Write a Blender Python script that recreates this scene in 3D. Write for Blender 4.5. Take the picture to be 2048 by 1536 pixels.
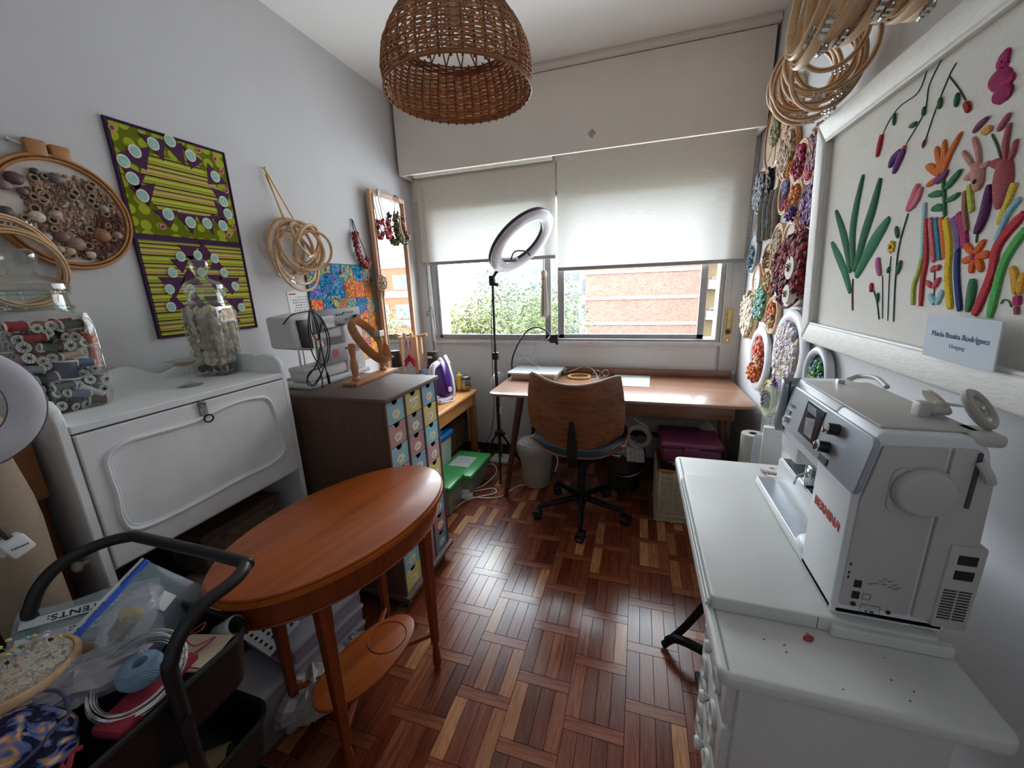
import bpy, bmesh, math, random
from mathutils import Vector, Matrix, Euler
random.seed(7)
PI=math.pi
scene=bpy.context.scene
for o in list(bpy.data.objects): bpy.data.objects.remove(o)
COL=scene.collection
# ---------------- camera ----------------
cd=bpy.data.cameras.new('camera'); cam=bpy.data.objects.new('camera',cd); COL.objects.link(cam)
cd.sensor_fit='HORIZONTAL'; cd.sensor_width=36; cd.lens=36*779.5/2048; cd.clip_start=.02; cd.clip_end=400
def camrot(yaw,pitch,roll):
    y,p,r=[math.radians(a) for a in (yaw,pitch,roll)]
    f=Vector((-math.sin(y)*math.cos(p),math.cos(y)*math.cos(p),math.sin(p)))
    rt=Vector((math.cos(y),math.sin(y),0)); up=rt.cross(f)
    r2=rt*math.cos(r)+up*math.sin(r); u2=-rt*math.sin(r)+up*math.cos(r)
    return Matrix((r2,u2,-f)).transposed()
cam.matrix_world=Matrix.Translation((0,0,1.45))@camrot(18.05,-14.05,-2.08).to_4x4()
scene.camera=cam
# ---------------- world, light, exposure ----------------
vs=scene.view_settings
vs.view_transform='Standard'; vs.look='None'; vs.gamma=1; vs.use_curve_mapping=False
vs.exposure=1.15
wd=bpy.data.worlds.new('overcast_sky'); scene.world=wd; wd.use_nodes=True
bg=wd.node_tree.nodes['Background']; bg.inputs[0].default_value=(.87,.94,1,1); bg.inputs[1].default_value=9
def area(name,loc,rot,sx,sy,energy,col=(1,1,1),portal=False):
    l=bpy.data.lights.new(name,'AREA'); l.shape='RECTANGLE'; l.size=sx; l.size_y=sy; l.energy=energy; l.color=col
    o=bpy.data.objects.new(name,l); COL.objects.link(o); o.location=loc; o.rotation_euler=rot
    if portal: l.cycles.is_portal=True
    return o
area('window_daylight',(-.55,3.015,1.97),(-PI/2,0,0),2.36,.66,7.5,(.82,.91,1)).data.spread=math.radians(128)
area('fill_opening_portal',(.30,-1.02,1.6),(PI/2,0,0),.36,.95,1,portal=True)  # portal for the added fill opening behind the camera
area('window_portal',(-.55,3.43,1.56),(-PI/2,0,0),2.5,1.2,1,portal=True)
# ---------------- helpers ----------------
def G(): return ([],[])
def join(*gs):
    V=[];F=[]
    for v,f in gs:
        n=len(V); V.extend(v); F.extend([tuple(i+n for i in q) for q in f])
    return V,F
def xf(g,m): return [tuple(m@Vector(p)) for p in g[0]],g[1]
def mv(g,x,y,z): return [(a+x,b+y,c+z) for a,b,c in g[0]],g[1]
def rot(g,ax,deg,piv=(0,0,0)):
    m=Matrix.Translation(piv)@Matrix.Rotation(math.radians(deg),4,ax)@Matrix.Translation([-c for c in piv]); return xf(g,m)
def box(x0,x1,y0,y1,z0,z1):
    v=[(x,y,z) for x in (x0,x1) for y in (y0,y1) for z in (z0,z1)]
    return v,[(0,1,3,2),(4,6,7,5),(0,4,5,1),(2,3,7,6),(0,2,6,4),(1,5,7,3)]
def frombm(bm):
    bm.verts.index_update(); v=[tuple(p.co) for p in bm.verts]; f=[tuple(p.index for p in q.verts) for q in bm.faces]; bm.free(); return v,f
def tobm(g):
    bm=bmesh.new(); vs_=[bm.verts.new(p) for p in g[0]]
    for q in g[1]:
        try: bm.faces.new([vs_[i] for i in q])
        except ValueError: pass
    return bm
def bevel(g,b,seg=2,ang=30):
    bm=tobm(g); bmesh.ops.recalc_face_normals(bm,faces=bm.faces)
    es=[e for e in bm.edges if len(e.link_faces)==2 and e.calc_face_angle(0)>math.radians(ang)]
    bmesh.ops.bevel(bm,geom=es,offset=b,segments=seg,affect='EDGES',profile=.5)
    return frombm(bm)
def rbox(x0,x1,y0,y1,z0,z1,b=.004,seg=2): return bevel(box(x0,x1,y0,y1,z0,z1),b,seg)
def basis(d):
    d=Vector(d).normalized(); a=Vector((0,0,1)) if abs(d.z)<.9 else Vector((1,0,0))
    u=d.cross(a).normalized(); return u,d.cross(u).normalized(),d
def cyl(p0,p1,r0,r1=None,n=16,caps=True):
    r1=r0 if r1 is None else r1
    p0=Vector(p0);p1=Vector(p1); u,w,_=basis(p1-p0); V=[]
    for p,r in ((p0,r0),(p1,r1)):
        for i in range(n):
            a=2*PI*i/n; V.append(tuple(p+u*(r*math.cos(a))+w*(r*math.sin(a))))
    F=[(i,(i+1)%n,n+(i+1)%n,n+i) for i in range(n)]
    if caps: F+= [tuple(range(n-1,-1,-1)),tuple(range(n,2*n))]
    return V,F
def tube(pts,r,n=8,closed=False,flat=None):
    P=[Vector(p) for p in pts]; N=len(P); V=[];F=[]
    rs=r if isinstance(r,(list,tuple)) else [r]*N
    up=None
    for i in range(N):
        a=P[i-1] if (i>0 or closed) else P[i]; b=P[(i+1)%N] if (i<N-1 or closed) else P[i]
        d=b-a; d=d.normalized() if d.length>1e-9 else Vector((0,0,1))
        if up is None: u,w,_=basis(d)
        else:
            u=up-d*up.dot(d)
            u=u.normalized() if u.length>1e-6 else basis(d)[0]
            w=d.cross(u)
        up=u
        for k in range(n):
            t=2*PI*k/n; V.append(tuple(P[i]+u*(rs[i]*math.cos(t))+w*(rs[i]*(flat or 1)*math.sin(t))))
    for i in range(N if closed else N-1):
        j=(i+1)%N
        for k in range(n):
            k2=(k+1)%n; F.append((i*n+k,i*n+k2,j*n+k2,j*n+k))
    if not closed: F+=[tuple(range(n-1,-1,-1)),tuple((N-1)*n+k for k in range(n))]
    return V,F
def smooth(pts,k=6,closed=False):
    P=[Vector(p) for p in pts]; N=len(P); out=[]
    for i in range(N if closed else N-1):
        g=lambda j:(P[j%N] if closed else P[max(0,min(N-1,j))])
        a,b,c,d=g(i-1),g(i),g(i+1),g(i+2)
        for s in range(k):
            t=s/k; out.append(.5*((2*b)+(c-a)*t+(2*a-5*b+4*c-d)*t*t+(3*b-a-3*c+d)*t**3))
    if not closed: out.append(P[-1])
    return out
def lathe(prof,n=24,c=(0,0,0),sx=1,sy=1,poly=None):
    V=[];F=[];rows=[]
    for r,z in prof:
        if r<1e-6: rows.append([len(V)]); V.append((c[0],c[1],c[2]+z))
        else:
            rows.append(list(range(len(V),len(V)+n)))
            for i in range(n):
                a=2*PI*i/n; k=poly(a) if poly else 1
                V.append((c[0]+r*k*sx*math.cos(a),c[1]+r*k*sy*math.sin(a),c[2]+z))
    for a,b in zip(rows,rows[1:]):
        if len(a)==1 and len(b)==1: continue
        for i in range(n):
            j=(i+1)%n
            if len(a)==1: F.append((a[0],b[j],b[i]))
            elif len(b)==1: F.append((a[i],a[j],b[0]))
            else: F.append((a[i],a[j],b[j],b[i]))
    return V,F
def ring(R,r,n=40,m=8,c=(0,0,0),nrm=(0,0,1),h=None,e=1,ph=0):
    # ring with elliptical section: r radial half width, h half height along the axis; e flattens one axis
    u,w,d=basis(nrm); h=h or r; V=[];F=[]; c=Vector(c)
    for i in range(n):
        a=2*PI*i/n+ph; o=u*math.cos(a)+w*math.sin(a)*e
        for k in range(m):
            t=2*PI*(k+.5)/m; V.append(tuple(c+o*(R+r*math.cos(t)*1.2)+d*(h*math.sin(t)*1.2)))
    for i in range(n):
        j=(i+1)%n
        for k in range(m): F.append((i*m+k,j*m+k,j*m+(k+1)%m,i*m+(k+1)%m))
    return V,F
def ell(c,r,n=12,m=8,jit=0,seed=None):
    rr=random.Random(seed if seed is not None else random.random()); V=[(c[0],c[1],c[2]-r[2])];F=[]
    for j in range(1,m):
        t=-PI/2+PI*j/m
        for i in range(n):
            a=2*PI*i/n; k=1+jit*(rr.random()-.5)
            V.append((c[0]+r[0]*k*math.cos(t)*math.cos(a),c[1]+r[1]*k*math.cos(t)*math.sin(a),c[2]+r[2]*k*math.sin(t)))
    V.append((c[0],c[1],c[2]+r[2])); L=len(V)-1
    for i in range(n): F.append((0,1+(i+1)%n,1+i)); F.append((L,1+(m-2)*n+i,1+(m-2)*n+(i+1)%n))
    for j in range(m-2):
        for i in range(n): F.append((1+j*n+i,1+j*n+(i+1)%n,1+(j+1)*n+(i+1)%n,1+(j+1)*n+i))
    return V,F
def ext(poly,d0,d1,pl='xz'):
    # polygon in plane pl extruded along the remaining axis
    n=len(poly); V=[]
    for d in (d0,d1):
        for a,b in poly: V.append({'xz':(a,d,b),'xy':(a,b,d),'yz':(d,a,b)}[pl])
    F=[tuple(range(n)),tuple(range(2*n-1,n-1,-1))]+[(i,n+i,n+(i+1)%n,(i+1)%n) for i in range(n)]
    return V,F
def grid(fn,nu,nv,closeu=False):
    V=[tuple(fn(i/(nu-(0 if closeu else 1)),j/(nv-1))) for j in range(nv) for i in range(nu)]; F=[]
    for j in range(nv-1):
        for i in range(nu if closeu else nu-1):
            i2=(i+1)%nu; F.append((j*nu+i,j*nu+i2,(j+1)*nu+i2,(j+1)*nu+i))
    return V,F
def solid(g,t):
    bm=tobm(g); bmesh.ops.recalc_face_normals(bm,faces=bm.faces); bmesh.ops.solidify(bm,geom=list(bm.faces),thickness=t); return frombm(bm)
def rpoly(x0,x1,y0,y1,r,k=5):
    out=[]
    for cx,cy,a0 in ((x1-r,y1-r,0),(x0+r,y1-r,90),(x0+r,y0+r,180),(x1-r,y0+r,270)):
        for i in range(k+1):
            a=math.radians(a0+90*i/k); out.append((cx+r*math.cos(a),cy+r*math.sin(a)))
    return out
def circ(cx,cy,rx,ry=None,n=24,a0=0,a1=360):
    ry=ry or rx; k=n if abs(a1-a0-360)<1e-6 else n+1
    return [(cx+rx*math.cos(math.radians(a0+(a1-a0)*i/n)),cy+ry*math.sin(math.radians(a0+(a1-a0)*i/n))) for i in range(k)]
def mesh(name,g,mats,sm=False,idx=None,ang=40):
    me=bpy.data.meshes.new(name); me.from_pydata(g[0],[],g[1])
    for m in (mats if isinstance(mats,(list,tuple)) else [mats]): me.materials.append(m)
    if idx: me.polygons.foreach_set('material_index',idx)
    bm=bmesh.new(); bm.from_mesh(me); bmesh.ops.recalc_face_normals(bm,faces=bm.faces); bm.to_mesh(me); bm.free()
    if sm:
        me.polygons.foreach_set('use_smooth',[True]*len(me.polygons)); me.set_sharp_from_angle(angle=math.radians(ang))
    me.update(); return me
def tag(o,label=None,cat=None,group=None,kind=None):
    if label: o['label']=label
    if cat: o['category']=cat
    if group: o['group']=group
    if kind: o['kind']=kind
    return o
def obj(name,g,mats,parent=None,sm=False,loc=None,rz=0,idx=None,label=None,cat=None,group=None,kind=None,ang=40,rotm=None):
    me=g if isinstance(g,bpy.types.Mesh) else mesh(name,g,mats,sm,idx,ang)
    o=bpy.data.objects.new(name,me); COL.objects.link(o)
    if parent: o.parent=parent
    if loc: o.location=loc
    if rz: o.rotation_euler=(0,0,math.radians(rz))
    if rotm: o.rotation_euler=rotm
    return tag(o,label,cat,group,kind)
def T(name,label,cat,loc=(0,0,0),rz=0,group=None,rotm=None):
    o=bpy.data.objects.new(name,None); COL.objects.link(o); o.location=loc; o.empty_display_size=.05
    o.rotation_euler=rotm if rotm else (0,0,math.radians(rz)); return tag(o,label,cat,group)
def copy_tree(o,parent=None,loc=None,rotm=None,label=None):
    c=o.copy(); COL.objects.link(c); c.parent=parent
    if loc: c.location=loc
    if rotm: c.rotation_euler=rotm
    if label: c['label']=label
    for ch in list(o.children): copy_tree(ch,c)
    return c
def struct(name,g,m,parent=None,sm=False): return obj(name,g,m,parent,sm,kind='structure')
def text(name,s,size,m,parent,loc,rotm,ext_=.0004,align='CENTER',bold=0):
    cu=bpy.data.curves.new(name,'FONT'); cu.body=s; cu.size=size; cu.extrude=ext_; cu.align_x=align; cu.align_y='CENTER'; cu.offset=bold; cu.resolution_u=3
    t=bpy.data.objects.new('tmp',cu); COL.objects.link(t); bpy.context.view_layer.update()
    dg=bpy.context.evaluated_depsgraph_get(); me=bpy.data.meshes.new_from_object(t.evaluated_get(dg)); bpy.data.objects.remove(t)
    me.materials.clear(); me.materials.append(m)
    o=bpy.data.objects.new(name,me); COL.objects.link(o); o.parent=parent; o.location=loc; o.rotation_euler=rotm; return o
# ---------------- materials ----------------
def hexc(h):
    h=h.lstrip('#'); c=[int(h[i:i+2],16)/255 for i in (0,2,4)]
    return tuple(x/12.92 if x<=.04045 else ((x+.055)/1.055)**2.4 for x in c)
def col4(c): c=hexc(c) if isinstance(c,str) else c; return (c[0],c[1],c[2],1)
MC={}
def nodes(name):
    m=bpy.data.materials.new(name); m.use_nodes=True; nt=m.node_tree; b=nt.nodes['Principled BSDF']; return m,nt,b
def mat(c,r=.5,metal=0,var=.08,sc=18,bump=0,bs=150,spec=.5,name=None,stretch=(1,1,1),coat=0,c2=None,det=4,isl=0,orand=0):
    key=(str(c),r,metal,var,sc,bump,bs,spec,name,stretch,coat,str(c2),isl,orand)
    if key in MC: return MC[key]
    m,nt,b=nodes(name or 'surface'); L=nt.links.new; N=nt.nodes.new
    tc=N('ShaderNodeTexCoord'); mp=N('ShaderNodeMapping'); mp.inputs['Scale'].default_value=stretch; L(tc.outputs['Object'],mp.inputs[0])
    nz=N('ShaderNodeTexNoise'); nz.inputs['Scale'].default_value=sc; nz.inputs['Detail'].default_value=det; L(mp.outputs[0],nz.inputs['Vector'])
    base=col4(c); a=tuple(max(0,x*(1-var)) for x in base[:3])+(1,); bb=tuple(min(1,x*(1+var)) for x in base[:3])+(1,)
    if c2: bb=col4(c2); a=base
    rp=N('ShaderNodeValToRGB'); rp.color_ramp.elements[0].position=.32; rp.color_ramp.elements[1].position=.68
    rp.color_ramp.elements[0].color=a; rp.color_ramp.elements[1].color=bb; L(nz.outputs['Fac'],rp.inputs[0]); out=rp.outputs[0]
    if isl or orand:
        hs=N('ShaderNodeHueSaturation'); L(out,hs.inputs['Color']); mr=N('ShaderNodeMapRange'); k=isl or orand
        mr.inputs[3].default_value=1-k; mr.inputs[4].default_value=1+k
        if isl: gi=N('ShaderNodeNewGeometry'); L(gi.outputs['Random Per Island'],mr.inputs[0])
        else: oi=N('ShaderNodeObjectInfo'); L(oi.outputs['Random'],mr.inputs[0])
        L(mr.outputs[0],hs.inputs['Value']); out=hs.outputs[0]
    L(out,b.inputs['Base Color']); b.inputs['Roughness'].default_value=r; b.inputs['Metallic'].default_value=metal
    b.inputs['Specular IOR Level'].default_value=spec
    if coat: b.inputs['Coat Weight'].default_value=coat; b.inputs['Coat Roughness'].default_value=.12
    if bump:
        n2=N('ShaderNodeTexNoise'); n2.inputs['Scale'].default_value=bs; n2.inputs['Detail'].default_value=3; L(mp.outputs[0],n2.inputs['Vector'])
        bp=N('ShaderNodeBump'); bp.inputs['Strength'].default_value=bump; bp.inputs['Distance'].default_value=.004; L(n2.outputs['Fac'],bp.inputs['Height']); L(bp.outputs[0],b.inputs['Normal'])
    MC[key]=m; return m
def ramp(nt,fac,stops,interp='LINEAR'):
    r=nt.nodes.new('ShaderNodeValToRGB'); r.color_ramp.interpolation=interp; e=r.color_ramp.elements
    while len(e)<len(stops): e.new(.5)
    for i,(p,c) in enumerate(stops): e[i].position=p; e[i].color=col4(c)
    nt.links.new(fac,r.inputs[0]); return r.outputs[0]
def wood(c1,c2,axis='x',r=.4,sc=9,name='wood',rnd=0,bump=.1,k=14,coat=0):
    key=('w',c1,c2,axis,r,sc,rnd,k,coat)
    if key in MC: return MC[key]
    m,nt,b=nodes(name); L=nt.links.new; N=nt.nodes.new
    tc=N('ShaderNodeTexCoord'); mp=N('ShaderNodeMapping'); s=[sc*k/3]*3; s['xyz'.index(axis)]=sc/4; mp.inputs['Scale'].default_value=s
    L(tc.outputs['Object'],mp.inputs[0]); vec=mp.outputs[0]
    oi=N('ShaderNodeObjectInfo'); 
    if rnd:
        ad=N('ShaderNodeVectorMath'); ad.operation='ADD'; ml=N('ShaderNodeMath'); ml.operation='MULTIPLY'; ml.inputs[1].default_value=97; L(oi.outputs['Random'],ml.inputs[0]); L(vec,ad.inputs[0]); L(ml.outputs[0],ad.inputs[1]); vec=ad.outputs[0]
    n1=N('ShaderNodeTexNoise'); n1.inputs['Scale'].default_value=1; n1.inputs['Detail'].default_value=6; n1.inputs['Distortion'].default_value=.8; L(vec,n1.inputs['Vector'])
    c=ramp(nt,n1.outputs['Fac'],[(.3,c1),(.7,c2)]); L(c,b.inputs['Base Color']); b.inputs['Roughness'].default_value=r
    if coat: b.inputs['Coat Weight'].default_value=coat; b.inputs['Coat Roughness'].default_value=.1
    bp=N('ShaderNodeBump'); bp.inputs['Strength'].default_value=bump; bp.inputs['Distance'].default_value=.002; L(n1.outputs['Fac'],bp.inputs['Height']); L(bp.outputs[0],b.inputs['Normal'])
    MC[key]=m; return m
def glass(c=(1,1,1),r=0.02,tint=.9,name='clear_glass',ior=1.45,refl=.5,edge=None):
    key=('g',str(c),r,tint,ior,refl,edge)
    if key in MC: return MC[key]
    m=bpy.data.materials.new(name); m.use_nodes=True; nt=m.node_tree; nt.nodes.remove(nt.nodes['Principled BSDF']); N=nt.nodes.new; L=nt.links.new
    tr=N('ShaderNodeBsdfTransparent'); c_=col4(c); tr.inputs[0].default_value=tuple(x*tint for x in c_[:3])+(1,)
    if edge:
        l2=N('ShaderNodeLayerWeight'); l2.inputs[0].default_value=.5; ec=ramp(nt,l2.outputs['Facing'],[(0,tuple(x*tint for x in c_[:3])),(.7,tuple(x*tint*.95 for x in c_[:3])),(1,edge)]); L(ec,tr.inputs[0])
    gl=N('ShaderNodeBsdfGlossy'); gl.inputs['Roughness'].default_value=r; gl.inputs[0].default_value=(1,1,1,1)
    lw=N('ShaderNodeLayerWeight'); lw.inputs[0].default_value=.5; pw=N('ShaderNodeMath'); pw.operation='POWER'; pw.inputs[1].default_value=2.6; L(lw.outputs['Facing'],pw.inputs[0]); ml=N('ShaderNodeMath'); ml.operation='MULTIPLY_ADD'; ml.inputs[1].default_value=.7*refl; ml.inputs[2].default_value=.05*refl; L(pw.outputs[0],ml.inputs[0])
    mx=N('ShaderNodeMixShader'); L(ml.outputs[0],mx.inputs[0]); L(tr.outputs[0],mx.inputs[1]); L(gl.outputs[0],mx.inputs[2]); L(mx.outputs[0],nt.nodes['Material Output'].inputs[0])
    MC[key]=m; return m
def film(c,alpha=.35,r=.2,name='plastic_film'):
    key=('f',str(c),alpha,r)
    if key in MC: return MC[key]
    m,nt,b=nodes(name); b.inputs['Base Color'].default_value=col4(c); b.inputs['Roughness'].default_value=r; b.inputs['Alpha'].default_value=alpha; MC[key]=m; return m
PLAST=lambda c,r=.35:mat(c,r,var=.03,sc=6)
METAL=mat('#c9c9c6',.25,1,var=.05); BRASS=mat('#a98a52',.35,1); CHROME=mat('#e2e4e6',.12,1,var=.03)
BLACK=mat('#151517',.45,var=.1); BLACKR=mat('#101012',.6,var=.1); DARKMET=mat('#1b1a1c',.4,.6)
WHITEP=mat('#e9e9e8',.4,var=.02); 
HOOPW=wood('#cfa57a','#e3c39d','x',.45,20,'hoop_wood',1,k=6); HOOPD=wood('#a8703c','#bd8650','x',.45,20,'hoop_wood_dark',1,k=6)
# ================= structure =================
XL,XR,YB,YF,ZC=-1.83,.69,3.10,-.95,2.85
wallm=mat('#d3d2d3',.75,var=.02,sc=3,bump=.12,bs=60,name='wall_paint',spec=.25)
ceilm=mat('#f4f2ee',.8,var=.015,sc=2,name='ceiling_paint',spec=.2)
boxm=mat('#e6ddd4',.6,var=.025,sc=4,name='shutter_box_paint',spec=.3)
WX0,WX1,WZ0,WZ1=-1.70,.56,1.01,2.12
struct('wall_left',box(XL-.12,XL,YF,YB,0,ZC),wallm)
struct('wall_right',box(XR,XR+.12,YF,YB,0,ZC),wallm)
wb=struct('wall_back',join(box(XL-.12,WX0,YB,YB+.30,-.02,ZC),box(WX1,XR+.12,YB,YB+.30,-.02,ZC),box(WX0,WX1,YB,YB+.30,-.02,WZ0),box(WX0,WX1,YB,YB+.30,WZ1,ZC)),wallm)
struct('wall_front',join(box(XL-.12,.13,YF-.1,YF,-.02,ZC),box(.47,XR+.12,YF-.1,YF,-.02,ZC),box(.13,.47,YF-.1,YF,2.06,ZC),box(.13,.47,YF-.1,YF,-.02,1.13)),wallm)
dr_=struct('fill_door_1',join(bevel(box(-.06,.13,YF,YF+.04,.01,2.08),.004),bevel(box(.47,.66,YF,YF+.04,.01,2.08),.004),bevel(box(.13,.47,YF,YF+.04,.01,1.13),.004),box(.13,.47,YF,YF+.04,2.05,2.08)),mat('#c9c7c2',.5))  # unseen door added behind the camera, its opening lets in fill light
obj('pane',box(.13,.47,YF+.018,YF+.022,1.13,2.05),glass((.93,.95,1),.1,.34,'fill_door_glass',refl=.2),dr_)  # pane of the added door, tint sets how much fill enters
struct('ceiling',box(XL-.12,XR+.12,YF-.1,YB+.3,ZC,ZC+.1),ceilm)
struct('trim_1',join(box(XL+.005,XR-.005,2.885,YB,2.805,ZC),box(XL+.005,XR-.005,2.875,2.9,2.812,2.826)),boxm)
struct('trim_2',join(bevel(box(-1.80,.672,2.90,2.925,2.305,2.80),.002,1),box(-1.80,-1.775,2.925,YB,2.305,2.8),box(.65,.672,2.925,YB,2.305,2.8),box(-1.80,.672,3.085,YB,2.15,2.8)),boxm)
obj('box_stain',join(ext([(-.36,2.40),(-.335,2.43),(-.31,2.40),(-.335,2.37)],2.8985,2.8998)),mat('#a8a09a',.7),bpy.data.objects['trim_2'])
struct('baseboard_back',box(XL,XR,3.085,YB,0,.07),mat('#2c1a14',.5))
struct('baseboard_left',box(XL,XL+.015,YF,YB,0,.07),mat('#2c1a14',.5))
struct('baseboard_right',box(XR-.015,XR,YF,YB,0,.07),mat('#2c1a14',.5))
# ---- parquet ----
fl=struct('floor',box(XL-.12,XR+.12,YF-.1,YB,-.04,-.0065),mat('#1d0f0a',.8))
def parquet(isl):
    m,nt,b=nodes('parquet_wood'); L=nt.links.new; N=nt.nodes.new
    if isl: g=N('ShaderNodeNewGeometry'); rnd=g.outputs['Random Per Island']
    else: g=N('ShaderNodeObjectInfo'); rnd=g.outputs['Random']
    tc=N('ShaderNodeTexCoord')
    def grain(s):
        mp=N('ShaderNodeMapping'); mp.inputs['Scale'].default_value=s; L(tc.outputs['Object'],mp.inputs[0]); ad=N('ShaderNodeVectorMath'); ad.operation='ADD'; ml=N('ShaderNodeMath'); ml.operation='MULTIPLY'; ml.inputs[1].default_value=61; L(rnd,ml.inputs[0]); L(mp.outputs[0],ad.inputs[0]); L(ml.outputs[0],ad.inputs[1])
        nz=N('ShaderNodeTexNoise'); nz.inputs['Scale'].default_value=1; nz.inputs['Detail'].default_value=7; nz.inputs['Distortion'].default_value=1.2; L(ad.outputs[0],nz.inputs['Vector']); return nz.outputs['Fac']
    n1=grain((110,7,30) if isl!=2 else (7,110,30))
    base=ramp(nt,rnd,[(0,'#80402a'),(.13,'#5e2a1b'),(.28,'#8e4a2e'),(.42,'#743a25'),(.55,'#9c5a3c'),(.66,'#6a3020'),(.78,'#8a482d'),(.88,'#b87c52'),(1,'#c49063')])
    dk=ramp(nt,n1,[(.3,(.55,.5,.47)),(.62,(1.08,1.05,1.0))])
    mx=N('ShaderNodeMix'); mx.data_type='RGBA'; mx.blend_type='MULTIPLY'; mx.inputs[0].default_value=1; L(base,mx.inputs[6]); L(dk,mx.inputs[7]); L(mx.outputs[2],b.inputs['Base Color'])
    rr=N('ShaderNodeMapRange'); rr.inputs[3].default_value=.14; rr.inputs[4].default_value=.30; L(n1,rr.inputs[0]); L(rr.outputs[0],b.inputs['Roughness'])
    bp=N('ShaderNodeBump'); bp.inputs['Strength'].default_value=.12; bp.inputs['Distance'].default_value=.001; L(n1,bp.inputs['Height']); L(bp.outputs[0],b.inputs['Normal'])
    b.inputs['Specular IOR Level'].default_value=.6
    return m
PK,PKI,PKX=parquet(0),parquet(1),parquet(2)
cw,ph,pc=.198,.2425,.0435; gp=.0006
gv=bevel(box(-cw/8+gp,cw/8-gp,-(ph-pc)/2+gp,(ph-pc)/2-gp,-.008,0),.0006,1)
gh=bevel(box(-cw/2+gp,cw/2-gp,-pc/2+gp,pc/2-gp,-.008,0),.0006,1)
mev=mesh('plank',gv,PK); meh=mesh('plank',gh,PKX)
pl=[]
for k in range(-11,6):
    x0=.013+cw*k
    off=1.143 if k%2==0 else 1.269
    for r in range(-14,10):
        yt=off+ph*r
        pl.append((x0+cw/2,yt-pc/2,1))
        for q in range(4): pl.append((x0+cw*(q+.5)/4,yt+(ph-pc)/2,0))
pl=[p for p in pl if XL+.02<p[0]-.02 and p[0]<XR+.02 and YF<p[1]<YB]
def vis(p):
    x,y,_=p
    ok=(-1.0<x<.3 and .62<y<2.75)
    return (0 if ok else 100)+math.hypot(x+.15,y-.3)
pl.sort(key=vis)
for x,y,k in pl[:299]:
    o=obj('plank',meh if k else mev,None,fl); o.location=(x,y,0)
obj('plank_field',join(*[mv(gh if k else gv,x,y,0) for x,y,k in pl[299:]]),PKI,fl,kind='stuff')
# ---- window ----
alu=mat('#9b9a9a',.45,.25,var=.04,name='aluminium'); jam=mat('#b4b2b4',.55,var=.03,name='window_paint')
w=bpy.data.objects.new('window_1',None); COL.objects.link(w); w.location=(-.55,3.12,1.01); tag(w,kind='structure')
def W(n,gs,m,p=w,**k): return obj(n,mv(join(*gs),.55,-3.12,-1.01),m,p,**k)
y0,y1=3.09,3.16
W('outer_frame',[bevel(box(-1.70,-1.655,y0,y1,1.01,2.12),.003),bevel(box(-1.70,.56,y0-.005,y1,1.005,1.03),.003),box(-1.70,.56,y0,y1,2.09,2.12),bevel(box(.533,.565,y0,y1,1.01,2.12),.003)],alu)
def sash(x0,x1,ya,yb,lw,rw):
    s=W('sash',[bevel(box(x0,x0+lw,ya,yb,1.03,2.09),.003),bevel(box(x1-rw,x1,ya,yb,1.03,2.09),.003),bevel(box(x0,x1,ya,yb,1.03,1.062),.003),box(x0,x1,ya,yb,2.06,2.09)],alu)
    p=W('pane',[box(x0+lw-.004,x1-rw+.004,(ya+yb)/2-.002,(ya+yb)/2+.002,1.058,2.064)],glass((.97,.99,1),0,.97,'window_glass',refl=.08)); p.parent=s
sash(-1.655,-.661,3.095,3.12,.022,.048); sash(-.612,.46,3.125,3.15,.052,.046)
W('slat_glass',[box(-.661,-.612,3.135,3.139,1.03,2.09),box(.46,.533,3.105,3.109,1.03,2.09)],glass((.97,.99,1),0,.97,'window_glass',refl=.08))
W('jamb_panel',[bevel(box(.565,.689,3.075,YB,.78,2.3),.003)],jam)
W('jamb_groove',[box(.603,.606,3.0735,3.076,1.24,2.3)],mat('#b9a37e',.7))
W('sill_board',[bevel(box(-1.72,.57,3.075,3.10,.985,1.012),.004)],mat('#c9c6c6',.6))
W('left_channel',[bevel(box(-1.725,-1.705,3.07,3.10,1.0,2.3),.003),bevel(box(-1.745,-1.73,3.072,3.10,.9,2.3),.003)],mat('#b6b8bb',.5))
sb=T('strap_winder','worn brass strap winder set into the grey window jamb','strap winder',(.607,3.074,1.0))
obj('plate',ext(rpoly(-.028,.028,0,.25,.012),-.004,.0,'xz'),mat('#b59a6c',.5,.3,var=.2,sc=40),sb)
obj('slot',ext(rpoly(-.015,.015,.08,.235,.004),-.005,-.004,'xz'),mat('#6d5a38',.7),sb)
obj('strap',box(-.012,.012,-.009,-.005,.11,.24),mat('#c3ae7f',.9,var=.15,sc=80),sb)
obj('drum',cyl((-.014,-.004,.085),(.014,-.004,.085),.012),mat('#2e2a28',.5),sb)
obj('screw',cyl((0,-.008,.03),(0,-.003,.03),.006,n=10),METAL,sb)
# ---- blinds ----
def blindmat():
    m=bpy.data.materials.new('blind_fabric'); m.use_nodes=True; nt=m.node_tree; nt.nodes.remove(nt.nodes['Principled BSDF']); N=nt.nodes.new; L=nt.links.new
    tc=N('ShaderNodeTexCoord'); mp=N('ShaderNodeMapping'); mp.inputs['Scale'].default_value=(14,1,420); L(tc.outputs['Object'],mp.inputs[0]); nz=N('ShaderNodeTexNoise'); nz.inputs['Scale'].default_value=1; nz.inputs['Detail'].default_value=3; L(mp.outputs[0],nz.inputs['Vector'])
    c=ramp(nt,nz.outputs['Fac'],[(.35,'#ddd6ca'),(.65,'#ece6dc')]); d=N('ShaderNodeBsdfDiffuse'); t=N('ShaderNodeBsdfTranslucent'); L(c,d.inputs[0]); t.inputs[0].default_value=(.93,.93,.92,1)
    mx=N('ShaderNodeMixShader'); mx.inputs[0].default_value=BLT; L(d.outputs[0],mx.inputs[1]); L(t.outputs[0],mx.inputs[2]); L(mx.outputs[0],nt.nodes['Material Output'].inputs[0]); return m
BLT=.18
BF=blindmat()
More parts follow.
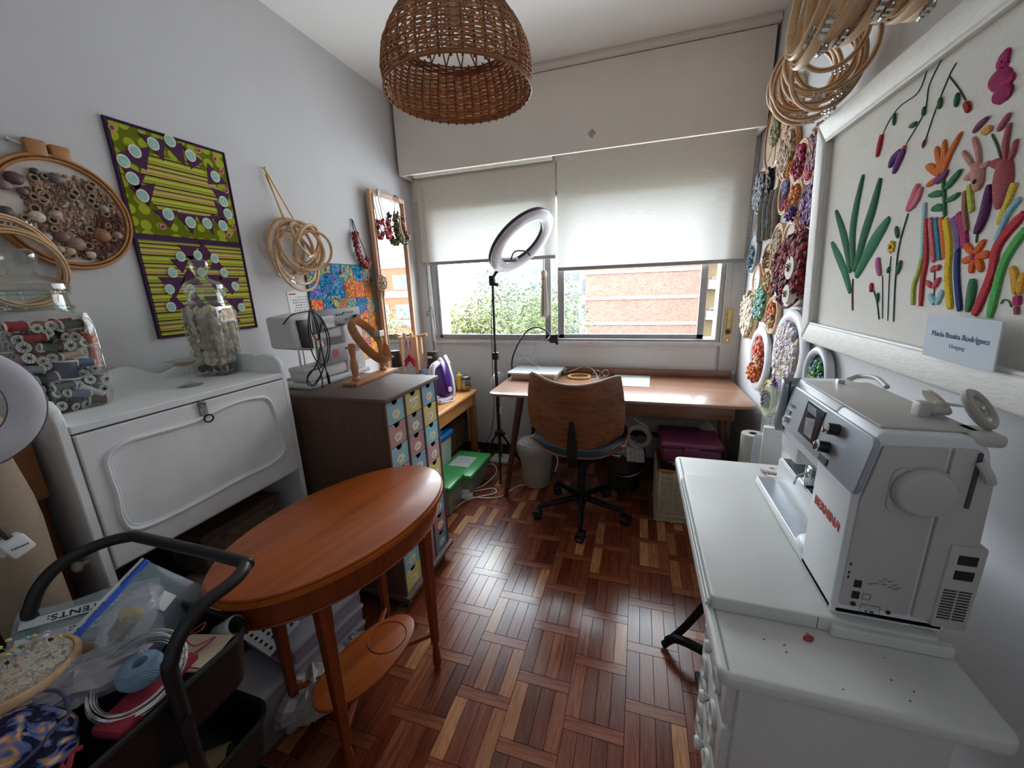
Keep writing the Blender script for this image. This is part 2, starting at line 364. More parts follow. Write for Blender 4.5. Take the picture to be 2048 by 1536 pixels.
def blind(x0,x1,zb,zt,y,label):
    t=T('roller_blind',label,'blind',((x0+x1)/2,y,zb)); h=(x1-x0)/2
    obj('fabric',grid(lambda u,v:(-h+2*h*u,.001*math.sin(9*u)*(1-v),.02+v*(zt-zb-.02)),24,14),BF,t,True)
    obj('bottom_bar',bevel(box(-h,h,-.006,.006,0,.026),.004),mat('#9d9a98',.5,var=.05),t,True)
    obj('roller',cyl((-h,.02,zt-zb),(h,.02,zt-zb),.022),mat('#d9d7d2',.5),t,True)
    obj('end_bracket',box(-h-.006,-h,-.01,.045,zt-zb-.03,zt-zb+.03),WHITEP,t); obj('end_bracket',box(h,h+.006,-.01,.045,zt-zb-.03,zt-zb+.03),WHITEP,t)
    return t
blind(-1.75,-.612,1.645,2.325,3.062,'cream roller blind over the left window sash beside the mirror')
b2=blind(-.595,.655,1.55,2.345,3.045,'wide cream roller blind hanging lower over the right window sash')
obj('blind_rail',join(bevel(box(-1.74,-.62,3.0,3.03,2.308,2.335),.003),bevel(box(-1.74,-.62,2.985,3.0,2.318,2.33),.003)),mat('#e6e8dd',.4),kind='structure').name='trim_3'
ch=[(.664,3.045,2.33),(.662,3.044,1.6),(.655,3.045,.86),(.66,3.04,.815),(.672,3.045,.86),(.674,3.046,1.6),(.672,3.046,2.33)]
obj('bead_chain',join(*[ell((p.x,p.y,p.z),(.0025,.0025,.003),6,4) for p in smooth(ch,40)]),mat('#e0ddd6',.4),label='white bead chain of the blind hanging by the window jamb',cat='blind chain',sm=True)
# ================= left wall =================
def LW(y,z,out=0): return (XL+out,y,z)
def fabric(cols,sc=40,r=.85,seedrnd=True,name='printed_cotton',kind='noise',bump=.2,sat=1):
    m,nt,b=nodes(name); L=nt.links.new; N=nt.nodes.new
    tc=N('ShaderNodeTexCoord'); oi=N('ShaderNodeObjectInfo'); ad=N('ShaderNodeVectorMath'); ad.operation='ADD'; ml=N('ShaderNodeMath'); ml.operation='MULTIPLY'; ml.inputs[1].default_value=53 if seedrnd else 0
    L(oi.outputs['Random'],ml.inputs[0]); L(tc.outputs['Object'],ad.inputs[0]); L(ml.outputs[0],ad.inputs[1])
    if kind=='voronoi':
        nz=N('ShaderNodeTexVoronoi'); nz.inputs['Scale'].default_value=sc; L(ad.outputs[0],nz.inputs['Vector']); sp=N('ShaderNodeSeparateColor'); L(nz.outputs['Color'],sp.inputs[0]); fac=sp.outputs[0]
    elif kind=='dist':
        nz=N('ShaderNodeTexVoronoi'); nz.inputs['Scale'].default_value=sc; L(ad.outputs[0],nz.inputs['Vector']); fac=nz.outputs['Distance']
    else:
        nz=N('ShaderNodeTexNoise'); nz.inputs['Scale'].default_value=sc; nz.inputs['Detail'].default_value=2; nz.inputs['Distortion'].default_value=1.5; L(ad.outputs[0],nz.inputs['Vector']); mr=N('ShaderNodeMapRange'); mr.inputs[1].default_value=.3; mr.inputs[2].default_value=.7; L(nz.outputs['Fac'],mr.inputs[0]); fac=mr.outputs[0]
    n=len(cols); c=ramp(nt,fac,[((i+ (0 if i==0 else 0))/n,cc) for i,cc in enumerate(cols)],'CONSTANT' if kind!='noise' else 'EASE')
    L(c,b.inputs['Base Color']); b.inputs['Roughness'].default_value=r; b.inputs['Specular IOR Level'].default_value=.2
    if bump:
        n2=N('ShaderNodeTexNoise'); n2.inputs['Scale'].default_value=300; L(tc.outputs['Object'],n2.inputs['Vector']); bp=N('ShaderNodeBump'); bp.inputs['Strength'].default_value=bump; bp.inputs['Distance'].default_value=.002; L(n2.outputs['Fac'],bp.inputs['Height']); L(bp.outputs[0],b.inputs['Normal'])
    return m
def stripes(cols,sc,axis=2,name='striped_cotton'):
    m,nt,b=nodes(name); L=nt.links.new; N=nt.nodes.new
    tc=N('ShaderNodeTexCoord'); sp=N('ShaderNodeSeparateXYZ'); L(tc.outputs['Object'],sp.inputs[0]); ml=N('ShaderNodeMath'); ml.operation='MULTIPLY'; ml.inputs[1].default_value=sc; L(sp.outputs[axis],ml.inputs[0]); fr=N('ShaderNodeMath'); fr.operation='FRACT'; L(ml.outputs[0],fr.inputs[0])
    n=len(cols); c=ramp(nt,fr.outputs[0],[(i/n,cc) for i,cc in enumerate(cols)],'CONSTANT'); L(c,b.inputs['Base Color']); b.inputs['Roughness'].default_value=.9; b.inputs['Specular IOR Level'].default_value=.15; return m
def hoopring(R,d=.012,t=.007,two=True,n=48):
    # wooden hoop lying in local xz plane, axis y
    g=ring(R,t/2,n,8,(0,-d/2,0),(0,1,0),h=d/2)
    if two: g=join(g,ring(R-t,t/2*.8,n,8,(0,-d/2,0),(0,1,0),h=d/2))
    return g
def clasp(R,d=.012,a=90,s=1):
    ca,sa=math.cos(math.radians(a)),math.sin(math.radians(a)); m=Matrix.Rotation(math.radians(90-a),4,'Y')
    g=join(box(-.008*s,-.003*s,-d*.85,-d*.15,R,R+.013*s),box(.003*s,.008*s,-d*.85,-d*.15,R,R+.013*s),cyl((-.016*s,-d/2,R+.008*s),(.014*s,-d/2,R+.008*s),.0022*s,n=8),cyl((.012*s,-d/2,R+.008*s),(.020*s,-d/2,R+.008*s),.005*s,n=10))
    return xf(g,m)
# --- large shell embroidery hoop
t=T('embroidery_hoop','large round hoop of shells and brown beads with wooden block clasp, left wall','embroidery hoop',LW(.882,1.735),90)
obj('ring',hoopring(.172,.022,.012,n=72),HOOPD,t,True)
obj('cloth',cyl((0,-.012,0),(0,-.008,0),.166,n=64),mat('#d3cabf',.95,var=.06,sc=60,bump=.4,bs=400),t)
obj('clasp_block',rbox(-.055,-.006,-.026,-.002,.165,.212,.006),HOOPD,t,True); obj('clasp_block',rbox(.002,.05,-.026,-.002,.165,.208,.006),HOOPD,t,True)
obj('clasp_screw',join(cyl((-.085,-.012,.196),(-.05,-.012,.19),.003,n=8),cyl((-.09,-.012,.197),(-.083,-.012,.1957),.007,n=10)),METAL,t,True)
rr=random.Random(3); gs=[]
for i in range(900):
    a=rr.uniform(0,2*PI); q=math.sqrt(rr.random()); x=.03+.125*q*math.cos(a); z=-.005+.128*q*math.sin(a)
    if math.hypot(x,z)>.15 : continue
    gs.append(ell((x,-.0125,z),(rr.uniform(.003,.008),.003+.004*rr.random(),rr.uniform(.003,.008)),6,4,.5,i))
obj('lace_ground',join(*gs),mat('#8a6a57',.9,isl=.45,var=.2,c2='#a98a72'),t,kind='stuff')
gs=[]
for i in range(160):
    a=rr.uniform(-1.5,.15); q=rr.uniform(.075,.148); gs.append(ell((q*math.cos(a),-.018,q*math.sin(a)),(.007,.006,.006),6,4,.6,i))
obj('ruffle',join(*gs),mat('#6b4336',.95,isl=.3),t,kind='stuff')
for i in range(34):
    a=rr.uniform(0,2*PI); q=math.sqrt(rr.random())*.14; x=q*math.cos(a)+.008; z=q*math.sin(a); s=rr.uniform(.007,.013)
    obj('beaded_ring',join(ring(s,.0028,14,6,(x,-.019,z),(0,1,0),h=.004),cyl((x,-.016,z),(x,-.0195,z),s*.8,n=12)),[mat('#a38c76',.7,var=.2,sc=200),mat('#33201a',.8)],t,True,idx=[0]*(14*6)+[1]*14)
for (x,z,s,c) in [(-.10,.085,.022,'#5d3c42'),(-.125,.06,.016,'#92767a'),(-.09,.05,.014,'#7a5a5a'),(-.075,-.02,.02,'#cbbfb2'),(-.03,-.008,.018,'#b59a90'),(-.10,-.05,.015,'#6e4a38'),(-.07,-.08,.016,'#a99a92'),(-.045,-.115,.013,'#b8ac9f'),(0,-.095,.026,'#8b7068'),(-.02,-.12,.014,'#c0ab86'),(.03,-.128,.015,'#c9beb0'),(-.03,-.075,.02,'#7d5d55'),(.075,-.06,.028,'#8a5730'),(.12,-.055,.016,'#9c8078'),(-.005,.105,.02,'#6c5f60'),(-.05,.115,.012,'#4c4648'),(.055,-.135,.01,'#4c4a48'),(-.14,-.015,.018,'#4b4645'),(-.155,.03,.012,'#585352'),(.1,.03,.016,'#9b8a7c')]:
    obj('shell',ell((x,-.02,z),(s,.010,s*.85),12,8,.12),mat(c,.45,var=.25,sc=120,bump=.3,bs=300),t,True)
# --- hoops hanging at the far left, cut by the frame
rr=random.Random(5)
for i,(R,y,z,o,tw) in enumerate([(.135,.705,1.565,.03,8),(.12,.70,1.555,.05,-6),(.128,.69,1.575,.07,12),(.11,.70,1.55,.088,4)]):
    t=T('embroidery_hoop','pale bare wooden hoop in the bunch hanging behind the spool jar','embroidery hoop',LW(y,z,o),90+tw,'bare hoops behind the spool jar')
    obj('ring',hoopring(R,.014,.008),HOOPW,t,True); obj('clasp',clasp(R,.014,60+20*i),METAL,t)
# --- green and purple quilted hanging
q=T('quilted_hanging','green and purple star quilt hanging on the left wall','quilt',LW(1.06,1.298),90)
QW,QH=.43,.785
PUR=mat('#3f1c47',.9,var=.1,sc=60,bump=.3); 
def dots(c1,c2,c3,sc):
    m,nt,b=nodes('dotted_cotton'); L=nt.links.new; N=nt.nodes.new; tc=N('ShaderNodeTexCoord'); mp=N('ShaderNodeMapping'); mp.inputs['Scale'].default_value=(1,0,1); L(tc.outputs['Object'],mp.inputs[0]); v=N('ShaderNodeTexVoronoi'); v.inputs['Scale'].default_value=sc; v.inputs['Randomness'].default_value=.4; L(mp.outputs[0],v.inputs['Vector'])
    c=ramp(nt,v.outputs['Distance'],[(0,c2),(.42,c2),(.47,c1)]); L(c,b.inputs['Base Color']); b.inputs['Roughness'].default_value=.9; b.inputs['Specular IOR Level'].default_value=.15; return m
GD=dots('#6a7016','#a5ae30','#b04860',21); ST=stripes(['#8a9a2a','#b9c040','#d3c056','#93a834','#3a2a2a','#c4ae44','#b9806a','#c9c45a','#a0b444','#7a3a60','#c9b84c','#a9b83c','#44302c','#bfa85a'],13.5); TEAL=mat('#9cc4bc',.9,var=.2,sc=150); CREAM=mat('#d9d9c8',.9)
PATP=mat('#4a1c48',.9,var=.1,sc=50)
obj('batting',box(0,QW,-.006,0,0,QH),PUR,q)
obj('binding',tube([(0,-.006,0),(QW,-.006,0),(QW,-.006,QH),(0,-.006,QH)],.006,6,True),PUR,q,True)
obj('green_block',bevel(box(.008,QW-.008,-.010,-.004,.398,QH-.008),.002,1),GD,q)
obj('striped_block',bevel(box(.008,QW-.008,-.010,-.004,.008,.376),.002,1),ST,q)
def tri(pts,m,d=-.0125,n='patch'): obj(n,ext(pts,d,-.009),m,q)
def disc(x,z,r=.021,s=1):
    o=obj('medallion',join(ext(circ(x,z,r,r*1.12,14),-.0138,-.010),ext(circ(x,z,r*.72,r*.8,12),-.0148,-.0136)),[CREAM,TEAL],q,idx=[0]*16+[1]*14)
cx,cz=QW/2,.592
star=[(cx-.075,cz+.15),(cx+.03,cz+.165)]
tri([(cx-.17,cz-.02),(cx-.1,cz+.105),(cx+.09,cz+.105),(cx+.18,cz+.0),(cx+.1,cz-.11),(cx-.1,cz-.105)],ST,-.0115)
for pts in [[(-.2,.08),(-.09,.13),(-.12,.04)],[(-.12,.17),(-.03,.17),(-.05,.09)],[(-.03,.155),(.035,.18),(.03,.09)],[(.04,.17),(.11,.13),(.05,.085)],[(.13,.13),(.2,.06),(.11,.04)],[(-.205,.05),(-.13,.02),(-.17,-.05)],[(-.19,-.03),(-.1,.0),(-.14,-.09)],[(.12,.03),(.2,.02),(.17,-.07)],[(.12,-.02),(.2,-.06),(.14,-.11)],[(-.13,-.1),(-.04,-.09),(-.08,-.16)],[(-.05,-.1),(.03,-.1),(0,-.175)],[(.03,-.1),(.1,-.09),(.09,-.17)],[(.09,-.08),(.17,-.1),(.15,-.16)]]:
    tri([(cx+a,cz+b) for a,b in pts],PATP)
for a,b in [(-.145,.10),(-.075,.145),(-.01,.175),(.06,.14),(.15,.08),(-.175,-.0),(-.155,-.055),(.165,-.02),(.175,-.07),(-.08,-.11),(.0,-.13),(.07,-.125),(.14,-.125),(-.19,.055)]: disc(cx+a,cz+b)
for a,b in [(.1,.17),(.165,.155),(.185,.11),(.19,-.13),(.16,-.165),(-.11,-.16),(-.2,.16),(.19,.03)]:
    obj('flower_spot',join(ext(circ(cx+a,cz+b,.011,.012,10),-.0128,-.010),ext(circ(cx+a,cz+b,.006,.007,8),-.0136,-.0127)),[mat('#d58b94',.9),mat('#8c1f3c',.9)],q,idx=[0]*12+[1]*10)
cz=.19
for a,b,r in [(-.03,.155,.04),(.03,.155,.04),(-.075,.1,.035),(0,.11,.045),(.075,.1,.035),(-.12,.02,.05),(-.05,.04,.045),(.05,.035,.045),(.12,.02,.05),(-.13,-.06,.04),(-.05,-.06,.05),(.04,-.06,.05),(.13,-.07,.045),(0,-.13,.04),(-.09,-.14,.035),(.1,-.14,.035)]:
    tri([(cx+a-r,cz+b+r*.55),(cx+a+r,cz+b+r*.55),(cx+a,cz+b-r)] if (a*50)%2<1 else [(cx+a-r,cz+b-r*.55),(cx+a+r,cz+b-r*.55),(cx+a,cz+b+r)],PATP)
for a,b in [(-.07,.13),(0,.14),(.07,.13),(-.115,.065),(.0,.07),(.1,.07),(-.14,.0),(.14,.01),(-.06,.0),(.07,-.02),(-.15,-.07),(.15,-.09),(-.09,-.1),(.03,-.1),(.1,-.12),(-.03,-.16)]: disc(cx+a,cz+b,.018)
# --- bunch of hoops on a yellow cord
t=T('cord_hanger','yellow cord hanging from a nail with the bunch of hoops','cord',LW(1.692,2.07),90)
obj('cord',join(tube(smooth([(0,-.012,0),(.01,-.03,-.1),(.03,-.05,-.24),(.045,-.055,-.30)],6),.003,6),tube(smooth([(0,-.012,0),(.045,-.04,-.13),(.09,-.075,-.27),(.085,-.09,-.32),(.06,-.06,-.33)],6),.003,6),tube(smooth([(.0,-.012,-.03),(.03,-.03,-.16),(.05,-.05,-.27)],6),.0026,6)),mat('#d9a62e',.7),t,True)
obj('nail',cyl((0,0,0),(0,-.02,.003),.003,n=8),METAL,t)
rr=random.Random(21); HB=[(.165,.075,-.375,.02,0,0),(.15,.03,-.39,.035,10,6),(.14,.10,-.365,.045,-12,10),(.155,.06,-.43,.055,6,-10),(.13,.09,-.385,.07,-18,4),(.135,.12,-.375,.085,14,18),(.145,.075,-.37,.095,-8,-14),(.12,.10,-.36,.108,16,22),(.11,.13,-.39,.12,-20,12),(.16,.06,-.46,.065,4,-6),(.1,.08,-.34,.1,20,-20)]
for i,(R,x,z,o,tw,ti) in enumerate(HB):
    R*=.92
    t=T('embroidery_hoop','pale bare wooden hoop in the bunch hung from the yellow cord','embroidery hoop',(XL+o,1.692+x,2.07+z),0,'bare hoops on the yellow cord',rotm=(math.radians(ti),0,math.radians(90+tw)))
    obj('ring',hoopring(R,.011,.0065),HOOPW,t,True); obj('clasp',clasp(R,.011,rr.choice([-60,-100,200,240,30,-30])),METAL,t)
# --- colourful patchwork quilt
q=T('patchwork_quilt','multicoloured batik patchwork quilt pinned behind the mirror','quilt',LW(1.855,.99),90)
QW,QH=.60,.635
PAL=[['#123f9a','#1f8fb0','#1a1f6e','#3fb0c0','#8b2a96'],['#d8531f','#e9a12b','#c72f3f','#3f8a5c','#e36f2a'],['#274a9c','#51b0b8','#3b2a78','#a8c65a','#d8417a'],['#c92f6b','#e8b13a','#e3672a','#f0d060','#7a2f8a'],['#1f6f5c','#5fae7a','#2a57a8','#c9c24f','#123a6a'],['#b63a2a','#e07a2a','#d24a66','#f0b040','#7a1f3f']]
FM=[fabric(p,17,kind='noise') for p in PAL]+[fabric(p,30,kind='noise') for p in PAL]
obj('backing',box(0,QW,-.004,0,0,QH),mat('#b0402a',.9),q); 
obj('quilt_edge',tube([(0,-.004,0),(QW,-.004,0),(QW,-.004,QH),(0,-.004,QH)],.005,6,True),mat('#2c6e5a',.9),q,True)
rr=random.Random(4)
for i in range(6):
    for j in range(6):
        x0=i*QW/6;z0=j*QH/6
        obj('patch',bevel(box(x0+.001,x0+QW/6-.001,-.0085,-.003,z0+.001,z0+QH/6-.001),.0015,1),FM[rr.choice([0,2,4,6,8,10,0,2,8,1,3,5,7,9,11])],q)
for x,z,R,a0,m in [(.17,.50,.085,0,FM[0]),(.41,.47,.1,90,FM[1]),(.22,.44,.07,180,FM[2]),(.42,.30,.08,270,FM[5]),(.33,.55,.07,60,FM[4]),(.28,.3,.06,0,FM[3])]:
    obj('petal_applique',ext(circ(x,z,R,R*.95,14,a0,a0+120)+[(x,z)],-.0105,-.008),m,q)
# --- wall calendar
t=T('wall_calendar','white sheet calendar pinned above the small sewing machine','calendar',LW(1.712,1.325),90,rotm=(0,math.radians(-1.5),math.radians(90)))
obj('sheet',box(0,.2,-.002,0,0,.14),mat('#e6e6e4',.8,var=.02),t)
obj('heading',box(.012,.06,-.0026,-.0018,.122,.128),mat('#c8604f',.8),t)
text('heading_text','SEPTIEMBRE',.008,mat('#b5483a',.8),t,(.035,-.0028,.125),(PI/2,0,0))
for i in range(7): text('date_row','  '.join(str(1+(i*9+k)%30) for k in range(9)),.0105,mat('#3a3a40',.8),t,(.1,-.0024,.106-.0145*i),(PI/2,0,0))
# --- mirror
t=T('wall_mirror','tall narrow mirror in a pale wooden frame leaning by the window','mirror',(XL+.03,2.675,.585),90)
MH=1.545
def frame(w,h,fw,d): 
    o=[]; 
    for a,b,c,e in ((0,fw,0,h),(w-fw,w,0,h),(fw,w-fw,0,fw),(fw,w-fw,h-fw,h)): o.append(bevel(box(a,b,-d,0,c,e),.004))
    return o
MF=wood('#b98a66','#d0a582','z',.4,14,'mirror_frame_wood')
for g in frame(.43,MH,.032,.03): obj('frame_rail',mv(g,-.215,0,0),MF,t,True)
for g in frame(.385,MH-.05,.008,.036): obj('frame_bead',mv(g,-.1925,0,.025),MF,t,True)
m,nt,b=nodes('mirror_glass'); b.inputs['Metallic'].default_value=1; b.inputs['Roughness'].default_value=.01; b.inputs['Base Color'].default_value=(.93,.95,.95,1)
obj('mirror_glass',box(-.185,.185,-.018,-.012,.03,MH-.03),m,t)
def fluff(pts,r,cols,n,s,seed,name,parent,m=None):
    rr=random.Random(seed); P=smooth(pts,8); gs=[]
    for i in range(n):
        p=P[int(rr.random()*(len(P)-1))]; d=Vector((rr.gauss(0,1),rr.gauss(0,1),rr.gauss(0,1))).normalized()*r*rr.uniform(.5,1.05)
        k=s*rr.uniform(.6,1.3); gs.append(ell(tuple(p+d),(k,k*rr.uniform(.5,1),k),6,4,.5,i))
    return obj(name,join(*gs),m,parent,kind='stuff')
def multi(cols,r=.6,name='thread_mix',sheen=0):
    key=('mi',tuple(cols),r)
    if key in MC: return MC[key]
    m,nt,b=nodes(name); L=nt.links.new; g=nt.nodes.new('ShaderNodeNewGeometry'); n=len(cols); c=ramp(nt,g.outputs['Random Per Island'],[(i/n,cc) for i,cc in enumerate(cols)],'CONSTANT'); L(c,b.inputs['Base Color']); b.inputs['Roughness'].default_value=r; MC[key]=m; return m
# necklaces (local frame of left wall)
t=T('necklace','crimson and orange beaded crescent necklace on black cords beside the mirror','necklace',LW(2.315,1.915),90)
obj('cord',join(tube([(0,-.008,0),(-.005,-.012,-.05),(0,-.02,-.085)],.003,6),tube(smooth([(.003,-.008,0),(.03,-.012,-.08),(.07,-.02,-.18),(.085,-.02,-.235)],5),.003,6)),BLACK,t,True)
fluff([(0,-.025,-.085),(-.02,-.028,-.15),(.0,-.03,-.22),(.035,-.03,-.275),(.08,-.025,-.29),(.09,-.025,-.24)],.02,None,420,.007,1,'beadwork',t,multi(['#6d0d33','#8c1238','#4f0c3f','#b23a1c','#7a1030','#c8692a'],.35))
obj('hook',cyl((0,0,.003),(0,-.015,.005),.003,n=8),METAL,t)
t=T('necklace','white ribbon necklace with magenta fringe draped over the mirror','necklace',(XL+.066,2.555,2.13),90)
obj('ribbon',join(tube(smooth([(.0,.02,.008),(0,0,.006),(-.01,-.004,-.06),(.01,-.006,-.16),(.02,-.006,-.22)],6),.009,8,flat=.25),tube(smooth([(.015,.02,.008),(.015,0,.006),(.02,-.004,-.08),(.05,-.006,-.15),(.06,-.006,-.19)],6),.006,8,flat=.3)),mat('#d8d2c4',.8),t,True)
fluff([(.0,-.01,-.2),(.02,-.016,-.28),(.05,-.016,-.3),(.075,-.012,-.25),(.062,-.01,-.18)],.016,None,240,.008,2,'fringe',t,multi(['#b5143f','#c92a52','#8f0f35','#d8cfc8'],.8))
obj('white_button',cyl((-.03,-.014,-.25),(-.03,-.024,-.25),.022,n=20),mat('#d9d6cf',.5),t,True)
t=T('necklace','mossy green and amber ruffled loop necklace on the mirror top rail','necklace',(XL+.066,2.775,2.125),90)
obj('cord',join(*[tube(smooth([(a,.02,.012),(a,-.002,.01),(a+b,-.006,-.06),(a+b*1.4,-.008,-.12)],5),.0022,6) for a,b in ((-.01,-.03),(0,-.012),(.01,.012),(.015,.035))]),mat('#a8743a',.6),t,True)
fluff([(-.05,-.014,-.12),(-.055,-.018,-.22),(-.02,-.022,-.3),(.04,-.022,-.31),(.075,-.022,-.26)],.02,None,330,.009,4,'ruffle',t,multi(['#4c4a2a','#6a6238','#7b6a48','#3b3a28','#8a8a70'],.5))
fluff([(.03,-.016,-.13),(.03,-.02,-.2),(.06,-.024,-.26),(.085,-.024,-.24)],.018,None,180,.008,5,'amber_beads',t,multi(['#a85a22','#8a4a1c','#b97a3a','#6d5a2c'],.4))
obj('loop_band',tube(smooth([(-.03,-.03,-.13),(-.035,-.034,-.22),(0,-.034,-.29)],6),.007,8),mat('#cfc4a4',.7),t,True)
t=T('crochet_flower','beige crocheted flower hung on the mirror edge','ornament',(XL+.068,2.47,1.42),90)
rr=random.Random(8); gs=[]
for i in range(8):
    a=2*PI*i/8; gs.append(ring(.019,.005,16,6,(.035*math.cos(a),-.006,.085+.035*math.sin(a)),(0,1,.1)))
gs.append(ring(.016,.007,16,6,(0,-.012,.085),(0,1,0))); gs.append(tube(smooth([(0,-.006,.045),(.006,-.008,.02),(-.004,-.006,-.02)],5),.007,6))
obj('petals',join(*gs),mat('#a2886a',.95,var=.35,sc=90,bump=.5),t,True)
obj('center_button',ell((0,-.02,.085),(.011,.007,.011),12,8),mat('#8d5a7c',.4),t,True)
# hook wire by window
obj('wire_hook',tube(smooth([(0,0,0),(-.002,-.02,-.035),(.02,-.03,-.04),(.03,-.03,.0),(.05,-.02,.03),(.06,-.01,-.1),(.07,0,-.3)],5),.0025,6),mat('#3a4048',.5,.5),loc=(-1.745,3.06,1.27),label='bent dark wire hook hanging left of the window',cat='wire hook',sm=True)
t=T('pull_cords','white blind pull cords hanging at the left window edge','cords',(-1.715,3.06,.86))
for i in range(3): obj('cord',tube(smooth([(.004+.012*i,0,1.45),(.002+.012*i,-.004,.8),(.02+.01*i,-.002,0)],6),.0022,6),mat('#e4e2de',.7),t,True)
# ================= white secretary desk =================
WPT=mat('#eef0f0',.5,var=.04,sc=9,bump=.08,bs=90,name='white_paint')
s=T('secretary_desk','white painted fall-front secretary desk with scalloped gallery under the green quilt','desk',(-1.38,.53,0),90)
def side(x0,x1): return bevel(ext([(0,0),(0,1.145),(.008,1.185),(.03,1.208),(.09,1.216),(.125,1.209),(.15,1.218),(.43,1.222),(.43,0)],x0,x1,'yz'),.003,1)
obj('side_panel',side(0,.022),WPT,s,True); obj('side_panel',side(.668,.69),WPT,s,True)
obj('top_board',bevel(box(.022,.668,-.002,.42,1.118,1.14),.003),WPT,s)
gal=[(.022,1.14)]+[(.022+.646*i/30,1.19+.022*math.cos(2*PI*i/15)*(1 if i<=15 else 1)+.006*math.sin(2*PI*i/7.5)) for i in range(31)]+[(.668,1.14)]
obj('gallery_back',ext(gal,.405,.42),WPT,s)
fp=obj('fall_front',bevel(box(.026,.664,-.004,.016,.715,1.113),.003),WPT,s)
mo=[(0.074,1.033),(0.117,1.059),(0.185,1.059),(0.297,1.056),(0.418,1.075),(0.514,1.075),(0.583,1.049),(0.605,0.939),(0.613,0.846),(0.591,0.811),(0.529,0.795),(0.414,0.797),(0.270,0.790),(0.151,0.789),(0.083,0.804),(0.065,0.852),(0.070,0.919),(0.068,0.980)]
obj('moulding',tube(smooth([(x,-.004,z) for x,z in mo],6,True),.009,8,True,flat=.8),WPT,fp,True)
obj('inner_moulding',tube(smooth([((x-.34)*.965+.34,-.003,(z-.93)*.94+.93) for x,z in mo],6,True),.003,6,True),WPT,fp,True)
kp=obj('escutcheon',join(ext(rpoly(.328,.352,1.065,1.118,.01),-.011,-.003),ring(.008,.003,14,6,(.34,-.011,1.105),(0,1,0))),mat('#8d9288',.5,.4,var=.3,sc=60),fp,True)
obj('ring_pull',ring(.013,.0022,24,6,(.346,-.016,1.055),(.25,1,.1)),mat('#33343a',.3,.8),fp,True)
obj('back_panel',box(.022,.668,.415,.425,.1,1.12),mat('#5a544e',.8),s)
obj('inner_shelf',box(.022,.668,.02,.415,.70,.715),WPT,s); obj('lower_shelf',box(.022,.668,.02,.415,.28,.298),WPT,s)
obj('side_knob',join(cyl((-.018,.06,.745),(0,.06,.745),.006,n=12),ell((-.024,.06,.745),(.012,.015,.015),14,10)),mat('#c7c3ba',.4),s,True)
# things stored under the secretary
FABR=mat('#b3a48f',.95,var=.1,sc=40)
t=T('fabric_roll','beige rolled fabric lying on the shelf under the secretary flap','fabric roll',(-1.56,.60,.298)); 
obj('roll',tube([(0,0,.07),(0,.5,.07)],.068,20),FABR,t,True); obj('roll_end',ring(.035,.012,20,6,(0,-.003,.07),(0,1,0)),FABR,t)
t=T('storage_box','dark brown lidded box on the shelf under the secretary','box',(-1.56,.98,.445)); obj('body',rbox(-.1,.1,-.16,.16,0,.14,.01),mat('#6a5a4a',.8,var=.3,sc=30),t); obj('lid',rbox(-.104,.104,-.164,.164,.14,.17,.006),mat('#5a473a',.7),t)
t=T('cardboard_box','small white cardboard drawer box beneath the secretary flap','box',(-1.40,.70,.298)); obj('body',rbox(-.05,.05,-.12,.12,0,.1,.004),mat('#b8b2a8',.8),t); obj('finger_hole',cyl((.0495,-.05,.06),(.051,-.05,.06),.008,n=12),BLACK,t)
# ================= glass jars =================
JG=glass('#f6faf7',.02,1.0,'jar_glass',1.5,1.2,(.28,.36,.31))
def sq(a,p=.14):
    c,s_=abs(math.cos(a)),abs(math.sin(a)); return 1/((c**8+s_**8)**(1/8))
def jar(name,label,loc,rz,h,R,hb):
    t=T(name,label,'jar',loc,rz)
    pr=[(0,.004),(R*.93,.004),(R,.02),(R*1.0,hb-.03)]
    obj('body',lathe([(0,.003),(R*.92,.003),(R*.99,.016),(R,.04),(R*1.01,hb-.04),(R*.93,hb-.006)],48,poly=sq),JG,t,True)
    obj('neck',lathe([(R*.93,hb-.006),(R*.86,hb+.006),(R*.84,hb+.05)],48),JG,t,True)
    obj('rim',join(ring(R*.87,.006,40,8,(0,0,hb+.012)),ring(R*.87,.006,40,8,(0,0,hb+.055))),JG,t,True)
    l=obj('lid',lathe([(R*.90,hb+.060),(R*.98,hb+.064),(R*.96,hb+.078),(R*.75,hb+.092),(R*.35,hb+.104),(R*.28,hb+.112),(R*.42,hb+.14),(R*.46,hb+.158),(R*.38,hb+.172),(0,hb+.174)],40),JG,t,True)
    return t
jar('glass_jar','big square glass jar packed with thread spools on the white secretary','',0,0,0,0) if 0 else None
jar('glass_jar','big square glass jar full of thread spools standing on the secretary',(-1.635,.662,1.14),0,.45,.088,.285)
jar('glass_jar','square glass jar filled with white seashells standing on the secretary',(-1.647,1.151,1.14),22,.42,.070,.28)
SPW=mat('#dcd6cf',.5)
def spool(loc,d,c,R=.0115,ln=.05,lab=None):
    u,v,w_=basis(d); m=Matrix((u,v,w_)).transposed()
    t=T('thread_spool',lab,'thread spool',loc,0,'thread spools inside the glass jar',rotm=m.to_euler())
    h=ln/2; thr=obj('thread',cyl((0,0,-h+.004),(0,0,h-.004),R,n=14),mat(c,.55,var=.12,sc=60,stretch=(1,1,8)),t,True)
    for s_ in (-1,1):
        cp=obj('spool_end',join(cyl((0,0,s_*(h-.004)),(0,0,s_*h),R*1.12,n=14)),SPW,t,True)
        obj('spool_hole',join(cyl((0,0,s_*h*.999),(0,0,s_*(h+.0006)),R*.42,n=10),*[rot(box(R*.5,R*.9,-.0007,.0007,s_*(h+.0002)-.0004,s_*(h+.0002)+.0004),'Z',a) for a in range(0,360,45)]),mat('#2b2a2c',.6),cp)
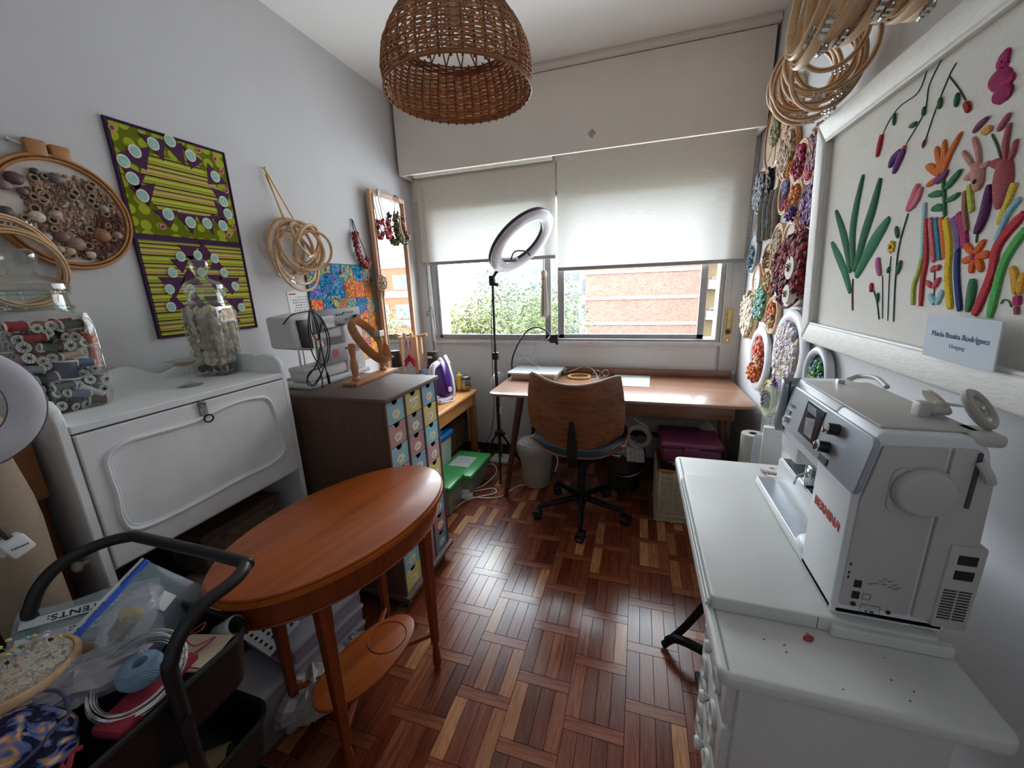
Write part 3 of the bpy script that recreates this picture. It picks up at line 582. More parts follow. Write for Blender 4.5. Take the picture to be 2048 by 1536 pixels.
CN={'#a81f2b':'bright red','#8a1622':'dark red','#c2636b':'rose pink','#d98a94':'pale pink','#2b1f20':'black brown','#55504c':'dark grey','#1f2f52':'navy blue','#24406a':'blue','#3f7f62':'green','#d06a2a':'orange','#d37a74':'salmon','#8a8f98':'grey','#5c6168':'slate grey','#6e6a86':'mauve','#9a8fb0':'lilac','#b8b9bd':'silver white','#6b4a35':'brown','#3a2622':'dark brown','#b99a86':'beige'}
rr=random.Random(12)
rowc=[['#3a2622','#5c6168','#3a2622','#9a8fb0','#6b4a35','#b8b9bd'],['#2b1f20','#55504c','#5c6168','#6e6a86','#8a8f98','#b8b9bd'],['#3a2622','#2b1f20','#55504c','#5c6168','#3f7f62','#8a8f98'],['#55504c','#2b1f20','#1f2f52','#24406a','#1f2f52','#5c6168'],['#8a8f98','#3a2622','#55504c','#1f2f52','#24406a','#d37a74'],['#d98a94','#c2636b','#2b1f20','#b99a86','#3f7f62','#d06a2a'],['#a81f2b','#c2636b','#55504c','#d98a94','#b99a86','#d37a74'],['#8a1622','#a81f2b','#a81f2b','#2b1f20','#c2636b','#a81f2b'],['#a81f2b','#8a1622','#c2636b','#a81f2b','#2b1f20','#8a1622']]
ORD=['lowest','second','third','fourth','fifth','sixth','seventh','eighth','top']
cnt={}
for k,row in enumerate(rowc):
    for j,c in enumerate(row):
        if (k in (3,4) and j in (2,3)) or (j==5 and k in (4,5,6)) : continue
        z=1.162+.0285*k+rr.uniform(-.003,.003); y=.592+.028*j+rr.uniform(-.004,.004)
        if (k*7+j*3)%4==0 and j<5: d=(rr.uniform(-.2,.2),1,rr.uniform(-.25,.25)); x=-1.566
        else: d=(1,rr.uniform(-.55,.55),rr.uniform(-.5,.5)); x=-1.585+rr.uniform(-.006,.006)
        lab='%s spool in the %s row of the thread jar'%(CN[c],ORD[k])
        cnt[lab]=cnt.get(lab,0)+1
        spool((x,y,z),d,c,rr.uniform(.0095,.0130),rr.uniform(.042,.052),lab)
        if k in (0,3,6,8) and j in (5,): spool((-1.66,y-.01,z),(rr.uniform(-.3,.3),1,.1),rr.choice(row),.0115,.045,'%s spool against the right glass wall of the thread jar, %s row'%(CN[c],ORD[k]))
obj('jar_core',lathe([(0,0),(.05,0),(.052,.2),(.03,.225),(0,.23)],16,(-1.655,.662,1.15)),multi(['#3a2622'],.9),label='dark heap of more thread spools deep inside the spool jar',cat='thread',kind='stuff')
for k in range(9):
    for j in range(3):
        c=rowc[k][(j*2+k)%6]; spool((-1.60-.035*j,.604,1.164+.0285*k),(rr.uniform(-.4,.4),1,rr.uniform(-.3,.3)),c,.0115,.046,'%s spool by the near wall of the thread jar, %s row, %s inward'%(CN[c],ORD[k],('first','second','third')[j]))
spool((-1.575,.662,1.262),(.05,.1,1),'#1f2f52',.026,.056,'large navy blue upright spool in the middle of the thread jar')
spool((-1.566,.728,1.29),(0,.1,1),'#d37a74',.011,.062,'salmon upright spool at the right edge of the thread jar')
spool((-1.566,.73,1.345),(0,-.1,1),'#d06a2a',.0115,.04,'orange upright spool at the upper right of the thread jar')
spool((-1.570,.700,1.19),(.0,.75,-.6),'#b8b9bd',.011,.06,'long silver white slanted spool at the lower right of the thread jar')
# shells
SH=mat('#f0e6d8',.5,var=.1,sc=90,bump=.4,bs=200,orand=.12); SHB=mat('#eadfd0',.5,var=.2,sc=160,c2='#a98f76',bump=.3,bs=160,orand=.12); SHD=mat('#4c3a36',.5,orand=.3)
def shellgeo(k):
    n,mm=14,9; V=[];F=[]
    def f(u,v):
        a=-1.2+2.4*u; r=v; rr_=1+.06*math.cos(u*40)
        return (r*math.sin(a)*rr_, -.35*math.sin(PI*v*.9)*(1-abs(a)*.3), r*math.cos(a)*rr_-.5)
    return grid(f,n,mm)
sg=solid(shellgeo(0),.06)
sm_=[mesh('scallop',sg,m_,True) for m_ in (SH,SHB,SHD)]
sn_=[mesh('snail',join(ell((0,0,0),(.6,.5,.55),10,8,.08,3),ell((.25,-.1,.35),(.35,.3,.35),8,6,.05,4),ell((.38,-.12,.58),(.18,.16,.2),8,6)),m_,True) for m_ in (SH,SHB,SHD)]
rr=random.Random(31); R22=Matrix.Rotation(math.radians(22),4,'Z')
n_sh=0
for k in range(8):
    for face in range(3):
        for j in range(3 if k>=3 else 4):
            wj=3 if k>=3 else 4
            off=(-.045+.09*j/(wj-1)); 
            p={0:Vector((off,-.046,0)),1:Vector((.046,off,0)),2:Vector((-.046,off,0))}[face]
            z=.028+.031*k; dark=(k==0 and rr.random()<.75)
            big=k>=3
            q=R22@p; o=bpy.data.objects.new('seashell',rr.choice(sm_[:2] if big else sn_[:2]) if not dark else rr.choice(sn_[2:]+sm_[2:])); COL.objects.link(o)
            sz=.036 if big else .024
            o.scale=(sz*rr.uniform(.85,1.1),)*3; o.location=(-1.647+q.x,1.151+q.y,1.142+z)
            o.rotation_euler=(rr.uniform(-.5,.5),rr.uniform(0,6),math.radians({0:0,1:90,2:-90}[face]+22)+rr.uniform(-.3,.3))
            tag(o,('dark brown seashell' if dark else 'large pale seashell' if big else 'small cream snail shell')+(' at the bottom of the shell jar' if k==0 else ' in the lower half of the shell jar' if k<3 else ' in the upper half of the shell jar'),'seashell',('dark shells at the bottom of the jar' if dark else 'large shells in the upper jar' if big else 'snail shells in the lower jar'))
obj('shell_heap',lathe([(0,0),(.045,.0),(.05,.12),(.048,.23),(.03,.255),(0,.26)],20,(-1.647,1.151,1.155)),mat('#dccdb9',.6,var=.2,sc=60,bump=1,bs=50),label='heap of pale shells deep inside the shell jar',cat='seashells',kind='stuff',sm=True)
# glass pedestal dish
t=T('pedestal_dish','small clear glass pedestal dish between the two jars','dish',(-1.545,.955,1.14))
obj('foot',lathe([(0,.0),(.038,.0),(.040,.003),(.02,.008),(.008,.014),(.006,.03),(.009,.05),(.007,.065),(.012,.072)],28),JG,t,True)
obj('plate',lathe([(.012,.072),(.03,.076),(.052,.088),(.056,.096),(.050,.094),(.028,.080),(0,.077)],28,poly=lambda a:1+.05*math.cos(10*a)),JG,t,True)
obj('pink_stripe',ring(.03,.004,24,5,(0,0,.081)),film('#8a3a4a',.5),t)
# ================= drawer cabinet =================
BRN=wood('#5e4b42','#6e5a50','y',.55,12,'brown_stain',k=10); BRNS=wood('#5a4336','#6a5145','z',.6,10,'brown_side')
c=T('drawer_cabinet','tall brown cabinet of pastel mini drawers on casters','cabinet',(-.957,1.27,0),90)
CD=.76
for x0 in (0,.1407,.2813,.418):
    obj('upright',bevel(box(x0 if x0 else 0,x0+.012,.0,CD,.085,1.01),.0015,1),BRNS,c)
obj('side_skin',box(-.003,0,.012,CD,.085,1.01),BRNS,c)
obj('top_board',bevel(box(-.008,.438,-.014,CD,1.01,1.03),.005),BRN,c,True)
obj('base_board',bevel(box(-.012,.442,-.02,CD,.062,.085),.004),BRN,c,True)
obj('back_board',box(.0,.43,CD-.012,CD,.085,1.01),BRNS,c)
cols3=[['#8fb6be','#b98a8a','#8fb6be','#b98a8a','#c9bd72','#8fa6b4','#a59a94','#8fb4bb','#cfc06f'],
       ['#cdbf72','#9f9690','#b4868a','#86a9b8','#c9bd72','#8fb6be','#a9797f','#9d948f','#b07d86'],
       ['#86aabf','#cfc377','#8cc0cc','#c09194','#cdbf72','#a59c97','#7798a8','#a2757c','#6e8a9a']]
CNM={'8f':'light blue','b9':'dusty pink','c9':'yellow','a5':'grey','cf':'yellow','cd':'yellow','9f':'warm grey','b4':'dusty pink','86':'blue','a9':'mauve pink','9d':'grey','b0':'rose pink','8c':'aqua','c0':'pink','77':'slate blue','a2':'mauve','6e':'steel blue'}
pit=.1022
def dfront(w,h,r):
    arc=[(r*math.cos(math.radians(a)),h+r*.95*math.sin(math.radians(a))) for a in range(180,361,15)]
    return [(-w/2,0),(w/2,0),(w/2,h)]+arc[::-1]+[(-w/2,h)]
dw,dh=.1265,.098
dg=bevel(ext(dfront(dw,dh,.021),0,.006),.0008,1,60)
stk=ext([(.029*math.cos(a)*(1+.08*math.cos(6*a)),.020*math.sin(a)*(1+.08*math.cos(6*a))) for a in [2*PI*i/36 for i in range(36)]],-.0008,0)
LBL=mat('#ddd3b4',.8,var=.05); LTX=mat('#4a3a34',.8); LRED=mat('#b5524a',.8)
for ci in range(3):
    for ri in range(9):
        xc=.012+dw/2+.0011+ci*.1407; z0=.088+(8-ri)*pit; hx=cols3[ci][ri]
        d=obj('drawer',dg,mat(hx,.6,var=.04,sc=25,name='drawer_paint'),c,loc=(xc,.004,z0),label=CNM[hx[1:3]]+' drawer front with a finger notch')
        obj('drawer_tray',join(box(-dw/2+.002,dw/2-.002,.006,.3,.0,.004),box(-dw/2+.002,-dw/2+.005,.006,.3,0,.09),box(dw/2-.005,dw/2-.002,.006,.3,0,.09)),mat('#3b2c25',.8),d)
        lb=obj('drawer_label',mv(stk,0,0,.038),LBL,d)
        obj('label_print',join(*[box(-.012+.004*(k%2),.010-.003*((k+ri)%3),-.0012,-.0006,.043-.005*k,.0445-.005*k) for k in range(3)],box(-.016,-.013,-.0012,-.0006,.030,.036)),LTX if (ci+ri)%3 else LRED,d)
        if (ci,ri)==(1,0): obj('paper_strip',box(-.04,.04,-.0022,-.0012,.058,.07),mat('#e2e2de',.7),d)
obj('caster_rail',box(.0,.43,.06,.10,.05,.062),BRNS,c)
def caster(parent,x,y,R=.024,w_=.02,rz=0):
    m=Matrix.Translation((x,y,0))@Matrix.Rotation(rz,4,'Z')
    w0=obj('caster',xf(join(cyl((0,-w_/2,R),(0,w_/2,R),R,n=20),bevel(box(-R*.7,R*.9,-w_*.7,w_*.7,R*1.1,R*2.15),.004)),m),BLACK,parent,True)
    obj('caster_hub',xf(join(cyl((0,-w_/2-.002,R),(0,w_/2+.002,R),R*.45,n=12),cyl((0,0,R*2),(0,0,.062),.007,n=10)),m),METAL,w0)
for x,y in ((.03,.03),(.40,.03),(.03,CD-.05),(.40,CD-.05)): caster(c,x,y,rz=.5)
# ================= small sewing machine on cabinet =================
MW=mat('#d2d3d3',.35,var=.02,name='machine_plastic'); MG=mat('#77797f',.35,var=.04); MD=mat('#26272b',.35); MS=mat('#9b9da1',.4)
t=T('sewing_machine','older white sewing machine with tangled black cables on the brown cabinet','sewing machine',(-1.39,1.345,1.03),90)
obj('base_plate',bevel(ext(rpoly(0,.43,0,.17,.02),0,.022,'xy'),.004),MW,t,True)
obj('free_arm',join(bevel(box(.015,.30,.03,.14,.022,.085),.02,3),bevel(box(.01,.27,.035,.13,.07,.093),.006)),MW,t,True)
obj('pillar',bevel(box(.27,.42,.02,.16,.02,.30),.014,3),MW,t,True)
obj('arm',bevel(box(.03,.42,.03,.15,.205,.335),.014,3),MW,t,True)
obj('head',bevel(ext([(-.04,.19),(.075,.165),(.085,.34),(-.045,.325)],.015,.15),.012,3),MW,t,True)
obj('accessory_box',bevel(box(.09,.275,.01,.03,.085,.175),.006),MS,t,True)
obj('front_panel',bevel(ext([(.08,.235),(.415,.275),(.415,.345),(.08,.345)],.018,.03),.004),MG,t,True)
obj('screen',box(.14,.215,.015,.02,.26,.315),mat('#c9c8c2',.15),t)
obj('head_window',bevel(ext([(.0,.19),(.06,.178),(.055,.31),(-.012,.31)],.008,.018),.003),MD,t,True)
for k in range(6): obj('button',cyl((.24+.02*(k%3),.018,.265+.05*(k//3)),(.24+.02*(k%3),.013,.265+.05*(k//3)),.005,n=10),MD,t,True)
obj('slot',join(box(.29,.36,.014,.02,.318,.326),box(.30,.37,.014,.02,.285,.293)),MD,t)
obj('side_dial',cyl((.375,.03,.29),(.375,.0,.29),.018,n=18),MD,t,True)
for k in range(5): obj('stitch_symbol',box(.345,.375,.0185,.0205,.23-.028*k,.238-.028*k),mat('#8b8d90',.6),t)
obj('side_screw',cyl((.34,.018,.06),(.34,.021,.06),.006,n=10),MD,t)
text('brand_print','BERNINA',.022,mat('#b5443a',.6),t,(.335,.0185,.135),(PI/2,0,0))
obj('presser_foot',join(cyl((.02,.06,.085),(.02,.06,.175),.004,n=8),box(.01,.03,.045,.075,.09,.096),cyl((.035,.05,.10),(.035,.05,.18),.0025,n=6)),METAL,t)
obj('red_bobbin',cyl((.19,.008,.135),(.19,.013,.135),.02,n=18),mat('#c0565a',.5),t,True)
cb=T('power_cable','black cables draped over the small sewing machine head','cable',(-1.372,1.345,1.03),90)
def loop(pts,r=.0028,m=BLACK,k=8,parent=cb,name='cable'): return obj(name,tube(smooth(pts,k),r,7),m,parent,True)
loop([(-.08,.03,.30),(-.06,.0,.335),(0,-.005,.345),(.06,-.01,.34),(.10,-.012,.27),(.10,-.012,.17),(.05,-.014,.10),(-.02,-.014,.09),(-.045,-.014,.06),(-.02,-.014,.03),(.03,-.014,.06),(.07,-.014,.11)])
loop([(.03,-.008,.345),(.01,-.014,.30),(.0,-.014,.2),(.02,-.014,.13),(.06,-.014,.105),(.095,-.014,.13),(.12,-.012,.22),(.09,-.012,.31),(.03,-.01,.35)])
loop([(.04,-.01,.35),(.06,-.016,.28),(.05,-.018,.18),(.01,-.018,.11),(-.04,-.016,.07),(-.05,-.016,.04),(-.01,-.016,.025),(.04,-.016,.07)])
loop([(.045,-.012,.35),(.055,-.018,.2),(.06,-.02,.1),(.065,-.02,.06)]); obj('plug',tube([(.065,-.02,.065),(.068,-.02,.045),(.07,-.02,.012)],[.004,.007,.006],8),BLACK,cb,True)
loop([(.02,-.012,.12),(.03,-.02,.06),(.025,-.022,.02),(.02,-.024,.004)])
loop([(.03,-.008,.34),(.02,-.012,.26),(.05,-.012,.22),(.085,-.012,.29)])
# ================= tabletop hoop stand =================
HS=wood('#b5774a','#c98f60','x',.4,14,'beech_stain')
t=T('hoop_stand','tabletop embroidery hoop held between two turned posts on the cabinet','hoop stand',(-1.255,1.60,1.03),92)
obj('base',rbox(-.175,.175,-.04,.04,0,.016,.003),HS,t,True)
post=[(0,0),(.016,0),(.018,.012),(.012,.02),(.016,.04),(.019,.07),(.014,.1),(.012,.11),(.016,.14),(.017,.165),(.012,.175),(0,.177)]
obj('post',mv(lathe(post,18),-.125,0,.016),HS,t,True); obj('post',mv(lathe(post,18),.11,0.01,.016),HS,t,True)
hn=Vector((.25,-.75,.55)).normalized()
obj('hoop',ring(.128,.004,60,6,(.012,-.005,.185),hn,h=.016),HOOPD,t,True); obj('inner_hoop',ring(.121,.003,60,6,(.012,-.005,.185),hn,h=.017),HS,t,True)
obj('bracket',rbox(.085,.125,-.012,.02,.195,.225,.002),METAL,t); obj('wing_nut',join(cyl((-.15,0,.175),(-.12,0,.175),.004,n=8),box(-.158,-.148,-.012,.012,.171,.179)),BRASS,t)
# ================= pine bench along the left wall =================
PINE=wood('#b5783f','#cf9556','y',.4,10,'pine',k=10); PINEX=wood('#9a6233','#b5783f','z',.45,10,'pine_leg')
t=T('side_bench','honey pine side bench along the wall below the mirror','side table',(-1.55,2.34,0))
obj('top',rbox(-.26,.29,-.6,.59,.597,.62,.005),PINE,t,True)
obj('apron',rbox(.245,.268,-.56,.55,.50,.597,.002),PINE,t); obj('apron',rbox(-.23,-.21,-.56,.55,.50,.597,.002),PINE,t); obj('end_apron',rbox(-.21,.245,.53,.55,.50,.597,.002),PINE,t)
for x,y in ((.25,.545),(.25,-.56),(-.235,.545),(-.235,-.56)): obj('leg',rbox(x-.025,x+.025,y-.025,y+.025,0,.597,.004),PINEX,t,True)
# iron standing on its heel
PURP=mat('#4b1f78',.18,var=.05); IW=mat('#d9d7e2',.3,var=.03)
t=T('steam_iron','purple and white steam iron standing upright on the pine bench','iron',(-1.40,2.60,.62),-8); t.scale=(1.25,1.25,1.25)
sole=[(0,.0),(.055,.015),(.06,.06),(.052,.14),(.03,.22),(0,.275),(-.03,.22),(-.052,.14),(-.06,.06),(-.055,.015)]
obj('soleplate',bevel(ext([(x,z) for x,z in sole],.045,.05,'xz'),.002,1),CHROME,t,True)
obj('skirt',bevel(ext([(x*.98,z) for x,z in sole],.02,.045,'xz'),.008),IW,t,True)
obj('tank',bevel(ext([(x*.95,.015+z*.90) for x,z in sole],-.05,.022,'xz'),.018,3),PURP,t,True)
obj('handle',tube(smooth([(0,-.04,.235),(0,-.095,.215),(0,-.115,.13),(0,-.105,.05),(0,-.06,.02)],6),.018,12),IW,t,True)
obj('heel',rbox(-.05,.05,-.105,.03,0,.028,.01),IW,t,True)
obj('dial',cyl((.0,-.03,.09),(.0,-.042,.09),.02,n=20),IW,t,True)
obj('spray_nozzle',ell((0,-.015,.25),(.012,.02,.015),10,8),IW,t,True)
obj('side_dial',cyl((.045,-.02,.075),(.064,-.02,.075),.016,n=16),mat('#e6e4ea',.3),t,True)
obj('cord',tube(smooth([(0,-.07,.02),(.03,-.10,.012),(.06,-.06,.006),(.075,-.01,.006),(.045,.03,.006)],8),.004,8),WHITEP,t,True)
def cone(loc,c,lab,h=.13):
    t=T('thread_cone',lab,'thread cone',loc); obj('thread',lathe([(0,.012),(.028,.012),(.029,.02),(.02,h-.012),(.015,h-.008),(0,h-.008)],22),mat(c,.6,var=.12,sc=30,stretch=(1,1,30)),t,True); obj('cone_tip',lathe([(.009,h-.01),(.007,h+.012),(0,h+.012)],16),mat('#d9b53a' if 'gold' in lab else '#d8d4cc',.5),t,True); obj('cone_base',cyl((0,0,0),(0,0,.012),.03,n=20),mat('#8a2a2a' if 'grey' in lab else '#c9a23a',.5),t,True)
cone((-1.435,2.82,.62),'#aeb0b2','grey thread cone beside the purple iron',.15); cone((-1.395,2.87,.62),'#c79a2e','gold thread cone right of the grey one on the bench',.145)
cone((-1.60,2.66,.62),'#e0e0e0','white thread cone behind the purple iron',.14)
def jar2(loc,R,h,lab,fill,lidc=METAL):
    t=T('storage_jar',lab,'jar',loc); obj('glass',lathe([(0,.002),(R*.9,.002),(R,.02),(R*1.05,h*.55),(R*.9,h*.9),(R*.8,h)],28),JG,t,True); obj('lid',lathe([(R*.82,h-.004),(R*.86,h),(R*.84,h+.02),(R*.3,h+.026),(R*.12,h+.03),(R*.14,h+.042),(0,h+.044)],24),lidc,t,True)
    rr=random.Random(h); gs=[ell((R*.75*math.cos(a)*q,R*.75*math.sin(a)*q,.012+z),(.009,.008,.008),6,4,.3,i) for i,(a,q,z) in enumerate([(rr.uniform(0,6.3),math.sqrt(rr.random()),rr.random()*h*.6) for _ in range(170)])]
    obj('contents',join(*gs),fill,t,kind='stuff')
jar2((-1.335,2.87,.62),.045,.10,'round glass jar of golden buttons at the bench end',multi(['#a8843a','#c7a24a','#6e5a2a','#3b2f20','#d8c080'],.4),mat('#6b6a68',.35,.8))
jar2((-1.53,2.86,.62),.06,.2,'tall glass jar with grey metal lid behind the thread cones',multi(['#b9b4a8','#8d8a80','#d8d4c8','#5a6a5a'],.6))
def bottle(loc,R,h,c,capc,lab):
    t=T('spray_bottle',lab,'bottle',loc); obj('body',lathe([(0,0),(R,0),(R,h*.7),(R*.5,h*.82),(R*.45,h*.86),(0,h*.86)],20),c,t,True); obj('cap',cyl((0,0,h*.84),(0,0,h),R*.55,R*.5,16),PLAST(capc),t,True)
bottle((-1.49,2.73,.62),.024,.235,film('#cfe0d8',.55),'#2f9a58','clear bottle with green cap behind the iron')
bottle((-1.66,2.72,.62),.028,.2,PLAST('#dfe3e8'),'#2a66b0','white bottle with blue cap behind the iron')
# wooden hoop floor-stand head and dark spool
BEECH=wood('#c08f62','#d6aa7c','z',.4,14,'pale_beech')
t=T('embroidery_stand','pale beech clamp stand hung with red tassels beside the mirror','clamp stand',(-1.69,2.80,.62))
obj('base',rbox(-.05,.05,-.06,.06,0,.02,.004),BEECH,t,True); obj('post',cyl((0,0,.02),(0,0,.42),.011,n=14),BEECH,t,True); obj('collar',cyl((0,0,.09),(0,0,.13),.02,n=16),BEECH,t,True); obj('upper_post',cyl((0,0,.32),(0,0,.46),.017,n=16),BEECH,t,True)
obj('cross_arm',cyl((-.075,-.03,.45),(.055,.02,.475),.013,n=14),BEECH,t,True); obj('arm_plate',rbox(-.085,-.005,-.05,-.02,.445,.462,.003),BEECH,t,True); obj('clamp_knob',lathe([(0,0),(.016,0),(.016,.03),(0,.03)],14,(-.06,-.03,.465)),BEECH,t,True)
tt=T('tassel_cluster','red pompom tassels hanging from the beech clamp stand','tassel',(-1.765,2.77,1.06))
for i,dx in enumerate((-.012,.006,.022)):
    s_=obj('tassel_string',tube([(0,0,0),(dx*.6,-.004,-.06),(dx,-.006,-.13-.02*i)],.0025,6),mat('#a3323c',.8),tt,True); obj('pompom',ell((dx,-.006,-.14-.02*i),(.012,.012,.014),10,8,.3),mat('#b8222e',.95,bump=.6),s_); obj('tassel_skirt',lathe([(.004,0),(.012,-.03),(.008,-.035),(0,-.034)],10,(dx,-.006,-.15-.02*i)),mat('#b02a4a',.95),s_)
t=T('thread_cone','dark brown thread cone with taped label behind the iron','thread cone',(-1.60,2.83,.82)); obj('thread',lathe([(0,.01),(.05,.01),(.052,.03),(.046,.135),(0,.137)],24),mat('#2f221d',.7,var=.2,sc=20,stretch=(1,1,20)),t,True); obj('flange',cyl((0,0,0),(0,0,.01),.062,n=24),BLACK,t); obj('tape_label',rbox(-.022,.018,-.054,-.048,.085,.102,.001),mat('#d6cba8',.8),t)
t=T('thread_stand','clear plastic thread stand box carrying the dark cone','box',(-1.60,2.83,.62)); obj('body',rbox(-.07,.07,-.06,.06,0,.2,.012),film('#c8d2d8',.4),t,True)
# boxes under the bench
def tote(x0,x1,y0,y1,h,bc,lc,lab,z=0,al=.55,ledge=.012):
    t=T('storage_box',lab,'box',((x0+x1)/2,(y0+y1)/2,z)); a,b=(x1-x0)/2,(y1-y0)/2
    body=[tuple((px*(.9+.1*(pz/h)),py*(.92+.08*(pz/h)),pz)) for px,py,pz in rbox(-a+ledge,a-ledge,-b+ledge,b-ledge,0,h-.03,.015)[0]]; obj('body',(body,rbox(-a+ledge,a-ledge,-b+ledge,b-ledge,0,h-.03,.015)[1]),film(bc,al,.3),t,True)
    l=obj('lid',rbox(-a,a,-b,b,h-.04,h,.014,3),PLAST(lc,.3),t,True); return t,l,a,b
t,l,a,b=tote(-1.34,-1.06,2.26,2.67,.175,'#b8c0b0','#3f9a52','green lidded storage box with a paper label under the bench')
obj('label_card',rbox(-.1,.06,-.08,.10,.175,.177,.001),mat('#a9b0ad',.7,var=.15,sc=40),l)
tote(-1.32,-1.10,2.01,2.245,.21,'#b8c0b0','#3a8f4c','smaller green lidded storage box nearest the drawer cabinet')
t,l,a,b=tote(-1.74,-1.30,2.12,2.52,.42,'#c9cfc6','#1767b5','translucent tote with bright blue lid under the bench',al=.75)
bag=T('plastic_bag','crumpled clear plastic bag on top of the blue lidded tote','plastic bag',(-1.39,2.33,.42)); obj('film',ell((0,0,.045),(.07,.14,.045),16,10,.5,4),film('#cfd2e0',.35,.15),bag)
t=T('wicker_basket','dark brown woven basket beneath the bench','basket',(-1.53,2.72,.175))
WK=mat('#4b3524',.8,var=.4,sc=60,c2='#7a5a3c',bump=.8,bs=120); WK2=mat('#6b4c32',.75,var=.3,sc=60)
obj('basket_wall',join(box(-.17,.17,-.17,-.155,0,.30),box(-.17,.17,.155,.17,0,.30),box(-.17,-.155,-.17,.17,0,.30),box(.155,.17,-.17,.17,0,.30),box(-.17,.17,-.17,.17,0,.012)),WK,t)
gs=[]
for k in range(15):
    for j in range(14):
        y=-.165+.33*j/13+(.012 if k%2 else 0); gs.append(ell((.171,min(y,.168),.012+.02*k),(.006,.014,.009),6,4)); gs.append(ell((-.165+.33*j/13,-.171,.012+.02*k),(.014,.006,.009),6,4))
obj('weave',join(*gs),mat('#5a4029',.8,isl=.4),t,True,kind='stuff'); obj('rim',tube([(-.165,-.165,.3),(.165,-.165,.3),(.165,.165,.3),(-.165,.165,.3)],.011,8,True),WK2,t,True)
# extension lead
t=T('extension_lead','white extension cable with socket block lying on the parquet','extension cord',(-1.13,2.27,0))
obj('socket_block',bevel(box(-.06,.06,-.028,.028,0,.035),.006),WHITEP,t,True); obj('plug',rbox(-.02,.04,-.02,.02,.035,.06,.006),WHITEP,t,True)
obj('cable',join(tube(smooth([(.055,0,.012),(.13,.08,.006),(.26,.10,.006),(.40,.24,.006),(.47,.36,.006)][:0] or [(.055,0,.012),(.16,.02,.006),(.25,.06,.006),(.29,.14,.006),(.34,.25,.006),(.46,.30,.006)],8),.0045,7),tube(smooth([(-.055,0,.012),(-.06,.1,.03),(-.02,.26,.07),(.06,.40,.08),(.12,.36,.04),(.08,.2,.006),(.02,.06,.02),(.05,.09,.008),(.16,.16,.006),(.2,.1,.006),(.1,.02,.006),(.03,-.05,.006),(.0,-.17,.006),(-.02,-.24,.006),(-.14,-.25,.006)],8),.0045,7)),mat('#d9d2c8',.5),t,True)
# ================= desk =================
WAL=wood('#6e4430','#86583f','x',.35,8,'walnut_veneer',k=12,coat=.2); WALZ=wood('#3f2519','#553425','z',.4,8,'walnut_leg')
d=T('writing_desk','walnut desk with rounded corners and splayed legs under the window','desk',(-.15,2.72,0))
top=[(x,y) for x,y in rpoly(-.80,.805,-.36,.36,.06,6)]
obj('top',bevel(ext(top,.735,.755,'xy'),.005,2),wood('#8f6650','#a67c63','x',.32,7,'walnut_top',k=10,coat=.3),d,True)
obj('back_rail',bevel(ext(rpoly(-.775,.80,.755,.808,.012),.335,.352),.003),WAL,d,True)
for sx,x in ((-1,-.60),(1,.64)):
    for sy,y in ((-1,-.22),(1,.24)): obj('leg',cyl((x,y,.735),(x+sx*.095,y+sy*.14,0),.027,.017,16),WALZ,d,True)
    obj('leg_rail',rbox(x-.018,x+.018,-.24,.26,.70,.735,.003),WALZ,d)
dr=obj('drawer',rbox(.12,.70,-.29,.28,.645,.732,.004),WAL,d,True); obj('drawer_front',rbox(.115,.705,-.305,-.29,.645,.732,.003),WAL,d,True)
# laptop
t=T('laptop','closed silver laptop on a wooden riser at the left of the desk','laptop',(-.735,2.90,.755),-3)
obj('riser',rbox(-.17,.17,-.12,.12,0,.045,.005),mat('#b9a693',.5),t,True); obj('lid',bevel(ext(rpoly(-.195,.195,-.15,.15,.015),.045,.060,'xy'),.002),mat('#d4d7da',.3,.6,var=.02),t,True)
obj('lid_logo',ext([(.012*math.cos(a)*(1-.1*math.sin(a)),.013*math.sin(a)) for a in [2*PI*i/16 for i in range(16)]],.0600,.0606,'xy'),mat('#7d8287',.3,.8),t)
t=T('embroidery_hoop','small honey wooden hoop lying on the desk beside the laptop','embroidery hoop',(-.41,2.93,.755)); obj('ring',ring(.085,.005,48,8,(0,0,.008),(0,0,1),h=.006),wood('#c98d45','#dda55c','x',.4,18,'honey_hoop'),t,True); obj('inner_ring',ring(.076,.004,48,8,(0,0,.008),(0,0,1),h=.006),HOOPW,t,True); obj('clasp',rot(mv(rot(clasp(.085,.012,90),'X',90),0,0,.013),'Z',200),BRASS,t)
t=T('reading_glasses','wire rimmed reading glasses lying on the desk','glasses',(-.25,2.98,.755),20)
for x in (-.034,.034): obj('lens',mv(rot(join(ring(.025,.0014,28,6,(0,0,0),(0,0,1)),cyl((0,0,-.0004),(0,0,.0004),.025,n=24)),'X',70),x,0,.027),[METAL,glass((.95,.97,1),0,.95)],t,True,idx=[0]*168+[1]*26)
obj('bridge',tube(smooth([(-.01,0,.03),(0,-.003,.034),(.01,0,.03)],5),.0014,6),METAL,t,True); 
for x in (-.06,.06): obj('temple_arm',tube([(x,0,.03),(x,.12,.006)],.0014,6),METAL,t,True)
t=T('map_sheet','colourful printed pattern sheet on the desk beside the chair','paper',(-.03,2.88,.7565),-2)
obj('sheet',box(-.13,.13,-.17,.17,0,.0015),mat('#d6dde2',.7,var=.03),t)
obj('print',join(box(-.12,.12,-.155,.155,.0015,.0019)),fabric(['#d3dfe8','#e6c9cf','#dfe6c0','#c2d6ea','#e9e6dc','#d8c8e0'],12,.7,False,'printed_map',bump=0),t); obj('print_key',box(.06,.11,-.15,-.06,.0019,.0022),mat('#e6e0a8',.7),t)
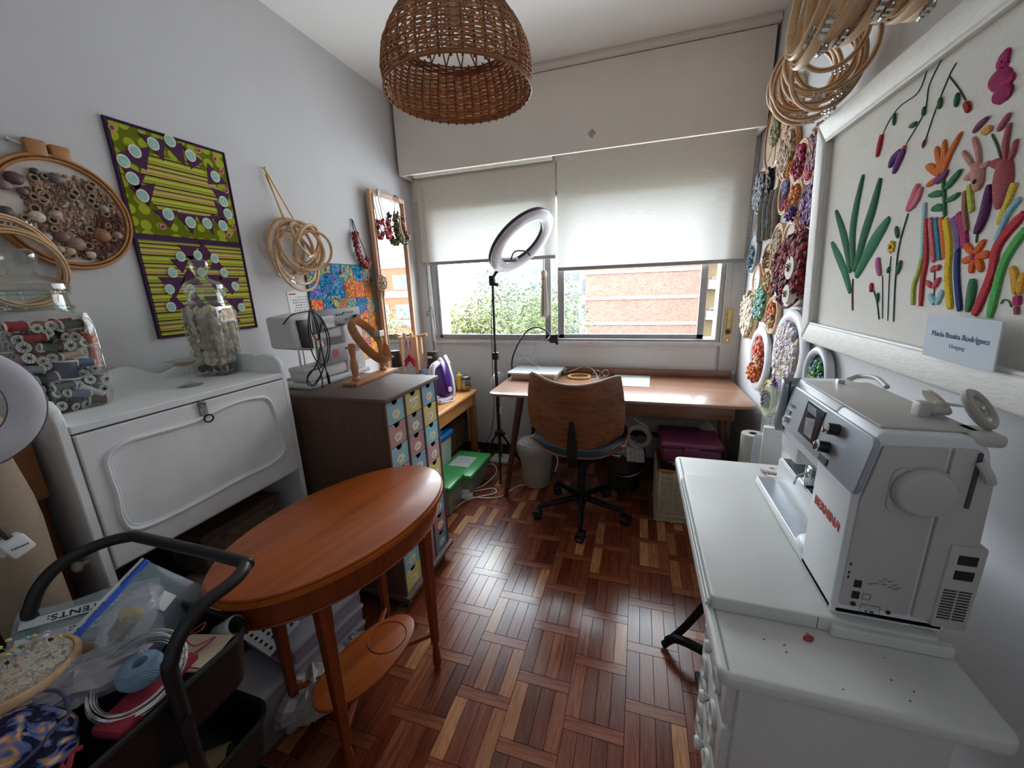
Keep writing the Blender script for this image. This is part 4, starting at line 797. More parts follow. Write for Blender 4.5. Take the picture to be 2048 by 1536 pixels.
t=T('charging_cable','thin white charging cable looped over the back of the desk','cable',(-.9,3.0,.757)); obj('cable',join(tube(smooth([(-.02,.0,.01),(-.03,.02,.08),(.02,.03,.13),(.09,.02,.09),(.16,-.01,.06),(.17,-.03,.05)],8),.0022,6),tube(smooth([(.36,.02,.01),(.38,.0,.05),(.36,-.02,.02),(.42,.0,.03),(.5,.03,.06),(.58,.0,.05),(.63,-.08,.0),(.57,-.12,.0)],8),.002,6)),WHITEP,t,True)
t=T('paper_sheet','small stack of white papers behind the laptop','paper',(-.66,3.03,.755)); obj('sheets',rbox(-.09,.09,-.02,.035,0,.05,.002),mat('#dcdde0',.8),t)
# gooseneck phone clamp
t=T('gooseneck_holder','black gooseneck phone holder clamped to the desk edge','phone holder',(-.985,2.93,.755))
obj('neck',tube(smooth([(.03,.03,.0),(.02,.05,.1),(.06,.07,.22),(.14,.08,.34),(.22,.08,.375),(.30,.07,.35),(.345,.06,.30)],8),.0065,8),BLACK,t,True)
obj('desk_clamp',join(rbox(.0,.06,.0,.045,.0,.012,.003),rbox(-.005,.01,.0,.045,-.06,.012,.003),rbox(-.005,.055,.0,.045,-.065,-.053,.003),cyl((.04,.02,-.09),(.04,.02,-.02),.006,n=10)),BLACK,t,True)
hd=obj('phone_clip',bevel(rot(ext(circ(0,0,.045,.034,6),-.012,.012),'Z',15),.005),BLACK,t,True,loc=(.365,.05,.285)); obj('clip_jaw',join(rbox(-.03,.05,-.018,.0,.028,.036,.003),rbox(.02,.04,-.02,.01,-.04,.04,.003)),BLACKR,hd,True)
obj('thin_arm',tube([(.05,.06,.17),(.08,.06,.15),(.13,.06,.145),(.2,.06,.15),(.225,.06,.25),(.26,.06,.262),(.34,.055,.265)],.0025,6),mat('#9a9ca2',.3,.8),t,True)
# ================= office chair =================
ch=T('office_chair','walnut shell desk chair with black seat on five casters','chair',(-.30,2.27,0),-3)
CWD=wood('#6b3d2a','#96603f','x',.35,7,'chair_walnut',k=16,coat=.15)
for i in range(5):
    a=math.radians(-80+72*i); ca,sa=math.cos(a),math.sin(a)
    lg=obj('base_leg',tube([(ca*.03,sa*.03,.125),(ca*.2,sa*.2,.10),(ca*.285,sa*.285,.085)],[.02,.016,.013],8),DARKMET,ch,True)
    caster(ch,ca*.285,sa*.285,.029,.045,a+1.2)
obj('hub',cyl((0,0,.09),(0,0,.16),.035,.03,18),DARKMET,ch,True); obj('gas_column',cyl((0,0,.15),(0,0,.42),.024,n=18),BLACK,ch,True); obj('piston',cyl((0,0,.3),(0,0,.44),.015,n=14),METAL,ch,True)
obj('lever',join(tube([(0,.02,.42),(.12,.06,.41),(.2,.08,.40)],.005,8),rbox(.19,.23,.07,.09,.392,.408,.003)),METAL,ch,True)
obj('seat_mount',rbox(-.09,.09,-.1,.1,.42,.462,.006),DARKMET,ch)
def seatf(u,v):
    x=(u-.5)*.56*(1-.12*(v-.5)**2*4*(1 if v>.5 else .6)); y=-.235+.46*v; s_=abs(u-.5)*2
    return (x,y,.465+.10*s_**3.0+.03*max(0,(.25-v)/.25)**2-.015*max(0,(v-.8)/.2)**2)
obj('seat_shell',solid(grid(seatf,25,17),-.012),CWD,ch,True)
obj('seat_cushion',solid(grid(lambda u,v:tuple(Vector(seatf(.02+.96*u,.02+.96*v))+Vector((0,0,.006+.03*min(1,8*u*(1-u)*2)*min(1,8*v*(1-v)*2)))),25,17),-.014),mat('#0f1014',.9,var=.1,sc=60,bump=.2,bs=300,spec=.15),ch,True)
def backf(u,v):
    w_=(.50-.02*v+.04*math.sin(PI*v))*(1 if v>.12 else .88+.12*v/.12); s_=(u-.5)*2
    z=.57+.385*v+.045*abs(s_)**2.0*(v**2)*(1-.35*abs(s_)**8)-.015*(1-abs(s_)**2)*(v**6)-.0*(1-v); z+=.06*abs(s_)**2.5*(1-v)**2
    y=-.26+.075*s_*s_-.055*v
    return (w_/2*s_,y,z)
obj('backrest_shell',solid(grid(backf,29,15),-.011),CWD,ch,True)
obj('backrest_pad',solid(grid(lambda u,v:tuple(Vector(backf(.02+.96*u,.02+.96*v))+Vector((0,.014,.001))),25,13),-.02),mat('#16171b',.5,var=.1,sc=60),ch,True)
obj('white_edge',tube([tuple(Vector(backf(i/40,1))+Vector((0,.0,.002))) for i in range(41)],.0035,6),mat('#cfcac4',.5),ch,True)
sp=[(0,-.305,.74),(0,-.295,.66),(0,-.286,.56),(0,-.27,.48),(0,-.2,.43),(0,-.05,.43)]
P_=smooth(sp,5); V=[];F=[]
for i,p in enumerate(P_):
    hw=.010+.019*min(1,i/9); dv=(P_[min(i+1,len(P_)-1)]-P_[max(i-1,0)]).normalized(); nv=Vector((0,-dv.z,dv.y))*.007
    for sx,k in ((-hw,1),(hw,1),(hw,-1),(-hw,-1)): V.append((sx,p.y+nv.y*k,p.z+nv.z*k))
for i in range(len(P_)-1):
    for j in range(4): F.append((i*4+j,i*4+(j+1)%4,i*4+4+(j+1)%4,i*4+4+j))
F+=[(0,1,2,3),tuple(len(V)-4+j for j in range(4))]
obj('back_bracket',bevel((V,F),.003,1,50),BLACKR,ch,True)
# ================= under the desk =================
t=T('waste_bin','beige swing-lid waste bin lined with a clear plastic bag','bin',(-.68,2.60,0))
BIN=PLAST('#b3aaa2',.5)
obj('bucket',lathe([(0,.003),(.095,.003),(.1,.01),(.125,.30),(.128,.31)],32),BIN,t,True); obj('lid',lathe([(.13,.30),(.13,.325),(.118,.345),(.09,.352),(0,.356)],32),PLAST('#c2bcb6',.4),t,True); obj('lid_seam',ring(.105,.0025,32,6,(0,0,.349)),mat('#8a857f',.6),t)
obj('bin_bag',lathe([(.128,.23),(.135,.26),(.145,.29),(.148,.32),(.138,.34),(.126,.33)],40,poly=lambda a:1+.04*math.sin(7*a)+.03*math.sin(11*a+1)),film('#d4d4da',.4,.2),t,True)
obj('bin_handle',tube(smooth([(.125,.0,.28),(.16,.02,.2),(.14,.02,.1)],6),.005,8),WHITEP,t,True)
t=T('metal_bucket','dark galvanised metal bucket stuffed with cloth under the desk','bucket',(-.055,2.70,0))
obj('bucket',lathe([(0,.003),(.105,.003),(.108,.01),(.125,.16),(.128,.163),(.127,.17),(.142,.29),(.148,.295),(.142,.3)],36),mat('#55504d',.4,.75,var=.2,sc=8),t,True); obj('hoop_band',join(ring(.119,.003,36,6,(0,0,.12)),ring(.138,.003,36,6,(0,0,.25))),mat('#5f5a57',.35,.8),t,True)
obj('bail',tube(smooth([(-.145,0,.28),(-.155,-.08,.22),(-.06,-.16,.17),(.06,-.16,.17),(.155,-.08,.22),(.145,0,.28)],6),.003,6),METAL,t,True)
rr=random.Random(9)
cl=T('fabric_bundle','white and violet printed cloth spilling from the metal bucket','cloth',(-.055,2.70,.26)); obj('cloth',ell((0,0,.05),(.13,.13,.08),24,14,.25,5),fabric(['#c9c3ba','#5a4a78','#d8d2c8','#b9b2a8','#3f3560'],30),cl,True)
for i in range(4): obj('cloth_fold',tube(smooth([(.0+.03*i,-.06,.1),(.03+.028*i,-.13,.09),(.04+.027*i,-.165,.02)],5),.018,8,flat=.6),mat('#c2bbb0',.9,var=.2,sc=50),cl,True)
co=T('cable_coil','coiled thick white cable resting on the cloth in the bucket','cable',(.035,2.64,.40)); gs=[]
for i in range(6): gs.append(ring(.075-.004*(i%3),.0065,36,8,(.006*(i%2),-.008*i,.02+.004*i),(.25*math.sin(i*2),-1,.3*math.cos(i*1.7))))
obj('coil',join(*gs,tube(smooth([(.05,-.02,.06),(.06,-.03,.1),(.0,-.03,.14),(-.03,-.02,.16)],6),.0065,8)),mat('#c4bdb2',.5),co,True)
# cream wicker hamper with pink box
t=T('wicker_hamper','cream wicker hamper with wooden rim beside the white table','basket',(.33,2.47,0)); CRW=mat('#b9aa92',.75,var=.15,sc=50)
obj('wall',join(box(-.17,.17,-.16,-.15,.01,.33),box(-.17,.17,.15,.16,.01,.33),box(-.17,-.16,-.16,.16,.01,.33),box(.16,.17,-.16,.16,.01,.33),box(-.17,.17,-.16,.16,0,.015)),mat('#7d6c56',.8),t)
gs=[]
for k in range(26):
    z=.018+.0122*k
    gs.append(tube([(-.176,-.163,z),(-.176,.163,z)],.0052,6)); gs.append(tube([(-.173,-.166,z),(.173,-.166,z)],.0052,6))
obj('wicker_strand',join(*gs),CRW,t,True,kind='stuff')
for i in range(5): obj('stake',rbox(-.184,-.172,-.16+.075*i,-.145+.075*i,.0,.34,.003),CRW,t,True)
for i in range(5): obj('stake',rbox(-.17+.08*i,-.155+.08*i,-.174,-.162,0,.34,.003),CRW,t,True)
obj('rim',tube([(-.172,-.162,.34),(.172,-.162,.34),(.172,.162,.34),(-.172,.162,.34)],.013,8,True),wood('#8a5a34','#a06c42','x',.5,10,'rim_wood'),t,True)
for z_ in (.015,.05): obj('base_braid',tube([(-.176,-.166,z_),(.176,-.166,z_),(.176,.166,z_),(-.176,.166,z_)],.009,8,True),CRW,t,True)
bag=T('plastic_bag','translucent plastic bag bulging between hamper and pink box','plastic bag',(.33,2.47,.34)); obj('film',ell((0,0,.04),(.15,.14,.045),20,10,.2,7),film('#b9b2ae',.6,.3),bag,True)
t=T('storage_box','raspberry pink lidded plastic box on top of the wicker hamper','box',(.33,2.47,.40)); PK_=PLAST('#6d3048',.4); obj('body',rbox(-.165,.165,-.15,.15,0,.09,.02,3),PK_,t,True); obj('lid',rbox(-.172,.172,-.157,.157,.085,.125,.016,3),PLAST('#743450',.4),t,True); obj('latch',join(rbox(-.04,.04,-.165,-.15,.05,.10,.004)),PK_,t,True)
t=T('cloth_bundle','cream stuffed cloth bundle leaning on the pink box','cloth',(.50,2.62,.36)); obj('cloth',rot(ell((0,0,.10),(.06,.07,.12),18,12,.12,3),'Y',-18),mat('#a99c8a',.95,var=.12,sc=30,bump=.4),t,True); 
t=T('low_stool','dark wooden stool standing behind the metal bucket','stool',(.25,2.90,0)); DW=wood('#2b1a12','#3c261b','x',.5,8,'dark_wood'); obj('seat',rbox(-.28,.28,-.09,.1,.36,.385,.004),DW,t,True)
for x in (-.24,.24):
    for y in (-.06,.07): obj('leg',rbox(x-.018,x+.018,y-.018,y+.018,0,.36,.003),DW,t)
t=T('paper_roll','long white paper roll lying on the dark stool under the desk','paper roll',(.22,2.90,.385)); obj('roll',tube([(-.30,0,.055),(.30,0,.055)],.053,24),mat('#a9a39b',.8,var=.04),t,True); obj('loose_edge',rbox(-.30,.30,-.056,-.05,.0,.055,.001),mat('#aca69e',.8),t)
t=T('paper_towel_roll','white paper towel roll standing behind the white table','paper roll',(.60,2.20,.44)); obj('roll',lathe([(.02,0),(.052,0),(.054,.005),(.054,.215),(.052,.22),(.02,.22)],28),mat('#b9b5ae',.9,var=.04,sc=60,bump=.2),t,True); obj('cardboard_core',lathe([(.02,.001),(.02,.2195),(.017,.2195),(.017,.001)],20),mat('#4a3528',.9),t)
t=T('corner_shelf','low dark corner shelf unit carrying the paper towel roll','shelf',(.59,2.20,0)); 
for x,y in ((-.08,-.09),(.08,-.09),(-.08,.09),(.08,.09)): obj('leg',rbox(x-.012,x+.012,y-.012,y+.012,0,.43,.002),DW,t)
obj('board',rbox(-.093,.093,-.103,.103,.425,.44,.003),DW,t)
# ================= ring light on tripod =================
t=T('ring_light','large ring light on a black tripod stand left of the desk','ring light',(-1.01,2.72,0))
obj('pole',join(cyl((0,0,.14),(0,0,.95),.012,n=14),cyl((0,0,.95),(.005,0,1.47),.009,n=12)),BLACK,t,True)
obj('collar',rbox(-.02,.025,-.018,.018,.92,.975,.005),BLACKR,t,True); obj('collar',rbox(-.028,.028,-.026,.026,.305,.35,.006),BLACKR,t,True); obj('clamp_knob',cyl((.02,0,.33),(.05,0,.33),.012,n=12),BLACKR,t,True)
for px,py in ((-.19,-.03),(.07,-.20),(.12,.18)):
    obj('leg',tube([(px*.08,py*.08,.33),(px*1.0,py*1.0,.012)],.0085,8),BLACK,t,True); obj('brace',tube([(0,0,.16),(px*.55,py*.55,.15)],.004,6),BLACK,t,True); obj('rubber_foot',ell((px,py,.012),(.014,.014,.012),10,8),BLACKR,t,True)
obj('yoke',tube([(.0,0,1.50),(.03,.008,1.55),(.078,.026,1.585)],.011,8),BLACKR,t,True)
obj('tilt_head',join(rbox(-.018,.022,-.018,.018,1.46,1.53,.005),cyl((.015,-.005,1.47),(.05,-.01,1.465),.012,n=12)),BLACKR,t,True)
cR=Vector((.235,-.02,1.741)); nR=Vector((.66,-.215,-.72)).normalized()
def hring(R,r0,h0,n=64,m=10): return None
rg=obj('diffuser_ring',ring(.218,.036,72,12,cR+nR*.008,nR,h=.018),mat('#c9c6cf',.25,var=.02,name='frosted_acrylic'),t,True)
obj('housing_ring',ring(.218,.038,72,12,cR-nR*.014,nR,h=.014),mat('#3a393d',.5),t,True)
obj('phone_bracket',join(rot(rbox(-.05,.05,-.02,.02,-.008,.008,.004),'X',30,(0,0,0))),mat('#85838a',.4),t,True,loc=cR+Vector((-.09,.03,-.11)))
obj('bracket_wire',tube(smooth([cR+Vector((-.08,.0,-.11)),cR+Vector((-.05,.0,-.06)),cR+Vector((.02,.02,-.06)),cR+Vector((.05,.03,-.09))],6),.005,8),BLACK,t,True)
obj('power_wire',tube(smooth([(.0,.01,1.47),(-.03,.03,1.2),(-.045,.05,.9),(-.05,.05,.7),(-.03,.0,.55),(-.06,.0,.35),(-.11,-.02,.22),(-.10,-.05,.1),(-.13,-.1,.02)],8),.0028,6),BLACK,t,True)
t=T('wall_lamp_clip','small white round lamp hanging on a pole beside the tripod','lamp',(-1.075,2.93,0)); obj('pole',cyl((0,0,.02),(0,0,.75),.010,n=10),mat('#a9a29a',.5),t,True); obj('base',rbox(-.08,.08,-.08,.07,0,.025,.008),WHITEP,t,True); obj('disc_head',rot(cyl((0,-.02,.70),(0,.0,.70),.075,n=28),'Z',60),WHITEP,t,True); obj('bracket',rbox(-.02,.03,-.02,.02,.42,.47,.004),WHITEP,t); obj('screw_arm',tube([(0,0,.74),(-.03,-.01,.82),(.02,-.01,.83)],.004,6),METAL,t)
t=T('tassel','cream cotton tassel hanging in front of the window mullion','tassel',(-.70,3.03,1.20))
obj('loop',tube([(0,.0,.45),(0,0,.36)],.004,6),mat('#c9c3b8',.9),t,True); obj('head',ell((0,0,.335),(.024,.024,.032),14,10),mat('#cfc9be',.95,bump=.5),t,True); obj('wrap',lathe([(.019,.29),(.022,.295),(.022,.305),(.019,.31)],16),mat('#b48a6c',.8),t,True)
rr=random.Random(6); gs=[]
for i in range(70):
    a=rr.uniform(0,2*PI); r_=rr.uniform(.3,1); gs.append(tube([(.016*r_*math.cos(a),.016*r_*math.sin(a),.30),(.028*r_*math.cos(a),.026*r_*math.sin(a),.15),(.036*r_*math.cos(a),.033*r_*math.sin(a),rr.uniform(0,.03))],.003,5))
obj('strands',join(*gs),mat('#c4beb4',.95,isl=.1),t,True,kind='stuff')
# ================= oval occasional table =================
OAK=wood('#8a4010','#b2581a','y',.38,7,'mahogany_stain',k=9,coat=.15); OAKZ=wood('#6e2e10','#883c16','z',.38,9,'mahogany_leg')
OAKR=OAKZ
t=T('oval_table','oval reddish brown side table with a lower oval shelf','side table',(-.875,.90,0),-13)
A,B=.23,.385
ov=lambda k,d=0:[(x,y) for x,y in circ(0,0,A*k+d,B*k+d,64)]
obj('top',bevel(ext(ov(1),.742,.752,'xy'),.003,2),OAK,t,True)
obj('top_moulding',join(ext(ov(1,.006),.728,.742,'xy'),ext(ov(1,-.006),.720,.728,'xy')),OAK,t,True)
obj('apron',join(ext(ov(1,-.022),.645,.720,'xy')),OAKR,t,True); obj('apron_bead',tube([(x,y,.648) for x,y in circ(0,0,A-.02,B-.02,64)],.004,6,True),OAKR,t,True)
LG=[(.135,.20),(-.135,.20),(-.135,-.20),(.135,-.20)]
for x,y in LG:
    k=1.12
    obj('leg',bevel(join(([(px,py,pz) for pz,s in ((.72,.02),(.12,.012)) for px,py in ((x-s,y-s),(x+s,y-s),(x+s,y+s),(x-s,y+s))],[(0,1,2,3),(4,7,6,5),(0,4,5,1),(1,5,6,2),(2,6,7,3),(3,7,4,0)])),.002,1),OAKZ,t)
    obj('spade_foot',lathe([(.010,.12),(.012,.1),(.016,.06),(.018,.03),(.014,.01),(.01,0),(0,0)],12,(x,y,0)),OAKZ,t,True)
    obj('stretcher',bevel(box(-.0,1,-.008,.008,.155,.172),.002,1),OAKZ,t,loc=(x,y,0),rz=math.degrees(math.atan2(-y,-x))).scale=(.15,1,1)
sh=obj('lower_shelf',bevel(ext(circ(0,0,.105,.205,56),.165,.18,'xy'),.004,2),OAK,t,True)
obj('shelf_ring',tube([(x,y,.1805) for x,y in circ(0,.09,.07,.07,36)],.0018,5,True),OAKR,sh)
# ================= stored things under the table =================
def clearbox(loc,w,dp,h,lab,c='#b9aec0',rz=0,tiers=1):
    t=T('organizer_box',lab,'box',loc,rz); obj('body',rbox(-w/2,w/2,-dp/2,dp/2,0,h,.008),film(c,.45,.2),t,True); obj('lid',rbox(-w/2-.004,w/2+.004,-dp/2-.004,dp/2+.004,h-.012,h+.004,.004),film('#d5d0d8',.5,.2),t,True)
    rr=random.Random(w+h); gs=[box(x,x+.02,y,y+.04,.004,h*.6*rr.random()+.01) for x in [(-w/2+.02)+i*(w-.05)/6 for i in range(6)] for y in [(-dp/2+.02)+j*(dp-.06)/4 for j in range(4)]]
    obj('contents',join(*gs),multi(['#5a4152','#8d8088','#3a3038','#a89a90','#6a5a6a'],.7),t,kind='stuff'); return t
for i,l in enumerate(('bottom','second','third','top')): clearbox((-1.17,.93,.002+.075*i),.26,.30,.066,'clear purple tinted organizer box, %s of the stack under the table'%l,rz=-12+2*i)
clearbox((-1.20,.68,.0),.22,.20,.2,'clear plastic drawer box beside the trolley wheels','#c9c4cc',-8)
t=T('plastic_bag','crumpled white plastic bag on the floor under the oval table','plastic bag',(-1.06,.83,0))
rr=random.Random(2)
def crumple(rx,ry,rz_,seed,amp=.35,n=22,m=14): return ell((0,0,rz_),(rx,ry,rz_),n,m,amp,seed)
obj('film',crumple(.11,.15,.09,5),mat('#bdb6b3',.45,var=.06,sc=20,bump=.6,bs=25),t); obj('bag_ear',mv(crumple(.05,.06,.05,8),.07,.13,.06),mat('#bdb6b3',.45,var=.06,sc=20,bump=.6,bs=25),t)
t=T('perforated_tray','white perforated plastic tray leaning by the organizer boxes','tray',(-1.19,.80,.31),-10); 
obj('tray',rot(rbox(-.09,.09,-.06,.06,0,.004,.002),'X',18),WHITEP,t); obj('perforation',rot(join(*[cyl((-.07+.028*i,-.04+.027*j,.003),(-.07+.028*i,-.04+.027*j,.0052),.006,n=8) for i in range(6) for j in range(4)]),'X',18),BLACK,t,kind='stuff')
# ================= black trolley =================
TR=mat('#141416',.42,var=.1,name='black_powder_coat')
tr=T('utility_trolley','black rolling trolley cart heaped with craft supplies at the lower left','trolley',(-1.035,.31,0))
hx,hy=.225,.215
for s_,n in ((-1,'left'),(1,'right')):
    pass
hp=[(.225,.04,.08),(.225,.04,.70),(.228,.05,.80),(.235,.10,.855),(.24,.175,.865),(.225,.212,.868),(.19,.222,.868),(-.12,.222,.868),(-.175,.215,.868),(-.215,.17,.866),(-.225,.10,.855),(-.226,.05,.80),(-.225,.04,.70),(-.225,.04,.08)]
obj('handle_frame',tube(smooth(hp,8),.0135,12),TR,tr,True)
def tier(z0,z1,nm):
    pts=rpoly(-hx+.02,hx-.02,-hy,hy,.05,6); pb=rpoly(-hx+.035,hx-.035,-hy+.015,hy-.015,.045,6); n=len(pts)
    V=[(x,y,z1) for x,y in pts]+[(x,y,z0) for x,y in pb]; F=[(i,(i+1)%n,n+(i+1)%n,n+i) for i in range(n)]+[tuple(range(n,2*n))]
    b=obj(nm,solid((V,F),.003),TR,tr,True); obj('rim',tube([(x,y,z1) for x,y in pts],.007,8,True),TR,b,True)
    return b
tier(.575,.70,'upper_basket'); tier(.33,.45,'middle_basket'); tier(.09,.2,'lower_basket')
for x,y in ((-.2,-.19),(.2,-.19),(-.2,.19),(.2,.19)): caster(tr,x,y,.028,.022,.6)
for s_ in (-1,1): obj('knob',cyl((s_*.212,.04,.66),(s_*.242,.04,.66),.012,n=12),TR,tr,True)
zt=.70
# pincushion hoop
t=T('pincushion','round floral pincushion in a hoop stuck with coloured pins','pincushion',(-1.095,.262,.762),20)
obj('hoop',ring(.083,.005,48,8,(0,0,.008),(0,0,1),h=.008),HOOPW,t,True); obj('under_hoop',ring(.080,.004,48,8,(0,0,-.008),(0,0,1),h=.006),mat('#c9c3b8',.8),t,True)
obj('cushion',lathe([(.08,.01),(.074,.022),(.05,.032),(.02,.036),(0,.036)],36),fabric(['#c4bba8','#bdb39c','#c9c1b0','#8a7a84','#c4bba8','#a89a80'],40,.9,False,'linen_print'),t,True)
PC=['#d8b04a','#7fc09a','#6a8fc0','#c06a6a','#a9d06a','#b8a8d0','#e0c890','#4a8a5a','#2a2230','#e8e8e0']
rr=random.Random(17)
for i in range(26):
    a=rr.uniform(0,6.28); q=.065*math.sqrt(rr.random()); x,y=q*math.cos(a),q*math.sin(a); d=Vector((rr.uniform(-.5,.5),rr.uniform(-.5,.5),1)).normalized(); L_=rr.uniform(.02,.045); p=Vector((x,y,.03)); e=p+d*L_
    pn=obj('pin',cyl(p,e,.0006,n=5),METAL,t); obj('pin_head',ell(tuple(e),(.006,.004,.003) if i%3 else (.0035,.0035,.0035),8,6),mat(PC[i%10],.3),pn,True)
# thread wire coil and yarn ball
t=T('wire_coil','coil of shiny silver aluminium wire in the trolley','wire coil',(-.905,.345,.735)); gs=[]; rr=random.Random(3)
nn=Vector((.25,-.35,.9))
for i in range(14): gs.append(ring(.062+.0012*i+rr.uniform(-.002,.002),.0011,56,5,(rr.uniform(-.003,.003),rr.uniform(-.003,.003),.002*(i%6)),nn+Vector((rr.uniform(-.06,.06),rr.uniform(-.06,.06),0))))
obj('coil',join(*gs),mat('#dcdcdc',.2,1),t,True,kind='stuff'); obj('wire_tie',tube([nn.normalized()*.01+Vector((.045,.045,.012)),Vector((.075,.06,.03))],.0014,6),METAL,t)
t=T('yarn_ball','pale blue crochet thread ball inside the wire coil','yarn ball',(-.90,.35,.725)); gs=[]
obj('ball',lathe([(.014,.0),(.030,.002),(.036,.014),(.036,.026),(.030,.038),(.014,.041),(.010,.03),(.010,.01)],32),mat('#6f8ba0',.8,var=.1,sc=30,bump=.4),t,True)
obj('strands',join(*[tube([(.014*math.cos(a),.014*math.sin(a),.041),(.030*math.cos(a+.25),.030*math.sin(a+.25),.0385),(.0362*math.cos(a+.5),.0362*math.sin(a+.5),.026),(.0362*math.cos(a+.8),.0362*math.sin(a+.8),.012)],.0007,5) for a in [2*PI*i/44 for i in range(44)]]),mat('#829cb0',.8),t,kind='stuff')
# zip bags
def bagsurf(w,h,amp,seed,th=.012):
    rr=random.Random(seed); ph=[rr.uniform(0,6) for _ in range(6)]
    f=lambda u,v,s:(w*(u-.5),h*(v-.5),s*th*math.sin(PI*u)**.5*math.sin(PI*min(1,v*1.02))**.5+amp*(math.sin(5*u+ph[0])*math.cos(4*v+ph[1])+.5*math.sin(11*u+ph[2]+3*v)))
    return join(grid(lambda u,v:f(u,v,1),16,16),grid(lambda u,v:f(u,v,-1),16,16))
t=T('zip_bag','clear printed freezer bag of cloth lying flat in the trolley','zip bag',(-1.17,.405,.735),0,rotm=(math.radians(8),math.radians(12),math.radians(62)))
zb=obj('film',bagsurf(.24,.20,.005,1),film('#a9bcc8',.38,.15),t,True); obj('zip_seal',rbox(-.12,.12,-.100,-.092,-.003,.003,.001),mat('#2f7fc0',.35),t); obj('white_strip',rbox(-.11,.11,.02,.05,.012,.0135,.0005),film('#d3d8dc',.75,.4),t); obj('write_strip',rbox(-.11,.11,-.035,-.008,.012,.0135,.0005),film('#d3d8dc',.75,.4),t)
text('bag_print','CONTENTS:',.026,BLACK,t,(.0,.035,.0142),(0,0,PI)); text('bag_print','DATE:',.026,BLACK,t,(.0,-.021,.0142),(0,0,PI))
obj('cloth_inside',rbox(-.08,.08,-.06,.07,-.008,.004,.004),mat('#8a8a78',.9,var=.2,sc=30),t)
zx=Vector((-.28,.93,.25)).normalized(); zz_=(Vector((.75,.05,.65))-zx*Vector((.75,.05,.65)).dot(zx)).normalized(); zbm=Matrix((zx,zz_.cross(zx),zz_)).transposed()
t=T('zip_bag','upright clear bag with a bright blue zip seal in the trolley','zip bag',(-1.085,.452,.725),0,rotm=zbm.to_euler())
obj('film',bagsurf(.22,.16,.004,4),film('#9fb0bc',.35,.15),t,True); obj('zip_seal',rbox(-.11,.11,.070,.083,-.004,.004,.0015),mat('#1c4fc0',.35),t); obj('zip_edge',rbox(-.11,.11,.085,.092,-.002,.002,.001),film('#d3d8dc',.5),t); obj('label_strip',rbox(.02,.06,-.03,.0,.013,.0145,.0005),WHITEP,t)
t=T('plastic_pouch','shiny clear pouch holding a yellow and brown trinket in the trolley','plastic bag',(-1.02,.425,.745),0,rotm=(.3,-.35,.4)); obj('film',crumple(.05,.075,.04,3,.25,18,10),film('#cfd3da',.32,.08),t,True); obj('yellow_spool',cyl((.0,.01,.03),(.02,-.01,.065),.014,n=14),mat('#b5a24a',.6),t,True); obj('brown_trinket',mv(crumple(.022,.026,.018,6,.5,10,7),.01,-.03,.03),mat('#6a5a30',.6,var=.3,sc=80),t)
t=T('white_plastic_bag','crumpled white plastic bag between pincushion and wire coil','plastic bag',(-1.005,.31,.70)); obj('film',rot(crumple(.055,.10,.035,9,.4,20,12),'Z',-35),film('#b5b4be',.6,.3),t)
t=T('floral_pouch','navy floral fabric pouch at the front of the trolley','pouch',(-.975,.20,.66)); obj('cloth',ell((0,0,.05),(.10,.075,.06),24,14,.06,2),fabric(['#10122a','#141634','#10122a','#5a6a9a','#c08a50','#d8c0b0'],22,.7,False,'navy_floral'),t,True); obj('gathered_rim',tube(smooth([(.09*math.cos(a),.07*math.sin(a),.10+.008*math.sin(5*a)) for a in [2*PI*i/14 for i in range(14)]],4,True),.003,6,True),mat('#3a4460',.7,var=.4,sc=60),t,True)
t=T('red_cloth','folded crimson cloth strip under the wire coil','cloth',(-.875,.35,.69),12); obj('cloth',bevel(box(-.045,.02,-.08,.08,0,.022),.008),mat('#8f2436',.9,var=.15,sc=50,bump=.4),t,True); obj('fringe',tube(smooth([(-.03,-.10,.015),(-.04,-.125,.02),(-.02,-.13,.012),(-.03,-.115,.02)],5),.004,6),mat('#b0303f',.9),t,True)
t=T('paper_card','cream card with red thread scribbled over it in the trolley','card',(-.90,.435,.695),15); obj('card',rbox(-.06,.06,-.045,.045,0,.003,.001),mat('#c9b9a0',.8),t); obj('red_thread',tube(smooth([(-.05,.03,.005),(-.02,.06,.02),(.0,.03,.03),(-.03,.02,.02),(.01,.0,.02),(.03,.03,.012),(.0,-.02,.006),(-.05,-.03,.006),(.05,-.04,.006)],7),.0016,5),mat('#a5424a',.8),t,True)
t=T('plum_cloth','dark plum cloth filling the near corner of the trolley','cloth',(-1.08,.17,.60)); obj('cloth',ell((0,0,.07),(.13,.075,.075),20,12,.15,6),mat('#33202e',.9,var=.2,sc=20),t,True)
t=T('brown_cloth','tawny scrap of cloth below the pincushion','cloth',(-1.12,.28,.68)); obj('cloth',ell((0,0,.04),(.10,.10,.045),18,10,.2,7),mat('#7a5638',.9,var=.25,sc=24),t,True)
t=T('clear_bag','small clear plastic bag at the left end of the trolley','plastic bag',(-1.13,.17,.735)); obj('film',crumple(.05,.05,.025,12,.3,16,10),film('#b9b0b4',.4,.1),t,True)
t=T('glue_gun_tip','translucent plastic scoop leaning inside the trolley basket','scoop',(-.94,.50,.66),10); obj('scoop',rot(lathe([(.004,0),(.02,.02),(.024,.08),(.02,.085)],16),'Y',60),film('#cfd6d4',.6,.2),t,True)
t=T('cardboard_tube','tan cardboard tube lying in the middle trolley basket','tube',(-.93,.40,.40)); obj('tube_wall',solid(cyl((-.05,-.1,.02),(.08,.02,.02),.035,n=22,caps=False),.003),mat('#8a7452',.85),t,True)
